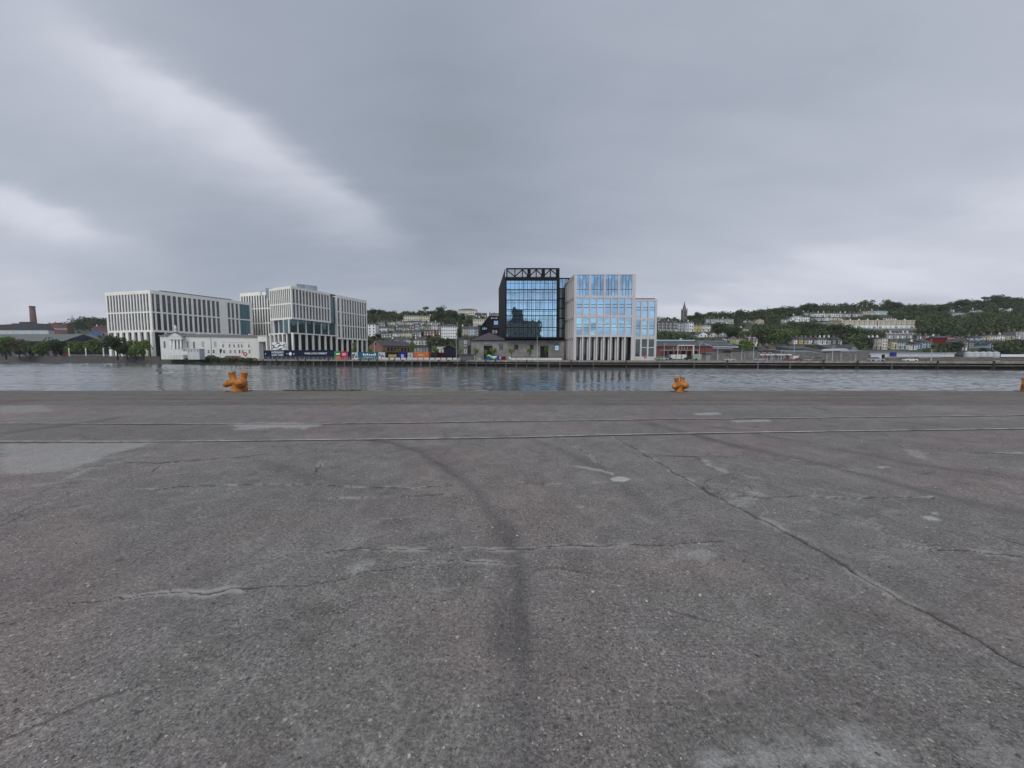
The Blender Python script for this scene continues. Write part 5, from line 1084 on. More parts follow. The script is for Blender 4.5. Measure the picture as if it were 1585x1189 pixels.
def crescent():
    for k_, (ua, ub) in enumerate(((1303, 1357.5), (1359, 1416))):
        Y, z0 = terrY((ua+ub)/2, 508.4); f = Fr((X(ua, 500, Y), Y), (X(ub, 500, Y), Y)); z = lambda v: Z(v, Y)
        th = thing('apartment_block', ('left' if k_ == 0 else 'right') + ' half of the long beige apartment terrace with a white ground floor, on the hill', 'apartment block', (f.p.x, Y, z0), 'long beige apartment terrace')
        MB().box(f, 0, f.L, -10, 0, z(504), z(496.4)).build('wall', [CM['beige']], th); MB().box(f, 0, f.L, -10, .1, z0-3, z(504)-.01).build('ground_floor', [CM['white']], th)
        n = int(f.L/4.2); wm = winmesh(CM['cream'], G_HOUSE, .2)
        for i in range(n):
            a = f.L*i/n; piece('party_wall', ubox(CM['cream']), th, f, a, a+.4, z(504), z(496.1), .25, .25)
            for r_ in (0, 1): piece('window', wm, th, f, a+1.0, a+3.4, z(503.4-r_*3.6), z(501.0-r_*3.6), .06, .12)
            piece('garage_door', ubox(CM['sky blue'] if i % 3 else CM['grey']), th, f, a+.9, a+3.5, z0, z(505.2), .14, .05)
        MB().box(f, -.2, f.L+.2, -10.3, .35, z(496.4)+.01, z(495.6)).build('roof', [CM['cream']], th)
        for i in range(4): c = bpy.data.objects.new('chimney', CHIM_W); COL.objects.link(c); c.parent = th; c.location = (f.L*(i+.5)/4, 5, z(495.6)-z0)
        RECTS.append((ua-1, ub+1, 494.5, 511, Y))
    Y, z0 = terrY(1360, 510.5); f = Fr((X(1285, 510, Y), Y), (X(1431, 510, Y), Y)); t2 = thing('retaining_wall', 'long pale retaining wall under the beige apartment terrace', 'wall', (f.p.x, Y, z0))
    MB().box(f, 0, f.L, -3, 0, z0-4, Z(508.6, Y)).build('wall', [CONC], t2); MB().box(f, 0, f.L, -3.2, .15, Z(508.6, Y)+.01, Z(508.2, Y)).build('coping', [PALE], t2)
crescent()
terrace('in the grey row below the crescent', [(1372+i*6.6, 1378.6+i*6.6, 524, 518.2, 3.4, ['grey', 'pale grey', 'grey', 'mauve', 'pale grey', 'grey', 'mauve'][i], 2, 2, dict(dormer=1)) for i in range(7)] + [(1419, 1427, 525, 520, 2.4, 'dark grey', 2, 2), (1432, 1441, 525, 520.2, 1.2, 'grey', 2, 3), (1441, 1450.5, 525, 520, 1.2, 'pale grey', 2, 3)])
terrace('in the mixed group above the silver shed', [(1352, 1358.5, 541, 524, 1.2, 'stone', 3, 2, dict(thick=.07)), (1358.5, 1365.2, 541, 523.6, 1.2, 'beige', 3, 2), (1365.4, 1374, 541, 523, 1.0, 'cream', 4, 2), (1374.3, 1380, 539.5, 531, 5, 'dark grey', 2, 2), (1380.3, 1388.3, 540, 528.4, 1.6, 'pale yellow', 3, 2),
    (1388.5, 1395, 540, 530, 2.4, 'pale grey', 2, 2), (1395, 1402.5, 540, 530, 2.4, 'light blue', 2, 2), (1408, 1419.5, 541, 534, 2.4, 'white', 2, 3), (1419.5, 1427.5, 539.5, 532.5, 4, 'light blue', 2, 2), (1427.8, 1436.5, 538.4, 530, 3.4, 'light blue', 2, 2), (1436.5, 1444.5, 538.4, 530, 3.4, 'pale grey', 2, 2)])
terrace('in the coloured group at the right end of the slope', [(1450.5, 1458.5, 531.5, 529, 1, 'white', 1, 2), (1453, 1466, 529, 523, 3, 'red', 2, 3), (1466.2, 1477.5, 534, 522.5, 2.4, 'red', 3, 3, dict(kind='gable_front', label='big deep red house with white windows above the green bushes')),
    (1478, 1489.5, 528, 523.5, 2.8, 'stone', 1, 2, HF), (1488.5, 1498.5, 543, 529, 4.8, 'dark stone', 3, 2, dict(kind='gable_front', chim=False)), (1499, 1509, 530.5, 523.6, .8, 'white', 1, 3), (1500, 1515.5, 540, 530.5, 2, 'mauve', 3, 4),
    (1509.3, 1520.6, 530.5, 522.2, 2, 'blue', 1, 3), (1516, 1528, 540.5, 530.4, 3.2, 'blue', 2, 3, dict(kind='gable_front')), (1528.6, 1540.6, 542.5, 533.6, 3.6, 'sky blue', 2, 3, dict(kind='gable_front')),
    (1521, 1532.4, 529, 521, .8, 'pale yellow', 2, 3), (1533, 1544, 529, 519.4, 1.4, 'cream', 2, 3), (1544.2, 1555.5, 528, 519, 1.2, 'white', 2, 3), (1557.5, 1571, 525, 519, 1.4, 'beige', 2, 4), (1572, 1580, 525, 513.5, 1.2, 'stone', 3, 2), (1580, 1592, 525, 513, 1.2, 'pale grey', 3, 3), (1592, 1606, 526, 515, 1.6, 'cream', 3, 3)])
terrace('high in the trees at the right', [(1470, 1478, 482.5, 479, 1.6, 'grey', 1, 2), (1473, 1493, 488, 484.3, 1.2, 'grey', 1, 5), (1478, 1488, 480, 476.5, 4, 'dark grey', 1, 3, dict(kind='hip', label='dark house with a tall pointed roof high among the trees at the right')),
    (1501, 1512, 484, 480.6, 1.6, 'grey', 1, 3), (1512, 1522, 483, 479.8, 1.6, 'mauve', 1, 3), (1560, 1568, 481.5, 478.5, 1.8, 'white', 1, 2, HF), (1545, 1556, 480, 477, 1.5, 'stone', 1, 3)])
# far left town
terrace('beside the tall brick chimney', [(71, 80, 511, 501.5, 1.4, 'brick', 3, 4), (80, 90, 511.5, 500.5, 1.4, 'red brick', 3, 4), (90, 104, 512, 501.2, 1.2, 'brick', 3, 5)], Y=560, thick=.2, zb=10)
terrace('in the brick row against the white office block', [(143, 150, 521, 506, 1.6, 'brick', 2, 3), (150, 158, 521, 506, 1.6, 'red brick', 2, 3), (158, 166, 521, 506, 1.6, 'brick', 2, 3)], Y=420, zb=8, thick=.2)

# church with a spire
def church():
    Y, z0 = terrY(1059, 494); x = X(1059, 485, Y); z = lambda v: Z(v, Y); k_ = Y/F_PX
    th = thing('church', 'grey stone church tower with a slender pointed spire rising above the terraces', 'church', (x, Y, z0)); r_ = 3.4*k_
    MB().box(WF, x-r_, x+r_, -Y-r_, -Y+r_, z0-5, z(480.5)).build('tower', [GREY_STONE2], th)
    a = MB(); a.tube([(x, Y, z(480.5)+.01), (x, Y, z(467))], (r_*.98, .12), 8); a.build('spire', [paint((.13, .13, .135), .85, .2, name='spire_stone')], th)
    for sx in (-1, 1):
        for sy in (-1, 1): a = MB(); a.tube([(x+sx*r_*.86, Y+sy*r_*.86, z(481)), (x+sx*r_*.86, Y+sy*r_*.86, z(480)), (x+sx*r_*.86, Y+sy*r_*.86, z(476.5))], (.7, .6, .05), 6); a.build('pinnacle', [GREY_STONE2], th)
    for v in (484, 488.5): f = Fr((x-r_, Y-r_), (x+r_, Y-r_)); piece('belfry_opening', ubox(BLACK), th, f, r_-.7, r_+.7, z(v+1.8), z(v-1.4), .03, .05)
    MB().box(WF, x+r_, x+r_+14, -Y-9, -Y+4, z0-5, z(492)).build('nave', [GREY_STONE2], th); a = MB(); a.prism(Fr((x+r_, Y-5), (x+r_+14, Y-5)), [(0, z(492)+.01), (14, z(492)+.01), (14, z(489.5)), (0, z(489.5))], -9, 4.2); a.build('roof', [SLATE], th)
    RECTS.append((1053, 1065, 467, 495, Y))
church()
def tall_chimney():
    Y = 520.0; x = X(52, 500, Y); z = lambda v: Z(v, Y); k_ = Y/F_PX; th = thing('factory_chimney', 'tall tapering red brick factory chimney on the upstream skyline', 'chimney', (x, Y, 0))
    a = MB(); a.tube([(x, Y, 0), (x, Y, z(475.2))], (4.9*k_, 3.0*k_), 20); a.build('shaft', [BRICKD], th, smooth=True)
    a = MB(); a.tube([(x, Y, z(475.2)+.01), (x, Y, z(474))], (3.6*k_, 3.6*k_), 20); a.build('rim', [BRICKD], th)
tall_chimney()
def lattice():
    Y = 700.0; x = X(112, 492, Y); z = lambda v: Z(v, Y); th = thing('lattice_mast', 'thin grey lattice mast on the far left skyline', 'mast', (x, Y, z(502)))
    a = MB()
    for i in range(3): t = 2.094*i; a.tube([(x+2.4*math.cos(t), Y+2.4*math.sin(t), z(505)), (x, Y, z(486))], (.22, .12), 5)
    for i in range(8):
        f = i/8; zz_ = z(503)+(z(487)-z(503))*f; rr = 2.3*(1-f); 
        for j in range(3): t = 2.094*j; t2 = t+2.094; a.tube([(x+rr*math.cos(t), Y+rr*math.sin(t), zz_), (x+rr*.85*math.cos(t2), Y+rr*.85*math.sin(t2), zz_+2.2)], .1, 4)
    a.build('frame', [GALV], th)
lattice()
def far_left():
    Y = 430.0; f = Fr((X(-60, 515, Y), Y), (X(75, 515, Y), Y)); z = lambda v: Z(v, Y); s = lambda u: f.su(u, 510)
    th = thing('factory_building', 'wide factory with a stepped dark slate roof below the brick chimney', 'building', (f.p.x, Y, 0))
    MB().box(f, 0, f.L, -6, 0, 0, z(511)).build('wall', [CM['pale grey']], th)
    MB().prism(f, [(0, z(511)+.01), (f.L+.5, z(511)+.01), (s(66), z(501)), (s(45), z(500.3)), (s(8), z(502.5)), (0, z(504))], -6.5, .5).build('roof', [SLATE], th)
    MB().box(f, s(29), s(43), -6, -1, z(501), z(498.2)).build('roof_block', [SLATE], th)
    MB().box(f, s(17), s(29), -6, -1, z(503), z(500.5)).build('roof_block', [SLATE], th)
    for i in range(8): a_ = s(8+i*7.5); piece('window', winmesh(CM['grey'], G_HOUSE, .1), th, f, a_, a_+3, z(518), z(514), .05, .1)
    for i in range(11): a_ = s(-40+i*10); piece('wall_panel', ubox(CM['light blue'] if i % 3 == 0 else CM['pale grey']), th, f, a_, a_+s(9.4)-s(0), z(520), z(511.3), .12, .1)
    Y2 = 300.0; g = Fr((X(-90, 525, Y2), Y2), (X(129, 525, Y2), Y2)); z2 = lambda v: Z(v, Y2); s2 = lambda u: g.su(u, 522)
    t2 = thing('quayside_shed', 'long quayside shed with a low grey green roof and a dark blue gable', 'shed', (g.p.x, Y2, 0)); GG = paint((.12, .135, .125), .7, .12, .3, name='grey_green_sheeting'); NAVY = paint((.012, .02, .045), .6, .1, name='navy_sheeting')
    Q = lambda u, v, Y: (X(u, v, Y), Y, Z(v, Y)); B0 = lambda u, Y: (X(u, 530, Y), Y, 0.0)
    a = MB(); a.poly([Q(-90, 528.2, 298), Q(97, 528.2, 298), Q(129, 517.2, 316), Q(-90, 517.2, 316)]); a.poly([Q(129, 517.2, 316), Q(164, 530, 322), Q(190, 530, 340), Q(150, 518, 340)])
    a.build('roof', [GG], t2)
    a = MB(); a.poly([B0(97, 298.5), B0(163, 321.5), Q(163, 530.3, 321.5), Q(129, 517.8, 315.5), Q(97, 528.8, 298.5)]); a.build('gable', [NAVY], t2)
    MB().box(g, 0, s2(97), -6, 1.6, 0, z2(528.4)).build('wall', [NAVY], t2)
    for i in range(14): a_ = s2(-60+i*11.5); piece('door_bay', ubox(CM['dark grey']), t2, g, a_, a_+3.2, 0, z2(534), 1.75, .1)
    t3 = thing('quayside_shed', 'small shed with a bright blue ridge and a grey roof against the white office block', 'shed', (X(146, 520, 330), 330, 0)); h = Fr((X(127, 515, 330), 330), (X(168, 515, 330), 330)); z3 = lambda v: Z(v, 330)
    a = MB(); a.poly([h.pt(0, 0, z3(519.5)), h.pt(h.L*.62, 0, z3(519.5)), h.pt(h.L*.55, -8, z3(512)), h.pt(h.L*.05, -8, z3(512))]); a.build('roof', [paint((.03, .065, .16), .6, .1, name='blue_sheeting')], t3)
    a = MB(); a.poly([h.pt(h.L*.2, 2, z3(529)), h.pt(h.L, 2, z3(529)), h.pt(h.L, -8, z3(520)), h.pt(h.L*.2, -8, z3(520))]); a.build('lower_roof', [GG], t3); MB().box(h, h.L*.03, h.L*.97, -12, -.5, 0, z3(520.5)).build('wall', [CM['dark grey']], t3)
far_left()

# ------------------------------------------------------------------ trees
def leafmat(name, c, trans=0.25):
    m, t, b = newmat(name); geo = t.n.new('ShaderNodeNewGeometry'); oi = t.n.new('ShaderNodeObjectInfo')
    v = t.m('ADD', t.m('MULTIPLY', geo.outputs['Random Per Island'], 0.4), t.m('MULTIPLY', t.noise(t.pos(), 0.07, 3), 0.8))
    col = t.ramp(v, [(0.2, tuple(x*.5 for x in c)), (0.6, c), (1.0, (c[0]*1.9, c[1]*1.65, c[2]*1.5))])
    col = t.mix(t.m('MULTIPLY', oi.outputs['Random'], 0.5), col, t.mix(1.0, col, (1.12, 1.08, 0.85), 'MULTIPLY'))
    t.put(b.inputs['Base Color'], col); b.inputs['Roughness'].default_value = 0.7; b.inputs['Specular IOR Level'].default_value = 0.2
    return m
LEAF_D = leafmat('dark_foliage', (0.042, 0.064, 0.028)); LEAF_M = leafmat('mid_foliage', (0.062, 0.092, 0.034)); LEAF_B = leafmat('bright_foliage', (0.10, 0.155, 0.04)); LEAF_R = leafmat('brown_green_foliage', (0.065, 0.070, 0.032))
BARK = paint((0.05, 0.042, 0.035), .9, .3, 2, name='bark')
def crown_points(r, n, lobes, flat=0.75, low=0.25):
    C = []; 
    for i in range(lobes):
        th_ = r.uniform(0, 6.283); rr = 0.30*math.sqrt(r.random()); zc = low+.18+(1-low-.34)*r.random(); rad = (0.13+0.12*r.random())*(1.2-abs(zc-.6))
        k_ = n//lobes; d = r.normal(size=(k_, 3)); d /= np.linalg.norm(d, axis=1)[:, None]; d *= (r.random((k_, 1))**0.35)*rad
        d[:, 2] *= flat; d += np.array([rr*math.cos(th_), rr*math.sin(th_), zc]); C.append(d)
    return np.concatenate(C)
def make_tree_kind(seed, mat, lobes, n, leaf, trunk=.3, flat=.75, low=.2, squeeze=1.0):
    r = np.random.default_rng(seed); C = crown_points(r, n, lobes, flat, low); C[:, :2] *= squeeze; C[:, :2] -= C[:, :2].mean(0)
    ex = max(C[:, 0].max()-C[:, 0].min(), .01); C[:, :2] *= 1.0/ex; C[:, 2] *= 1.0/C[:, 2].max()
    V, Fq = quads(C, leaf, r); crown = fastmesh('crown', V, Fq, [mat])
    a = MB(); a.tube([(0, 0, -.05), (.01, 0, .15), (0, .01, trunk), (.01, 0, .65)], (.035, .028, .022, .008), 7)
    for i in range(5): t = i*1.3+seed; a.tube([(0, 0, trunk*.8+i*.05), (.14*math.cos(t), .14*math.sin(t), trunk+.18+i*.05), (.27*math.cos(t), .27*math.sin(t), trunk+.30+i*.05)], (.014, .009, .004), 5)
    return crown, a.mesh('trunk', [BARK])
KINDS = {'oak': make_tree_kind(1, LEAF_D, 13, 1500, .022), 'ash': make_tree_kind(2, LEAF_M, 11, 1300, .024, low=.3), 'dense': make_tree_kind(3, LEAF_D, 18, 2000, .022, low=.08),
         'bright': make_tree_kind(4, LEAF_B, 12, 1500, .022, low=.1), 'pine': make_tree_kind(5, LEAF_D, 6, 700, .022, trunk=.6, flat=.4, low=.55), 'young': make_tree_kind(6, LEAF_B, 7, 500, .030, low=.2), 'brown': make_tree_kind(7, LEAF_R, 14, 1600, .023, low=.1),
         'loose': make_tree_kind(8, LEAF_M, 9, 650, .026, low=.35), 'dense2': make_tree_kind(9, LEAF_M, 17, 1800, .022, low=.08)}
def tree(kind, u, vb, hpx, wpx, label, group, Y=None, zb=None, cat='tree', name='tree'):
    if Y is None: x, Y, z0 = terr(u, vb)
    else: z0 = 0.0 if zb is None else zb; x = X(u, vb, Y)
    H = Z(vb-hpx, Y)-Z(vb, Y); W_ = wpx*Y/F_PX
    if zb is None and z0 == 0.0: H = Z(vb-hpx, Y)
    th = thing(name, label, cat, (x, Y, z0), group); cr, tk = KINDS[kind]; rz = rnd.uniform(0, 6.28)
    for nm, me in (('crown', cr), ('trunk', tk)):
        o = bpy.data.objects.new(nm, me); COL.objects.link(o); o.parent = th; o.scale = (W_, W_, H); o.rotation_euler = (0, 0, rz)
    return th
def trees(desc, grp, items, **kw):
    for i, it in enumerate(items):
        ad = {'oak': 'dark broad', 'ash': 'mid green', 'dense': 'dense dark', 'bright': 'bright green', 'pine': 'flat topped', 'young': 'small young', 'brown': 'brownish green', 'loose': 'thin see-through', 'dense2': 'dense mid green'}[it[0]]
        tree(*it, fit(f"{ad} tree, {ORD[i]} from the left {desc}", f"{ad} tree, {ORD[i]} {desc}"), grp, **kw)
trees('on the skyline above the middle houses', 'skyline trees above the middle houses', [('oak', 572, 489, 9, 10), ('dense', 578, 490, 12, 14), ('oak', 588, 490, 11, 12), ('ash', 596, 490, 8, 10), ('dense', 606, 490, 8, 14), ('pine', 659, 489, 14, 10), ('oak', 668, 490, 8, 12), ('dense', 680, 497, 24, 19),
    ('oak', 694, 495, 15, 12), ('dense', 704, 500, 20, 18), ('oak', 716, 499, 14, 14)])
trees('on the skyline from the spire to the white villas', 'skyline trees right of the spire', [('oak', 1034, 499, 7, 16), ('dense', 1047, 499, 6, 12), ('dense2', 1070, 498, 10, 16), ('oak', 1079, 498, 15, 16), ('dense', 1087, 498, 12, 12), ('oak', 1098, 495, 12, 18), ('dense', 1105, 494, 8, 12), ('ash', 1120, 494, 10, 16), ('oak', 1130, 494, 8, 12),
    ('dense', 1144, 500, 22, 15), ('oak', 1158, 494, 9, 14), ('loose', 1167, 494, 13, 12), ('dense', 1178, 492, 13, 14), ('loose', 1187, 492, 14, 14)])
trees('on the skyline above the ridge rows', 'skyline trees above the ridge rows', [('oak', 1196, 491, 14, 16), ('dense', 1206, 495, 21, 18), ('oak', 1220, 488, 12, 15), ('dense', 1233, 487, 12, 15), ('dense', 1246, 486, 16, 18), ('dense', 1257, 484, 15, 18), ('ash', 1271, 483, 9, 10), ('loose', 1281, 482, 9, 8), ('oak', 1302, 483, 6, 14), ('oak', 1318, 482, 6, 14),
    ('loose', 1338, 482, 17, 18), ('oak', 1353, 482, 10, 16), ('loose', 1373, 484, 20, 16), ('oak', 1385, 484, 17, 18), ('dense', 1397, 488, 12, 16)])
trees('on the skyline at the right end of the hill', 'skyline trees at the right end', [('oak', 1412, 487, 16, 16), ('dense', 1425, 489, 12, 18), ('ash', 1437, 488, 17, 18), ('oak', 1452, 487, 16, 20), ('dense', 1463, 484, 15, 16), ('loose', 1480, 480, 14, 14), ('oak', 1490, 480, 17, 18), ('dense', 1502, 480, 12, 14), ('oak', 1514, 478, 13, 16), ('pine', 1527, 476, 17, 12),
    ('oak', 1540, 478, 22, 20), ('dense', 1552, 474, 17, 20), ('oak', 1568, 474, 14, 20), ('ash', 1582, 474, 12, 18), ('oak', 1598, 476, 14, 20)])
trees('in the hollow left of the yellow house', 'big trees in the hollow of the slope', [('dense', 1115, 520, 22, 24), ('dense', 1134, 526, 22, 22), ('dense2', 1192, 530, 26, 26), ('bright', 1208, 532, 24, 30), ('bright', 1224, 530, 22, 26), ('dense', 1180, 530, 22, 16), ('oak', 1240, 520, 18, 26), ('dense', 1262, 519, 20, 26), ('dense2', 1284, 520, 20, 26),
    ('dense', 1305, 526, 26, 28), ('dense', 1318, 529, 24, 20), ('dense2', 1332, 532, 16, 16), ('dense', 1343, 540, 20, 20), ('oak', 1328, 541, 14, 14)])
tree('bright', 1154, 541, 16, 27, 'rounded bright green tree in front of the small red houses, beside the station', None, Y=225)
trees('in the green strip above the silver tanks', 'trees above the silver tanks', [('dense2', 1447, 545, 14, 14), ('ash', 1456, 545, 14, 16), ('dense', 1470, 545, 12, 18), ('dense', 1481, 544, 16, 18), ('dense', 1522, 545, 7, 12), ('brown', 1550, 546, 18, 22), ('dense', 1566, 545, 20, 24), ('dense', 1582, 545, 20, 24), ('oak', 1600, 545, 20, 24)])
trees('between the gatehouse and the brick shed', 'trees between the gatehouse and the brick shed', [('dense', 586, 526, 10, 11), ('brown', 668, 534, 12, 18), ('brown', 680, 534, 12, 18), ('dense', 695, 534, 10, 20), ('dense', 711, 530, 24, 9), ('dense', 612, 536, 8, 10)])
trees('at the right end of the middle slope', 'trees at the right end of the middle slope', [('brown', 727, 503, 9, 14), ('dense2', 744, 509, 6, 12)])
trees('on the upstream hill left of the white office block', 'trees on the upstream hill', [('dense', 118, 512, 14, 22), ('dense', 128, 513, 20, 24), ('oak', 140, 512, 22, 26), ('dense', 152, 512, 21, 26), ('oak', 163, 512, 20, 24), ('oak', 95, 503, 5, 14), ('oak', 176, 512, 14, 22)])
trees('in the row before the long quayside shed', 'quay trees in front of the long shed', [('dense2', -12, 551, 26, 28), ('bright', 9, 551, 31, 34), ('brown', 30, 551, 26, 22), ('dense2', 46, 551, 24, 22), ('bright', 66, 551, 23, 30), ('dense', 87, 551, 28, 22), ('bright', 115, 551, 24, 24), ('dense2', 131, 551, 22, 18), ('bright', 149, 551, 26, 28)], Y=236)
trees('before the fins of the white office block', 'trees in front of the white office block', [('dense', 182, 551, 34, 36), ('bright', 210, 551, 25, 26), ('bright', 222, 551, 25, 24), ('dense', 197, 551, 20, 18)], Y=193)
trees('along the front of the goods shed', 'young trees in front of the goods shed', [('young', 711, 553, 13, 8), ('young', 736.5, 553, 14, 9), ('young', 752, 553, 12, 7), ('young', 764.5, 553, 15, 10), ('young', 791.5, 553, 15, 9), ('young', 819.5, 553, 14, 9), ('young', 845.5, 553, 16, 8)], Y=136)
trees('between the hoardings and the brick shed', 'young trees behind the hoardings', [('bright', 548.5, 553, 24, 8), ('young', 573.5, 553, 14, 8), ('young', 594.5, 553, 13, 8), ('young', 617, 553, 14, 8), ('bright', 636.5, 553, 20, 7), ('young', 640, 553, 22, 6), ('young', 674.5, 553, 14, 9)], Y=165)

# the wooded slope behind and between the houses, one mass
def woodland():
    r = np.random.default_rng(5); Cs = []; col = []
    N = 0
    rects = np.array(RECTS)
    for k_ in range(16000):
        uu = r.uniform(-60, 1680) if r.random() < .15 else r.uniform(560, 1640); s = r.random()**.9
        vcr = interp(uu, CR_U, CR_V)
        if 195 < uu < 540 or 800 < uu < 985: continue
        Y, z = hill(uu, s); Hh = r.uniform(4, 8.5)*(1.1 if uu > 1100 else .85); Rr = Hh*r.uniform(.45, .65)
        v = CY - F_PX*math.tan(math.atan2(z-EYE, Y)+PITCH); vt = CY - F_PX*math.tan(math.atan2(z+Hh-EYE, Y)+PITCH); ru = Rr*F_PX/Y
        hit = (rects[:, 0] < uu+ru) & (rects[:, 1] > uu-ru) & (rects[:, 2] < v) & (rects[:, 3] > vt+1.0) & (rects[:, 4] > Y-2)
        if hit.any(): continue
        inb = (rects[:, 0] < uu) & (rects[:, 1] > uu) & (abs(rects[:, 4]+5-Y) < 7)
        if inb.any(): continue
        n = 95; d = r.normal(size=(n, 3)); d /= np.linalg.norm(d, axis=1)[:, None]; d *= (r.random((n, 1))**.3)*np.array([Rr, Rr, Hh*.5])*(1+.15*r.normal(size=(n, 1)).clip(-2, 1.2))
        x = X(uu, (v+vt)/2, Y); Cs.append(d+np.array([x, Y, z+Hh*.5])); N += 1
        if N >= 2600: break
    C = np.concatenate(Cs); V, Fq = quads(C, .40, r); o = bpy.data.objects.new('woodland', fastmesh('woodland', V, Fq, [leafmat('woodland_foliage', (0.050, 0.070, 0.034))])); COL.objects.link(o)
    tag(o, 'mass of dark green woodland and garden bushes covering the hillside between the houses', 'woodland', kind='stuff')
woodland()

# ------------------------------------------------------------------ things on the far quay
FL = lambda u: 1.6*0+u
def plane_thing(name, label, cat, fr, group=None): return thing(name, label, cat, (fr.p.x, fr.p.y, 0), group)
HB = Fr((X(408, 548, 172), 172), (X(700, 548, 146), 146))        # the line of hoardings
def text(body_, mat, parent, fr, s, out, z, size, align='LEFT', bold=0.0):
    c = bpy.data.curves.new('lettering', 'FONT'); c.body = body_; c.size = size; c.align_x = align; c.extrude = 0.01; c.offset = bold; c.resolution_u = 2
    tmp = bpy.data.objects.new('t', c); COL.objects.link(tmp); bpy.context.view_layer.update(); me = bpy.data.meshes.new_from_object(tmp.evaluated_get(bpy.context.evaluated_depsgraph_get())); bpy.data.objects.remove(tmp); me.materials.clear(); me.materials.append(mat); o = bpy.data.objects.new('lettering', me); COL.objects.link(o); o.parent = parent
    P = Vector(fr.pt(s, out, z)) - Vector(parent.location); o.location = P; o.rotation_euler = (math.pi/2, 0, fr.ang); return o
def hoarding(ua, ub, va, col, label, name='hoarding', cat='hoarding', panels=1.25, vb=None, group='hoardings along the far quay'):
    s0, s1 = HB.su(ua, 548), HB.su(ub, 548); P0 = HB.pt(s0, 0, 0); P1 = HB.pt(s1, 0, 0); f = Fr(P0[:2], P1[:2]); th = plane_thing(name, label, cat, f, group)
    top = Z(va, P0[1]); bot = 0.15; n = max(1, round(f.L/panels)); m = paint(col, .8, .05, .3, spec=.1)
    for i in range(n): piece('panel', ubox(m), th, f, f.L*i/n+.01, f.L*(i+1)/n-.01, bot, top, 0, .05)
    for i in range(0, n+1, 2): piece('post', ubox(DARKM), th, f, max(0, f.L*i/n-.06), min(f.L, f.L*i/n+.06), 0, top-.05, -.06, .12)
    return th, f, top
WH = paint((.72, .72, .72), .5, .03, name='white_lettering'); GOLD = paint((.42, .34, .12), .5, .1, name='gold_lettering')
th, f, top = hoarding(408, 517, 542.4, (0.012, 0.018, 0.04), 'long navy hoarding with white lettering in front of the jutting office block')
text("HORGAN'S", WH, th, f, f.su(420.5, 548), .03, top-1.35, 1.35, bold=.02); text("QUAY CORK", WH, th, f, f.su(420.5, 548), .03, top-2.45, 1.12, bold=.02)
text("WORK | LIVE | CONNECT", WH, th, f, f.su(471.5, 548), .03, top-1.75, 1.02, bold=.02)
b = MB(); c = f.su(449.6, 548); b.prism(f, [(c+.75*math.cos(t*.524), top-1.55+.75*math.sin(t*.524)) for t in range(12)], .01, .04); b.build('roundel', [WH], th)
for u in (411, 455): b = MB(); c = f.su(u, 548); b.prism(f, [(c+.28*math.cos(t*.785), top-1.6+.28*math.sin(t*.785)) for t in range(8)], .01, .04); b.build('roundel', [WH], th)
piece('printed_line', ubox(WH), th, f, f.su(443, 548), f.su(448, 548), top-1.6, top-1.45, .03, .02)
th, f, top = hoarding(517.3, 526.6, 543.6, (.035, .20, .055), 'green and orange printed banner at the right end of the navy hoarding', 'banner', 'banner')
piece('orange_print', ubox(paint((.50, .12, .03), .5)), th, f, f.L*.35, f.L*.98, .2, top*.45, .03, .02); piece('white_print', ubox(WH), th, f, f.L*.3, f.L*.95, top*.60, top*.74, .03, .02)
th, f, top = hoarding(527.5, 537.5, 543.9, (.36, .02, .06), 'crimson printed banner beside the green one', 'banner', 'banner'); piece('pale_print', ubox(paint((.6, .3, .33), .5)), th, f, f.L*.2, f.L*.8, top*.5, top*.8, .03, .02)
hoarding(538, 544, 544.2, (.02, .012, .02), 'short dark hoarding panel right of the crimson banner')
th, f, top = hoarding(544.4, 553.4, 545.8, (.55, .56, .56), 'white hoarding panel with a black drawing beside the teal hoarding')
for k_, (a, b_, c, d) in enumerate(((.1, .35, .2, .8), (.42, .55, .5, .9), (.6, .9, .3, .55), (.7, .8, .6, .85))): piece('black_print', ubox(BLACK), th, f, f.L*a, f.L*b_, top*c, top*d, .03, .02)
th, f, top = hoarding(554, 585.5, 544.9, (.016, .10, .13), 'teal hoarding with rows of white lettering and a pale drawing')
for k_ in range(7): piece('printed_letter', ubox(WH), th, f, f.L*.25+k_*.92, f.L*.25+k_*.92+.6, top*.55, top*(.82 if k_ in (0, 2, 6) else .72), .03, .02)
for k_ in range(9): piece('printed_letter', ubox(WH), th, f, f.L*.27+k_*.52, f.L*.27+k_*.52+.33, top*.30, top*.38, .03, .02)
th, f, top = hoarding(585.7, 595.8, 545.6, (.50, .52, .53), 'pale hoarding panel with a grey drawing at the right end of the teal one')
for a, b_, c, d in ((.1, .3, .5, .85), (.35, .5, .15, .7), (.55, .9, .4, .6), (.62, .7, .65, .9)): piece('grey_print', ubox(CM['dark grey']), th, f, f.L*a, f.L*b_, top*c, top*d, .03, .02)
th, f, top = hoarding(597.5, 616.2, 545.3, (.012, .012, .012), 'black hoarding with gold lettering left of the blue one')
for k_ in range(6): piece('printed_letter', ubox(GOLD), th, f, f.L*.22+k_*.62, f.L*.22+k_*.62+.42, top*.32, top*.72, .03, .02)
th, f, top = hoarding(617.5, 628.3, 544.6, (.012, .025, .15), 'bright blue hoarding with small white print'); piece('white_print', ubox(paint((.3, .33, .6), .5)), th, f, f.L*.3, f.L*.7, top*.3, top*.7, .03, .02)
hoarding(628.6, 630.4, 544.8, (.01, .01, .012), 'thin black post panel beside the blue hoarding')
th, f, top = hoarding(631, 639, 546, (.36, .38, .40), 'pale grey site cabin between the blue hoarding and the orange container', 'site_cabin', 'cabin'); piece('window', winmesh(PALE, G_HOUSE, .1), th, f, .6, 1.6, top*.4, top*.8, .06, .1)
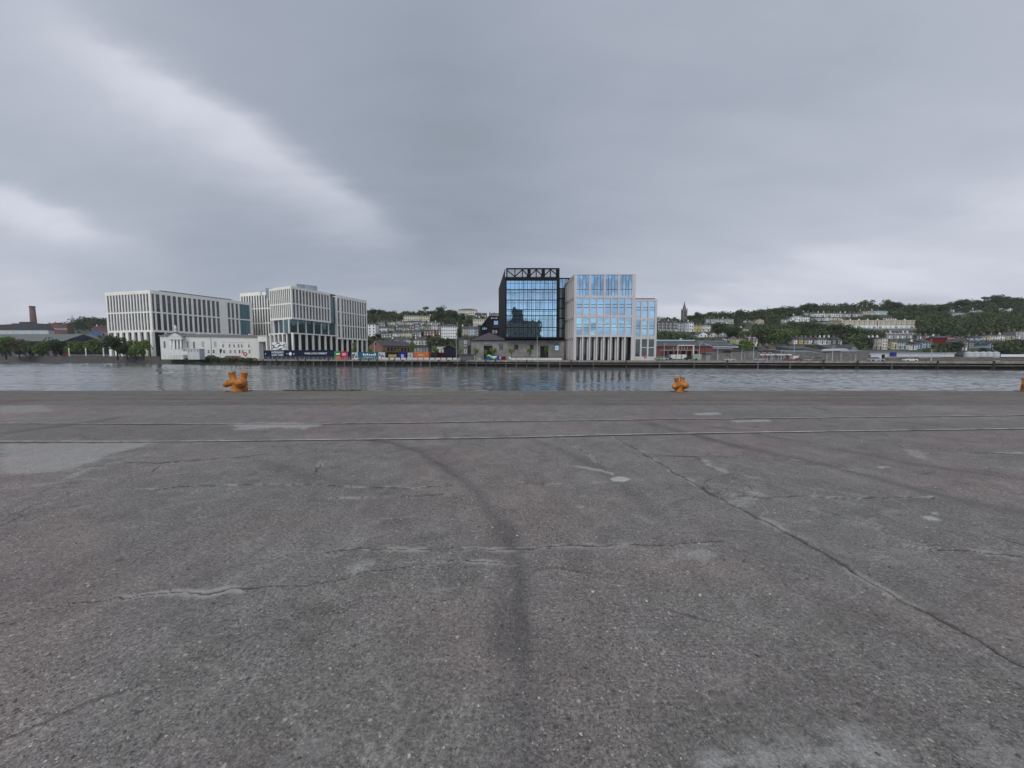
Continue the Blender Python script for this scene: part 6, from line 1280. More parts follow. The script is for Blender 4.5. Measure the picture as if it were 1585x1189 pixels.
def container(ua, ub, va, Y, col, label, ribs=16):
    f = Fr((X(ua, 548, Y), Y), (X(ub, 548, Y-1), Y-1)); th = plane_thing('container', label, 'container', f); top = Z(va, Y); m = paint(col, .55, .12, .8)
    MB().box(f, 0, f.L, -2.4, 0, .1, top).build('body', [m], th)
    for i in range(ribs): piece('rib', ubox(m), th, f, f.L*(i+.2)/ribs, f.L*(i+.65)/ribs, .25, top-.15, .05, .05)
    for s in (0, f.L-.12): piece('corner_post', ubox(m), th, f, s, s+.12, .1, top+.02, .07, .12)
    return th, f, top
th, f, top = container(640, 663.5, 544.6, 153, (.50, .16, .06), 'orange container kiosk with pale lettering, below the pale modern block')
for k_ in range(9): piece('printed_letter', ubox(CM['cream']), th, f, f.L*.32+k_*.24, f.L*.32+k_*.24+.16, top*.55, top*.68, .07, .02)
container(664, 676, 545.6, 156, (.03, .035, .035), 'dark container behind the pale barriers, beside the orange kiosk'); container(676.2, 682, 545.8, 158, (.09, .012, .015), 'dark red container between the dark container and the navy gabled shed', 8)
# picture billboard above the navy hoarding
f = Fr((X(421, 535, 174), 174), (X(442, 535, 170), 170)); th = plane_thing('billboard', 'billboard with a black and white wave picture standing above the navy hoarding', 'billboard', f); z0, z1 = Z(541.5, 172), Z(529.8, 172)
MB().box(f, 0, f.L, -.15, 0, z0, z1).build('panel', [WH], th)
for k_ in range(3):
    b = MB(); n = 14; zb_ = z0+(z1-z0)*(.12+.27*k_); P = [(f.L*(.02+.94*i/n), zb_+.5*math.sin(i*.6+k_*2)) for i in range(n+1)]; b.prism(f, P+[(x_, z_+(.35+.3*math.sin(i*.9+k_))) for i, (x_, z_) in reversed(list(enumerate(P)))], .01, .04); b.build('printed_wave', [CM['dark grey'] if k_ != 1 else BLACK], th)
for s in (.5, f.L-.6): piece('post', ubox(DARKM), th, f, s, s+.15, 0, z0, -.02, .12)

# brick goods building with a gable
def brick_shed():
    P, C, E = (X(571.5, 540, 207), 207), (X(592, 540, 203), 203), (X(638, 540, 219), 219); g = Fr(P, C); s_ = Fr(C, E)
    th = thing('brick_shed', 'orange brick shed with a gable end and arched windows behind the teal hoarding', 'shed', (C[0], C[1], 0)); ze = Z(534.8, 203); zr = Z(526.8, 205)
    MB().prism(g, [(0, 0), (g.L, 0), (g.L, ze), (g.L/2, zr), (0, ze)], -.6, 0).build('gable_wall', [BRICK], th)
    MB().box(s_, .02, s_.L, -.6, -.001, 0, ze-.01).build('side_wall', [BRICK], th)
    rp = Vector(g.pt(g.L/2, .3, zr+.1)); d = Vector((s_.d.x, s_.d.y, 0)); e0 = Vector(g.pt(g.L+.3, .3, ze-.1)); e1 = Vector(g.pt(-.3, .3, ze-.1)); L = s_.L+.5
    a = MB(); a.poly([e0, e0+d*L, rp+d*L, rp]); a.poly([rp, rp+d*L, e1+d*L, e1]); a.build('roof', [SLATEP], th)
    for k_ in range(7):
        s = s_.L*(.18+.115*k_); b = MB(); b.prism(s_, [(s-.55, ze-3.0), (s+.55, ze-3.0), (s+.55, ze-1.3), (s+.3, ze-.95), (s-.3, ze-.95), (s-.55, ze-1.3)], 0, .04); b.build('arched_window', [BLACK], th)
        piece('pilaster', ubox(BRICKD), th, s_, s+.9, s+1.2, 0, ze-.3, .12, .12)
    piece('eaves_band', ubox(BRICKD), th, s_, 0, s_.L, ze-.35, ze-.12, .1, .1); b = MB(); b.prism(g, [(g.L/2+.5*math.cos(t*.785), ze+.8+.5*math.sin(t*.785)) for t in range(8)], 0, .05); b.build('round_window', [BLACK], th)
brick_shed()
def simple_block(ua, ub, vt, Y, col, label, roof='flat', rv=3, cols=4, rows=1, name='building', cat='building', D=8, wm=None, vbw=(.25, .8), rm=None, dY=0):
    f = Fr((X(ua, 545, Y), Y), (X(ub, 545, Y+dY), Y+dY)); th = plane_thing(name, label, cat, f); H = Z(vt, Y); m = CM[col] if isinstance(col, str) else col; rh = Z(vt-rv, Y)-H
    a = MB()
    if roof == 'gable_front': a.prism(f, [(0, 0), (f.L, 0), (f.L, H), (f.L/2, H+rh), (0, H)], -D, 0)
    else: a.box(f, 0, f.L, -D, 0, 0, H)
    a.build('wall', [m], th); a = MB(); rm = rm or SLATE2
    if roof == 'flat': a.box(f, -.25, f.L+.25, -D-.25, .3, H+.005, H+max(.25, rh))
    elif roof == 'mono': a.poly([f.pt(-.2, .5, H), f.pt(f.L+.2, .5, H), f.pt(f.L+.2, -D, H+rh), f.pt(-.2, -D, H+rh)]); a.poly([f.pt(f.L+.2, .5, H), f.pt(f.L+.2, -D, H), f.pt(f.L+.2, -D, H+rh)]); a.poly([f.pt(-.2, .5, H), f.pt(-.2, -D, H+rh), f.pt(-.2, -D, H)])
    elif roof == 'gable_front':
        a.prism(f, [(-.4, H-.2), (f.L/2, H+rh+.05), (f.L/2, H+rh+.35), (-.4, H+.1)], -D-.3, .4); a.prism(f, [(f.L/2, H+rh+.05), (f.L+.4, H-.2), (f.L+.4, H+.1), (f.L/2, H+rh+.35)], -D-.3, .4)
    elif roof == 'arch':
        n = 10; P = [(f.L*(.5-.52*math.cos(math.pi*i/n)), H+rh*math.sin(math.pi*i/n)) for i in range(n+1)]; a.prism(f, P[::-1], -D, .2)
    a.build('roof', [rm], th); wm = wm or winmesh(PALE, G_HOUSE, .1)
    for i in range(rows):
        for j in range(cols):
            s = f.L*(j+.2)/cols; h0 = H*i/rows; piece('window', wm, th, f, s, s+f.L*.6/cols, h0+H/rows*vbw[0], h0+H/rows*vbw[1], .06, .1)
    return th, f, H
simple_block(640.5, 663, 537, 176, 'dark grey', 'low modern block with a band of pale windows above the orange container', cols=5, vbw=(.5, .92), rv=1, wm=winmesh(CM['light blue'], G_ROOF, .06))
simple_block(676.5, 690, 536.2, 182, 'cream', 'small cream framed building left of the navy gabled shed', cols=3, vbw=(.45, .85), rv=1)
simple_block(686.5, 705, 539.5, 165, paint((.012, .014, .03), .6), 'navy black shed with a shallow gable left of the stone gatehouse', 'gable_front', rv=4, cols=0, rm=SLATE)
simple_block(664, 700, 541, 205, 'brown', 'long low dark roofed building behind the containers', 'mono', rv=6, cols=4, rm=SLATE)
simple_block(712, 733, 549.3, 136, 'dark grey', 'low black railing box in front of the gatehouse', cols=0, rv=.3, D=1, name='planter', cat='planter')

# barriers, boats, signs
def make_barrier():
    r_ = thing('barrier', 'x', 'barrier', (0, 0, 0), 'white barriers along the wharf'); f = WF
    b = MB(); b.prism(f, [(-1.0, 0), (1.0, 0), (1.0, .25), (.95, .9), (-.95, .9), (-1.0, .25)], -.12, .12); b.build('body', [paint((.52, .52, .50), .6, .12, 1, name='barrier_white')], r_)
    for s in (-.6, .6): MB().box(f, s-.2, s+.2, -.28, .28, 0, .12).build('foot', [CM['dark grey']], r_)
    return r_
SHF = [Fr(p, q) for p, q in zip(SHORE, SHORE[1:])]
def on_shore(u, back, v=555):                 # a spot so many metres behind the wharf edge
    a = (u-CX)/F_PX*1.0; Y = shoreY(X(u, v, 1.0)); f = min(SHF, key=lambda f: abs((f.p.y+f.d.y*f.L/2)-Y)+abs((f.p.x+f.d.x*f.L/2)-X(u, v, Y))*.5)
    Y2 = Y+back; return X(u, v, Y2), Y2, f.ang
bar = None
for i, u in enumerate(np.arange(598, 872, 8.9)):
    if 748 < u < 786: continue
    x, y, ang = on_shore(float(u), 2.6); tone = 'left of the blue cover' if u < 750 else 'right of the dark red box'; j = i if u < 750 else i-21
    lab = f"white road barrier, {ORD[max(0, min(j, 19))]} in the row {tone}"
    if bar is None: bar = make_barrier(); bar.location = (x, y, .02); bar.rotation_euler = (0, 0, ang); bar['label'] = lab
    else: dup(bar, (x, y, .02), ang, 1.0, lab)
def cover():
    x0, y0, ang = on_shore(761, 1.4); th = thing('covered_boat', 'blue tarpaulin cover with a lime green stripe, lying on the wharf below the goods shed', 'boat cover', (x0, y0, 0)); f = Fr((X(749.5, 555, y0), y0+.6), (X(773, 555, y0-1), y0-.6)); L = f.L
    prof = [(0, .15), (.12, .9), (.25, 1.7), (.42, 2.15), (.55, 1.9), (.7, 1.85), (.9, 1.75), (1.0, 1.2)]; rings = []
    a = MB()
    for (t, h) in prof:
        b0 = len(a.v)
        for k_ in range(9): q = math.pi*k_/8; a.v.append(f.pt(L*t, 1.3*math.cos(q), h*math.sin(q)**.7))
        rings.append(b0)
    for p, q in zip(rings, rings[1:]):
        for k_ in range(8): a.f.append([p+k_, p+k_+1, q+k_+1, q+k_]); a.m.append(0)
    a.f.append([rings[-1]+k_ for k_ in range(9)]); a.m.append(0); a.build('cover', [paint((.015, .04, .19), .4, .1, name='blue_tarpaulin')], th, smooth=True)
    b = MB(); pts = [(.13, .75), (.2, 1.5), (.3, 1.9), (.45, 1.5), (.6, 1.0), (.75, .55)]
    for (t0, h0), (t1, h1) in zip(pts, pts[1:]): b.poly([f.pt(L*t0, 1.36, h0*.85), f.pt(L*t1, 1.38, h1*.85), f.pt(L*(t1+.05), 1.2, h1+.25), f.pt(L*(t0+.05), 1.2, h0+.25)])
    b.build('green_stripe', [paint((.22, .50, .10), .5, name='lime_stripe')], th); piece('white_print', ubox(WH), th, f, L*.62, L*.88, 1.1, 1.5, 1.25, .05)
    x, y, _ = on_shore(779.5, 1.6); g = Fr((X(776, 555, y), y), (X(783, 555, y), y)); t2 = plane_thing('equipment_box', 'dark red equipment box on the wharf beside the blue cover', 'box', g); MB().box(g, 0, g.L, -1.1, 0, .05, 1.35).build('body', [paint((.10, .012, .012), .5, .1)], t2); MB().box(g, -.05, g.L+.05, -1.15, .05, 1.355, 1.45).build('lid', [paint((.13, .02, .02), .5, .1)], t2)
    for u, lab in ((773.3, 'small pink and white notice board against the blue cover'), (789, 'white sign board at the left end of the second row of barriers')):
        x, y, _ = on_shore(u, 1.8); g = Fr((x-.3, y), (x+.3, y)); t3 = plane_thing('sign_board', lab, 'sign', g); piece('panel', ubox(PALE), t3, g, 0, .6, .5, 1.3, 0, .04); piece('post', ubox(GALV), t3, g, .27, .33, 0, 1.3, -.05, .05)
cover()
def fence_line(name, label, ua, ub, back, h, step, mat, rails=(1.0, .5)):
    th = None; us = np.arange(ua, ub, step); pts = [on_shore(float(u), back) for u in us]
    th = thing(name, label, 'railing', (pts[0][0], pts[0][1], 0))
    for p in pts: piece('post', ubox(mat), th, WF, p[0]-.04, p[0]+.04, 0, h, -p[1]+.04, .08)
    for (p, q) in zip(pts, pts[1:]):
        f = Fr(p[:2], q[:2])
        for k_ in rails: piece('rail', ubox(mat), th, f, 0, f.L, h*k_-.05, h*k_, 0, .05)
fence_line('railing', 'thin dark metal railing behind the barriers and the goods shed trees', 792, 884, 5.0, 1.5, 3.1, DARKM, (1.0, .66, .33))
fence_line('railing', 'grey metal railing along the wharf edge below the navy hoarding', 408, 592, .7, 1.15, 7.0, GALV)
fence_line('railing', 'low pale kerb rail along the wharf on the downstream side', 1020, 1340, 1.2, .5, 9.0, CONC, (1.0,))

# lamp posts and poles
def make_lamp():
    r_ = thing('lamp_post', 'x', 'lamp post', (0, 0, 0)); a = MB(); a.tube([(0, 0, 0), (0, 0, 5), (0, 0, 10)], (.11, .085, .05), 8); a.build('pole', [GALV], r_)
    a = MB(); a.tube([(0, 0, 9.95), (.5, 0, 10.15), (.9, 0, 10.18)], .035, 6); a.build('bracket', [GALV], r_); MB().box(WF, .8, 1.4, -.12, .12, 10.1, 10.24).build('lamp_head', [DARKM], r_); MB().box(WF, -.2, .2, -.2, .2, 0, .3).build('base', [CONC], r_); return r_
lamp0 = None
for u, vt, Y, lab in ((406.8, 523, 166, 'tall lamp post at the left end of the navy hoarding'), (579.7, 528, 147, 'lamp post in front of the teal hoarding and the brick gable'), (706.4, 520.5, 139, 'lamp post in front of the stone gatehouse'), (831.5, 520.5, 128, 'lamp post in front of the goods shed, below the mirrored front'),
        (1028, 531, 128, 'thin lamp post in front of the left part of the station roof'), (1082.5, 533, 126, 'lamp post with a white head in front of the brick end of the station'), (1111, 538, 124, 'short lamp post in front of the glazed station roofs'), (1148.5, 541, 119, 'thin post in front of the bright green tree'), (1166.5, 535, 122, 'lamp post right of the bright green tree'),
        (1229, 532, 130, 'lamp post with round lamps left of the yellow house'), (1289, 536, 115, 'lamp post below the dark end of the terrace with the yellow house'), (1442, 540, 108, 'thin pole in front of the silver shed'), (1209.5, 541, 118, 'thin post in front of the grey gables'), (341, 540, 176, 'short pole with a dark banner in front of the classical building'), (299, 538, 172, 'pale pole in front of the pale blue banner')):
    H = Z(vt, Y); x = X(u, 545, Y)
    if lamp0 is None: lamp0 = make_lamp(); o = lamp0; o.location = (x, Y, 0); o.scale = (1, 1, H/10.2); o['label'] = lab
    else: o = dup(lamp0, (x, Y, 0), 0, (1, 1, H/10.2), lab)
    o['group'] = 'lamp posts on the far quay'
f = Fr((X(339.8, 545, 175.5), 175.5), (X(343.6, 545, 175.5), 175.5)); th = plane_thing('banner', 'dark hanging banner on a short pole before the classical wing', 'banner', f); b = MB(); b.prism(f, [(0, Z(545, 175)), (.5, Z(548, 175)), (f.L, Z(544, 175)), (f.L, Z(540.2, 175)), (.1, Z(540.6, 175))], -.05, 0); b.build('cloth', [DARKM], th)
# lifebuoys
def make_buoy(u, back, lab, sc=1.0):
    x, y, a_ = on_shore(u, back); th = thing('lifebuoy_stand', lab, 'lifebuoy', (x, y, 0), 'lifebuoys on the far quay'); MB().box(WF, x-.05, x+.05, -y-.05, -y+.05, 0, 1.3*sc).build('post', [GALV], th); b = MB()
    b.tube([(x+.36*sc*math.cos(t*.524), y-.12, 1.25*sc+.36*sc*math.sin(t*.524)) for t in range(13)], .13*sc, 8, cap=False); b.build('lifebuoy', [paint((.5, .03, .02), .5, name='lifebuoy_red')], th, smooth=True)
make_buoy(380.3, 2.0, 'red lifebuoy on a post in front of the gateway, upstream of the navy hoarding', 1.9); make_buoy(998.5, 2.0, 'red and white lifebuoy in front of the lower wing of the stone grid building', 1.1); make_buoy(1183, 1.5, 'red lifebuoy before the rubble wall, right of the bright green tree', .9)

# cars
CARS = {}
def make_car(x, y, ang, col, label, sc=1.0, van=False, group='cars parked on the far quay', z0=0):
    key = (col, van)
    if key not in CARS:
        r_ = thing('parked_car' if not van else 'parked_van', label, 'van' if van else 'car', (x, y, z0), group); r_.location = (0, 0, 0); m = paint(col, .3, .04, .5, spec=.6)
        P = [(-2.1, .35), (2.1, .35), (2.15, .7), (1.95, .88), (1.2, .96), (.75, 1.02), (-1.6, 1.0), (-2.05, .95), (-2.15, .6)] if not van else [(-2.4, .35), (2.4, .35), (2.45, .9), (2.0, 1.15), (1.5, 1.9), (1.2, 2.05), (-2.4, 2.05)]
        b = MB(); b.prism(WF, P, -.85, .85); b.build('body', [m], r_)
        if not van:
            b = MB(); 
            for o0, o1 in ((-.72, .72),): b.prism(WF, [(-1.65, 1.0), (.8, 1.0), (.15, 1.42), (-.2, 1.46), (-1.1, 1.44), (-1.35, 1.38)], o0, o1)
            b.build('cabin_glass', [G_DARK], r_); b = MB(); b.prism(WF, [(-1.15, 1.445), (-.2, 1.465), (.05, 1.45), (-.2, 1.52), (-1.1, 1.50)], -.7, .7); b.build('roof', [m], r_)
            for s in (-.55,): MB().box(WF, s-.05, s+.05, -.74, .74, 1.0, 1.45).build('door_pillar', [m], r_)
        else: MB().box(WF, 1.25, 1.95, -.86, .86, 1.2, 1.75).build('cabin_glass', [G_DARK], r_); MB().box(WF, 2.40, 2.47, -.8, .8, .5, .75).build('bumper', [DARKM], r_)
        for sx in (-1.35, 1.35):
            for sy in (-.8, .8): b = MB(); b.tube([(sx, sy-.1, .33), (sx, sy+.1, .33)], .33, 14); b.build('wheel', [BLACK], r_)
        MB().box(WF, 2.1, 2.17, -.75, -.45, .65, .8).build('headlight', [PALE], r_); MB().box(WF, 2.1, 2.17, .45, .75, .65, .8).build('headlight', [PALE], r_); MB().box(WF, -2.17, -2.1, -.8, -.5, .7, .85).build('tail_light', [paint((.3, .01, .01), .4)], r_)
        CARS[key] = r_; r_.location = (x, y, z0); r_.rotation_euler = (0, 0, ang); r_.scale = (sc,)*3; return
    dup(CARS[key], (x, y, z0), ang, sc, label, group)
for u, back, col, ang, sc, van, lab in ((1129, 3.0, (.42, .44, .45), .1, .72, False, 'silver car parked before the rubble wall, left of the lamp post'), (1408.5, 3.2, (.62, .62, .61), 3.2, .74, False, 'white car parked before the long stone wall under the silver shed'), (1356, 2.8, (.30, .32, .33), .05, .85, False, 'grey car parked in front of the pale loading door'),
        (32.5, 5, (.40, .46, .38), .2, 1.5, False, 'pale green car parked under the quay trees upstream'), (329, 4, (.03, .03, .035), .2, 1.3, False, 'black car parked before the plain wing of the classical building'), (356, 5, (.12, .12, .13), .3, 1.1, False, 'dark grey car in the small group upstream of the gateway'), (362, 8, (.03, .03, .035), .5, 1.1, False, 'black car behind the dark grey one, upstream of the gateway'), (369, 6, (.22, .02, .02), .1, 1.1, False, 'red car beside the gateway, next to the lifebuoy'),
        (1177, 4, (.30, .33, .36), 0, .8, False, 'blue grey car parked below the low white roofs'), (1219, 9, (.25, .015, .04), .3, .6, False, 'crimson car in the yard right of the grey gables'), (1227.5, 11, (.55, .55, .55), 1.5, .8, True, 'white van between the two crimson cars'), (1236, 9, (.16, .01, .04), 0, .62, False, 'dark crimson car right of the white van'), (1251, 8, (.36, .30, .24), .2, .6, False, 'beige car in the yard, right of the dark crimson car'),
        (1024, 12, (.30, .32, .30), .3, 1.0, False, 'grey car beside the stone grid building'), (1040, 40, (.60, .61, .60), 1.57, 1.05, True, 'white van, leftmost of three before the brick station'), (1048, 40, (.60, .61, .60), 1.57, 1.05, True, 'white van, middle of three before the brick station'), (1056.5, 40, (.60, .61, .60), 1.57, 1.05, True, 'white van, rightmost of three before the brick station'), (1083.5, 22, (.30, .36, .28), 0, 1.1, True, 'pale green van before the brick station end'),
        (1069, 24, (.03, .03, .035), 0, 1.0, False, 'black car before the brick station'), (1031, 26, (.03, .03, .035), 0, 1.0, False, 'black car before the left part of the station'), (1268, 12, (.12, .14, .15), 0, .8, False, 'dark grey car near the green kiosk'), (70, 8, (.30, .02, .02), 0, 1.3, False, 'red car in the shade of the upstream quay trees')):
    x, y, a_ = on_shore(u, back); make_car(x, y, a_+ang, col, lab, sc, van)

# upstream quay posts and small buildings
for i, (u, ht) in enumerate(((107, 538.6), (133, 538.5), (160.3, 538.3), (189.7, 538.2))):
    x, y, _ = on_shore(u, 1.5, 545); th = thing('marker_post', f"slim white post, {ORD[i]} from the left on the parapet of the upstream quay", 'post', (x, y, 0), 'white posts on the upstream quay')
    a = MB(); a.tube([(x, y, 1.2), (x, y, Z(ht, y)-.3), (x, y, Z(ht, y))], (.27, .27, .2), 10); a.build('shaft', [paint((.7, .7, .66), .5, .05, name='post_white')], th); a = MB(); a.tube([(x, y, 0), (x, y, 1.21)], .4, 10); a.build('foot', [CONC], th)
fence_line('railing', 'white railing on the upstream quay between the slim posts', 108, 232, 1.8, 2.3, 3.2, PALE, (1.0, .75))
simple_block(95.5, 105, 536, 238, BRICKR, 'small red brick kiosk under the quay trees upstream', cols=0, rv=.6, D=4, name='kiosk', cat='kiosk')
# low things before the classical building
f = Fr((X(255, 545, 174), 174), (X(290, 545, 172), 172)); th = plane_thing('site_board', 'long white board fence in front of the portico', 'board', f)
for i in range(8): piece('panel', ubox(PALE), th, f, f.L*i/8+.02, f.L*(i+1)/8-.02, Z(549.3, 173), Z(543.8, 173), 0, .06); piece('post', ubox(GALV), th, f, f.L*i/8, f.L*i/8+.1, 0, Z(544.5, 173), -.07, .08)
f = Fr((X(290.5, 545, 171.6), 171.6), (X(308.5, 545, 170.6), 170.6)); th = plane_thing('site_cabin', 'pale grey site cabin right of the white board fence', 'cabin', f); MB().box(f, 0, f.L, -2.5, 0, 0, Z(540.6, 171)).build('wall', [CM['pale grey']], th); MB().box(f, -.1, f.L+.1, -2.6, .1, Z(540.6, 171)+.01, Z(540, 171)).build('roof', [GALV], th)
for i in range(4): piece('window', winmesh(PALE, G_HOUSE, .1), th, f, f.L*(i+.2)/4, f.L*(i+.7)/4, Z(544.6, 171), Z(541, 171), .06, .1)
for (u, w_, h, lab) in ((268, 12, 1.9, 'brown heap of earth below the white board fence'), (286, 9, 1.5, 'smaller heap of sand right of the earth heap'), (331, 8, 1.8, 'dark heap of earth before the plain classical wing')):
    x, y, _ = on_shore(u, 1.8); r = np.random.default_rng(u); a = MB(); n = 14; rw = w_*y/F_PX*.7; rings = []
    for k_ in range(5):
        rr = rw*(1-k_/4.3); b0 = len(a.v); rings.append(b0)
        for j in range(n): t = 6.283*j/n; q = rr*(1+.15*r.normal()); a.v.append((x+q*math.cos(t), y+.35*q*math.sin(t), h*(k_/4)**.8+.1*r.normal()*(k_ > 0)))
    for p, q in zip(rings, rings[1:]):
        for j in range(n): a.f.append([p+j, p+(j+1) % n, q+(j+1) % n, q+j]); a.m.append(0)
    a.f.append([rings[-1]+j for j in range(n)]); a.m.append(0); th = thing('earth_heap', lab, 'heap', (x, y, 0)); a.build('heap', [paint((.16, .115, .07) if u < 300 else (.05, .045, .04), .95, .35, 1.0)], th)
C = []; r = np.random.default_rng(3)
for k_ in range(260): u = r.uniform(288, 396); x, y, _ = on_shore(u, r.uniform(-.9, 1.0)); d = r.normal(size=(26, 3))*np.array([.8, .5, .32]); d[:, 2] = abs(d[:, 2])+r.uniform(-1.2, .1); C.append(d+np.array([x, y, 0]))
V, Fq = quads(np.concatenate(C), .16, r); o = bpy.data.objects.new('undergrowth', fastmesh('undergrowth', V, Fq, [leafmat('bank_weeds', (.05, .062, .022))])); COL.objects.link(o); tag(o, 'rough green weeds growing over the bank below the classical building', 'undergrowth', kind='stuff')

# ------------------------------------------------------------------ station and yards downstream
def station():
    Y = 190.0; f = Fr((X(1010, 540, Y), Y), (X(1103.3, 540, Y), Y)); z = lambda v: Z(v, Y); s = lambda u: f.su(u, 540)
    th = thing('station_building', 'long red brick station shed with a big dark roof and a pale ridge', 'station', (f.p.x, Y, 0))
    MB().box(f, 0, f.L, -22, 0, 0, z(536)).build('wall', [BRICKR], th)
    a = MB(); a.poly([f.pt(-.2, .6, z(536.2)), f.pt(s(1100), .6, z(536.2)), f.pt(s(1094.6), -12, z(527.2)), f.pt(-.2, -12, z(527.2))]); a.poly([f.pt(s(1100), .6, z(536.2)), f.pt(s(1100), -24, z(536.2)), f.pt(s(1094.6), -12, z(527.2))]); a.build('roof', [SLATE2], th)
    MB().box(f, 0, s(1092), -14, -11, z(527.4), z(524.6)).build('ridge_lantern', [CM['light blue']], th); MB().box(f, 0, s(1094), -11, -10.7, z(528.8), z(527)).build('lantern_glazing', [DARKM], th)
    a = MB(); a.poly([f.pt(s(1094.6), -11.9, z(526.4)), f.pt(s(1095.4), -11.9, z(526.4)), f.pt(s(1101), .8, z(536)), f.pt(s(1100.1), .8, z(536))]); a.build('verge', [PALE], th)
    for i in range(9): a_ = s(1036+i*6.4); piece('rooflight', ubox(G_ROOF), th, f, a_, a_+.9, z(533), z(531.5), -4.5, .2)
    for i in range(4): a_ = s(1086+i*2.6); piece('rooflight', ubox(G_ROOF), th, f, a_, a_+.5, z(534), z(531), -3.6, .2)
    for i in range(8): a_ = s(1024+i*9.5); piece('pier', ubox(BRICKD), th, f, a_, a_+.6, 0, z(536.4), .25, .25)
    for i in range(6): a_ = s(1026+i*9.5); b = MB(); b.prism(f, [(a_, 0), (a_+1.9, 0), (a_+1.9, z(543.5)), (a_+1.4, z(542.2)), (a_+.5, z(542.2)), (a_, z(543.5))], 0, .06); b.build('arched_opening', [BLACK], th)
    for u in (1033, 1070): piece('vent_stack', ubox(GALV), th, f, s(u), s(u)+1.0, z(527), z(521.8 if u > 1050 else 524), -13, 1)
    g = Fr((X(1096, 535, 200), 200), (X(1143, 535, 205), 205)); z2 = lambda v: Z(v, 200); t2 = plane_thing('station_roof', 'train shed with grey glazed roofs and white platform canopies, right of the brick station', 'station', g)
    a = MB(); a.poly([g.pt(0, 0, z2(535.6)), g.pt(g.L, 0, z2(535.6)), g.pt(g.L-2.5, -9, z2(525.6)), g.pt(0, -9, z2(525.6))]); a.poly([g.pt(g.L, 0, z2(535.6)), g.pt(g.L, -18, z2(535.6)), g.pt(g.L-2.5, -9, z2(525.6))]); a.build('roof', [paint((.07, .075, .085), .6, .12, .4)], t2)
    for r_ in range(2):
        for i in range(16): s0 = g.L*(i+.2)/17; t = .25+.5*r_; piece('rooflight', ubox(G_ROOF), t2, g, s0, s0+.8, z2(535.6)+(z2(525.6)-z2(535.6))*t, z2(535.6)+(z2(525.6)-z2(535.6))*(t+.13), -9*t-.0+.15, .1)
    MB().box(g, 0, g.L, -3, 0, z2(537.6), z2(536.2)).build('canopy', [PALE], t2); MB().box(g, 0, g.L-3, -5, -.5, z2(540.2), z2(539.3)).build('canopy', [PALE], t2); MB().box(g, 0, g.L, -16, -1, 0, z2(537.7)).build('wall', [CM['dark grey']], t2)
    h = Fr((X(1049, 540, 160), 160), (X(1074.5, 540, 160), 160)); zz_ = lambda v: Z(v, 160); t3 = plane_thing('signal_gantry', 'pale steel frame gantry standing before the brick station', 'gantry', h)
    piece('beam', ubox(PALE), t3, h, 0, h.L, zz_(535.2), zz_(534), 0, .3); piece('column', ubox(PALE), t3, h, h.L-.45, h.L, 0, zz_(535.2), 0, .4); piece('column', ubox(PALE), t3, h, 0, .2, 0, zz_(535.2), 0, .3); piece('lower_beam', ubox(CONC), t3, h, -7, h.L+2, zz_(543), zz_(541.6), -.3, .3)
    for i in range(6): piece('hanger', ubox(GALV), t3, h, h.L*(i-1.5)/6, h.L*(i-1.5)/6+.12, zz_(541.7), zz_(537), -.2, .1)
station()
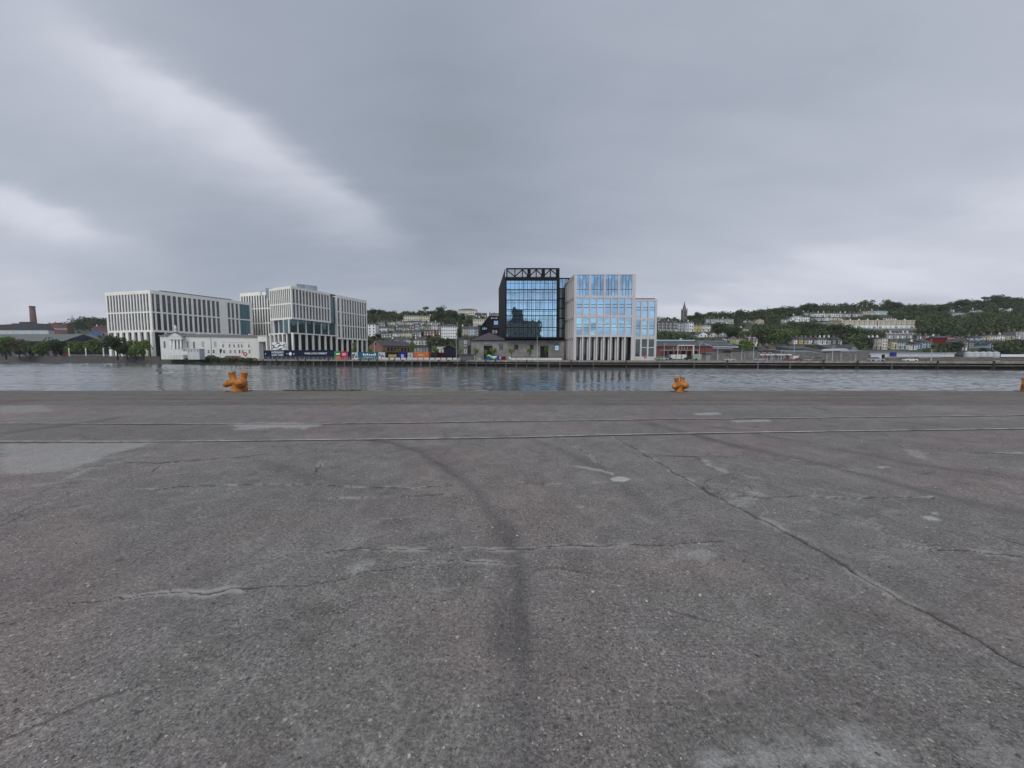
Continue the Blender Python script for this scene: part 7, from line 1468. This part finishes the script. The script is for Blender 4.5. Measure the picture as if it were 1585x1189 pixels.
def yards():
    # long grey rubble wall and the canopy behind it
    f = Fr((X(1092, 550, 130), 130), (X(1346, 550, 121), 121)); th = plane_thing('rubble_wall', 'long grey brown rubble wall along the yard from the station to the loading door', 'wall', f)
    n = 12
    for i in range(n):
        h = Z(546.5+1.6*math.sin(i*1.7), 126); MB().box(f, f.L*i/n, f.L*(i+1)/n, -.6, 0, 0, h).build('wall_panel', [GREY_STONE2], th); piece('coping', ubox(CONC), th, f, f.L*i/n, f.L*(i+1)/n, h+.003, h+.2, .08, .75)
        piece('buttress', ubox(GREY_STONE), th, f, f.L*i/n-.3, f.L*i/n+.3, 0, h-.4, .3, .3)
    simple_block(1093, 1100, 548, 128, 'grey', 'small grey hut at the left end of the rubble wall', cols=0, rv=.5, D=3, name='hut', cat='hut')
    simple_block(1131, 1262, 543.2, 170, 'brown', 'very long low platform building with a thin grey roof behind the rubble wall', cols=14, rv=1.4, D=6, vbw=(.4, .8))
    f = Fr((X(1173, 548, 128), 128), (X(1222.5, 548, 126), 126)); th = plane_thing('white_canopy', 'low white canopy roofs on thin posts in the yard before the grey gables', 'canopy', f)
    for i in range(6): piece('roof_sheet', ubox(WH), th, f, f.L*i/6+.15, f.L*(i+1)/6-.15, Z(550, 127), Z(548.6, 127), 1.5+.2*(i % 2), 2.5); piece('post', ubox(GALV), th, f, f.L*(i+.5)/6, f.L*(i+.5)/6+.1, 0, Z(550, 127), 1.4, .1)
    simple_block(1178, 1196, 552, 127.8, paint((.22, .06, .02), .7, .2), 'low rust orange skip under the white canopy', cols=0, rv=.2, D=2.4, name='skip', cat='skip', rm=BLACK)
    simple_block(1226, 1275, 546.5, 150, paint((.05, .08, .075), .6, .1), 'low building with a wide grey green roof right of the round lamps', 'mono', rv=5, cols=7, D=10, rm=paint((.10, .14, .135), .6, .1))
    simple_block(1268, 1300, 545, 158, 'brown', 'dark roofed workshop right of the green roofed building', 'mono', rv=5, cols=4, D=9, rm=SLATEP); simple_block(1300, 1313, 543.5, 150, 'dark grey', 'small workshop with an arched grey roof', 'arch', rv=4, cols=2, D=9, rm=GALV)
    simple_block(1312, 1347, 544, 165, 'grey', 'low workshop with a blue grey roof left of the silver shed', 'mono', rv=3.2, cols=5, D=9, rm=paint((.16, .19, .21), .6, .1)); simple_block(1316, 1327, 540, 190, 'stone', 'grey gabled house behind the workshops', 'gable_front', rv=6, cols=2, D=9)
    simple_block(1290, 1316, 541, 195, 'mauve', 'dark slate roofed store behind the arched workshop', 'mono', rv=8, cols=3, D=10, rm=SLATE2)
    simple_block(1222, 1262, 540, 200, 'dark grey', 'long dark slate roofed store below the terrace with the yellow house', 'mono', rv=5, cols=6, D=10, rm=SLATE2)
    simple_block(1335, 1420, 546, 185, 'dark grey', 'low dark terrace of stores behind the silver shed', 'mono', rv=4, cols=9, D=10, rm=SLATE2)
    # silver shed
    f = Fr((X(1330, 550, 128), 128), (X(1477, 550, 120), 120)); th = plane_thing('silver_shed', 'long low silver clad shed with a loading door and a blue square sign', 'shed', f); SIL = paint((.50, .52, .53), .45, .06, .5, name='silver_cladding')
    z = lambda v: Z(v, 124); n = 22
    for i in range(n): piece('cladding_panel', ubox(SIL), th, f, f.L*i/n+.02, f.L*(i+1)/n-.02, z(554.2), z(547.4), .12, .1)
    MB().box(f, 0, f.L, -16, 0, 0, z(547.6)).build('wall', [CM['dark grey']], th); MB().box(f, -.3, f.L+.3, -16.3, .3, z(547.3), z(546.2)).build('roof', [GALV], th)
    for a, b_, c, d, m, nm in ((1347, 1364, 549, 562, SIL, 'loading_door'), (1341, 1346.6, 549, 561, BLACK, 'doorway'), (1364.4, 1369, 549, 557, BLACK, 'doorway')): piece(nm, ubox(m), th, f, f.su(a, 550), f.su(b_, 550), 0, z(c), .3 if nm == 'loading_door' else .26, .12)
    piece('sign_panel', ubox(paint((.015, .02, .16), .4)), th, f, f.su(1376.5, 550), f.su(1386.5, 550), z(551), z(545.5), .4, .15)
    for i in range(5): piece('printed_letter', ubox(paint((.05, .06, .3), .4)), th, f, f.su(1378+i*1.5, 550), f.su(1379+i*1.5, 550), z(549.2), z(547.4), .42, .02)
    f = Fr((X(1368.5, 555, 112.5), 112.5), (X(1640, 555, 101), 101)); t2 = plane_thing('stone_wall', 'long low brown stone wall before the silver shed and the tanks', 'wall', f); n = 14
    for i in range(n): h = Z(553.6, 108); MB().box(f, f.L*i/n, f.L*(i+1)/n, -.5, 0, 0, h+.04*(i % 3)).build('wall_panel', [masonry((.11, .095, .08), (.16, .14, .12), (.1, .09, .08), .6, .25, 'brown_stone') if i == 0 else bpy.data.materials['brown_stone']], t2); piece('coping', ubox(CONCD), t2, f, f.L*i/n+.02, f.L*(i+1)/n-.02, h+.1, h+.22, .06, .6)
    piece('sign_plate', ubox(CM['cream']), t2, f, f.su(1540, 559), f.su(1547.5, 559), Z(560.8, 106), Z(558.4, 106), .05, .05)
    # tanks
    tank = None
    for i, (u, wpx) in enumerate(((1499.5, 11), (1510.5, 9.5), (1521, 9.5), (1531, 9.5), (1540.5, 9.5))):
        Y = 121-i*.8; x = X(u, 550, Y); r_ = wpx*Y/F_PX/2*.97; H = Z(546, Y); t3 = thing('storage_tank', f"silver upright storage tank, {ORD[i]} from the left in the row behind the brown wall", 'tank', (x, Y, 0), 'silver storage tanks')
        a = MB(); a.tube([(x, Y, 0), (x, Y, H)], r_, 20); a.build('shell', [SIL], t3, smooth=False); a = MB(); a.tube([(x, Y, H+.01), (x, Y, H+.35)], (r_*.98, .2), 20); a.build('cap', [GALV], t3); a = MB(); a.tube([(x+r_*.75, Y-r_*.75, 0), (x+r_*.75, Y-r_*.75, H)], .09, 6); a.build('pipe', [DARKM], t3)
        for k_ in (.3, .6, .9): a = MB(); a.tube([(x, Y, H*k_), (x, Y, H*k_+.08)], r_*1.015, 20); a.build('hoop', [GALV], t3)
    simple_block(1478, 1494.5, 549.5, 126, 'dark grey', 'dark open fronted bay between the silver shed and the tanks', cols=0, rv=1, D=8); simple_block(1546, 1640, 552.5, 122, 'dark grey', 'long low shed with a pale sloping roof right of the tanks', 'mono', rv=4, cols=10, D=9, rm=SIL, dY=-6)
    for i, (u, w_, lab) in enumerate(((988, 6, 'yellow green planter box before the lower wing of the stone grid building'), (1006, 10, 'white low table before the lower wing of the stone grid building'))):
        x, y, _ = on_shore(u, 3); g = Fr((x-.6, y), (x+w_*.1, y)); t4 = plane_thing('planter' if i == 0 else 'table', lab, 'planter' if i == 0 else 'table', g); MB().box(g, 0, g.L, -.6, 0, .0 if i == 0 else .6, .75).build('box' if i == 0 else 'top', [CM['pale yellow'] if i == 0 else PALE], t4)
yards()
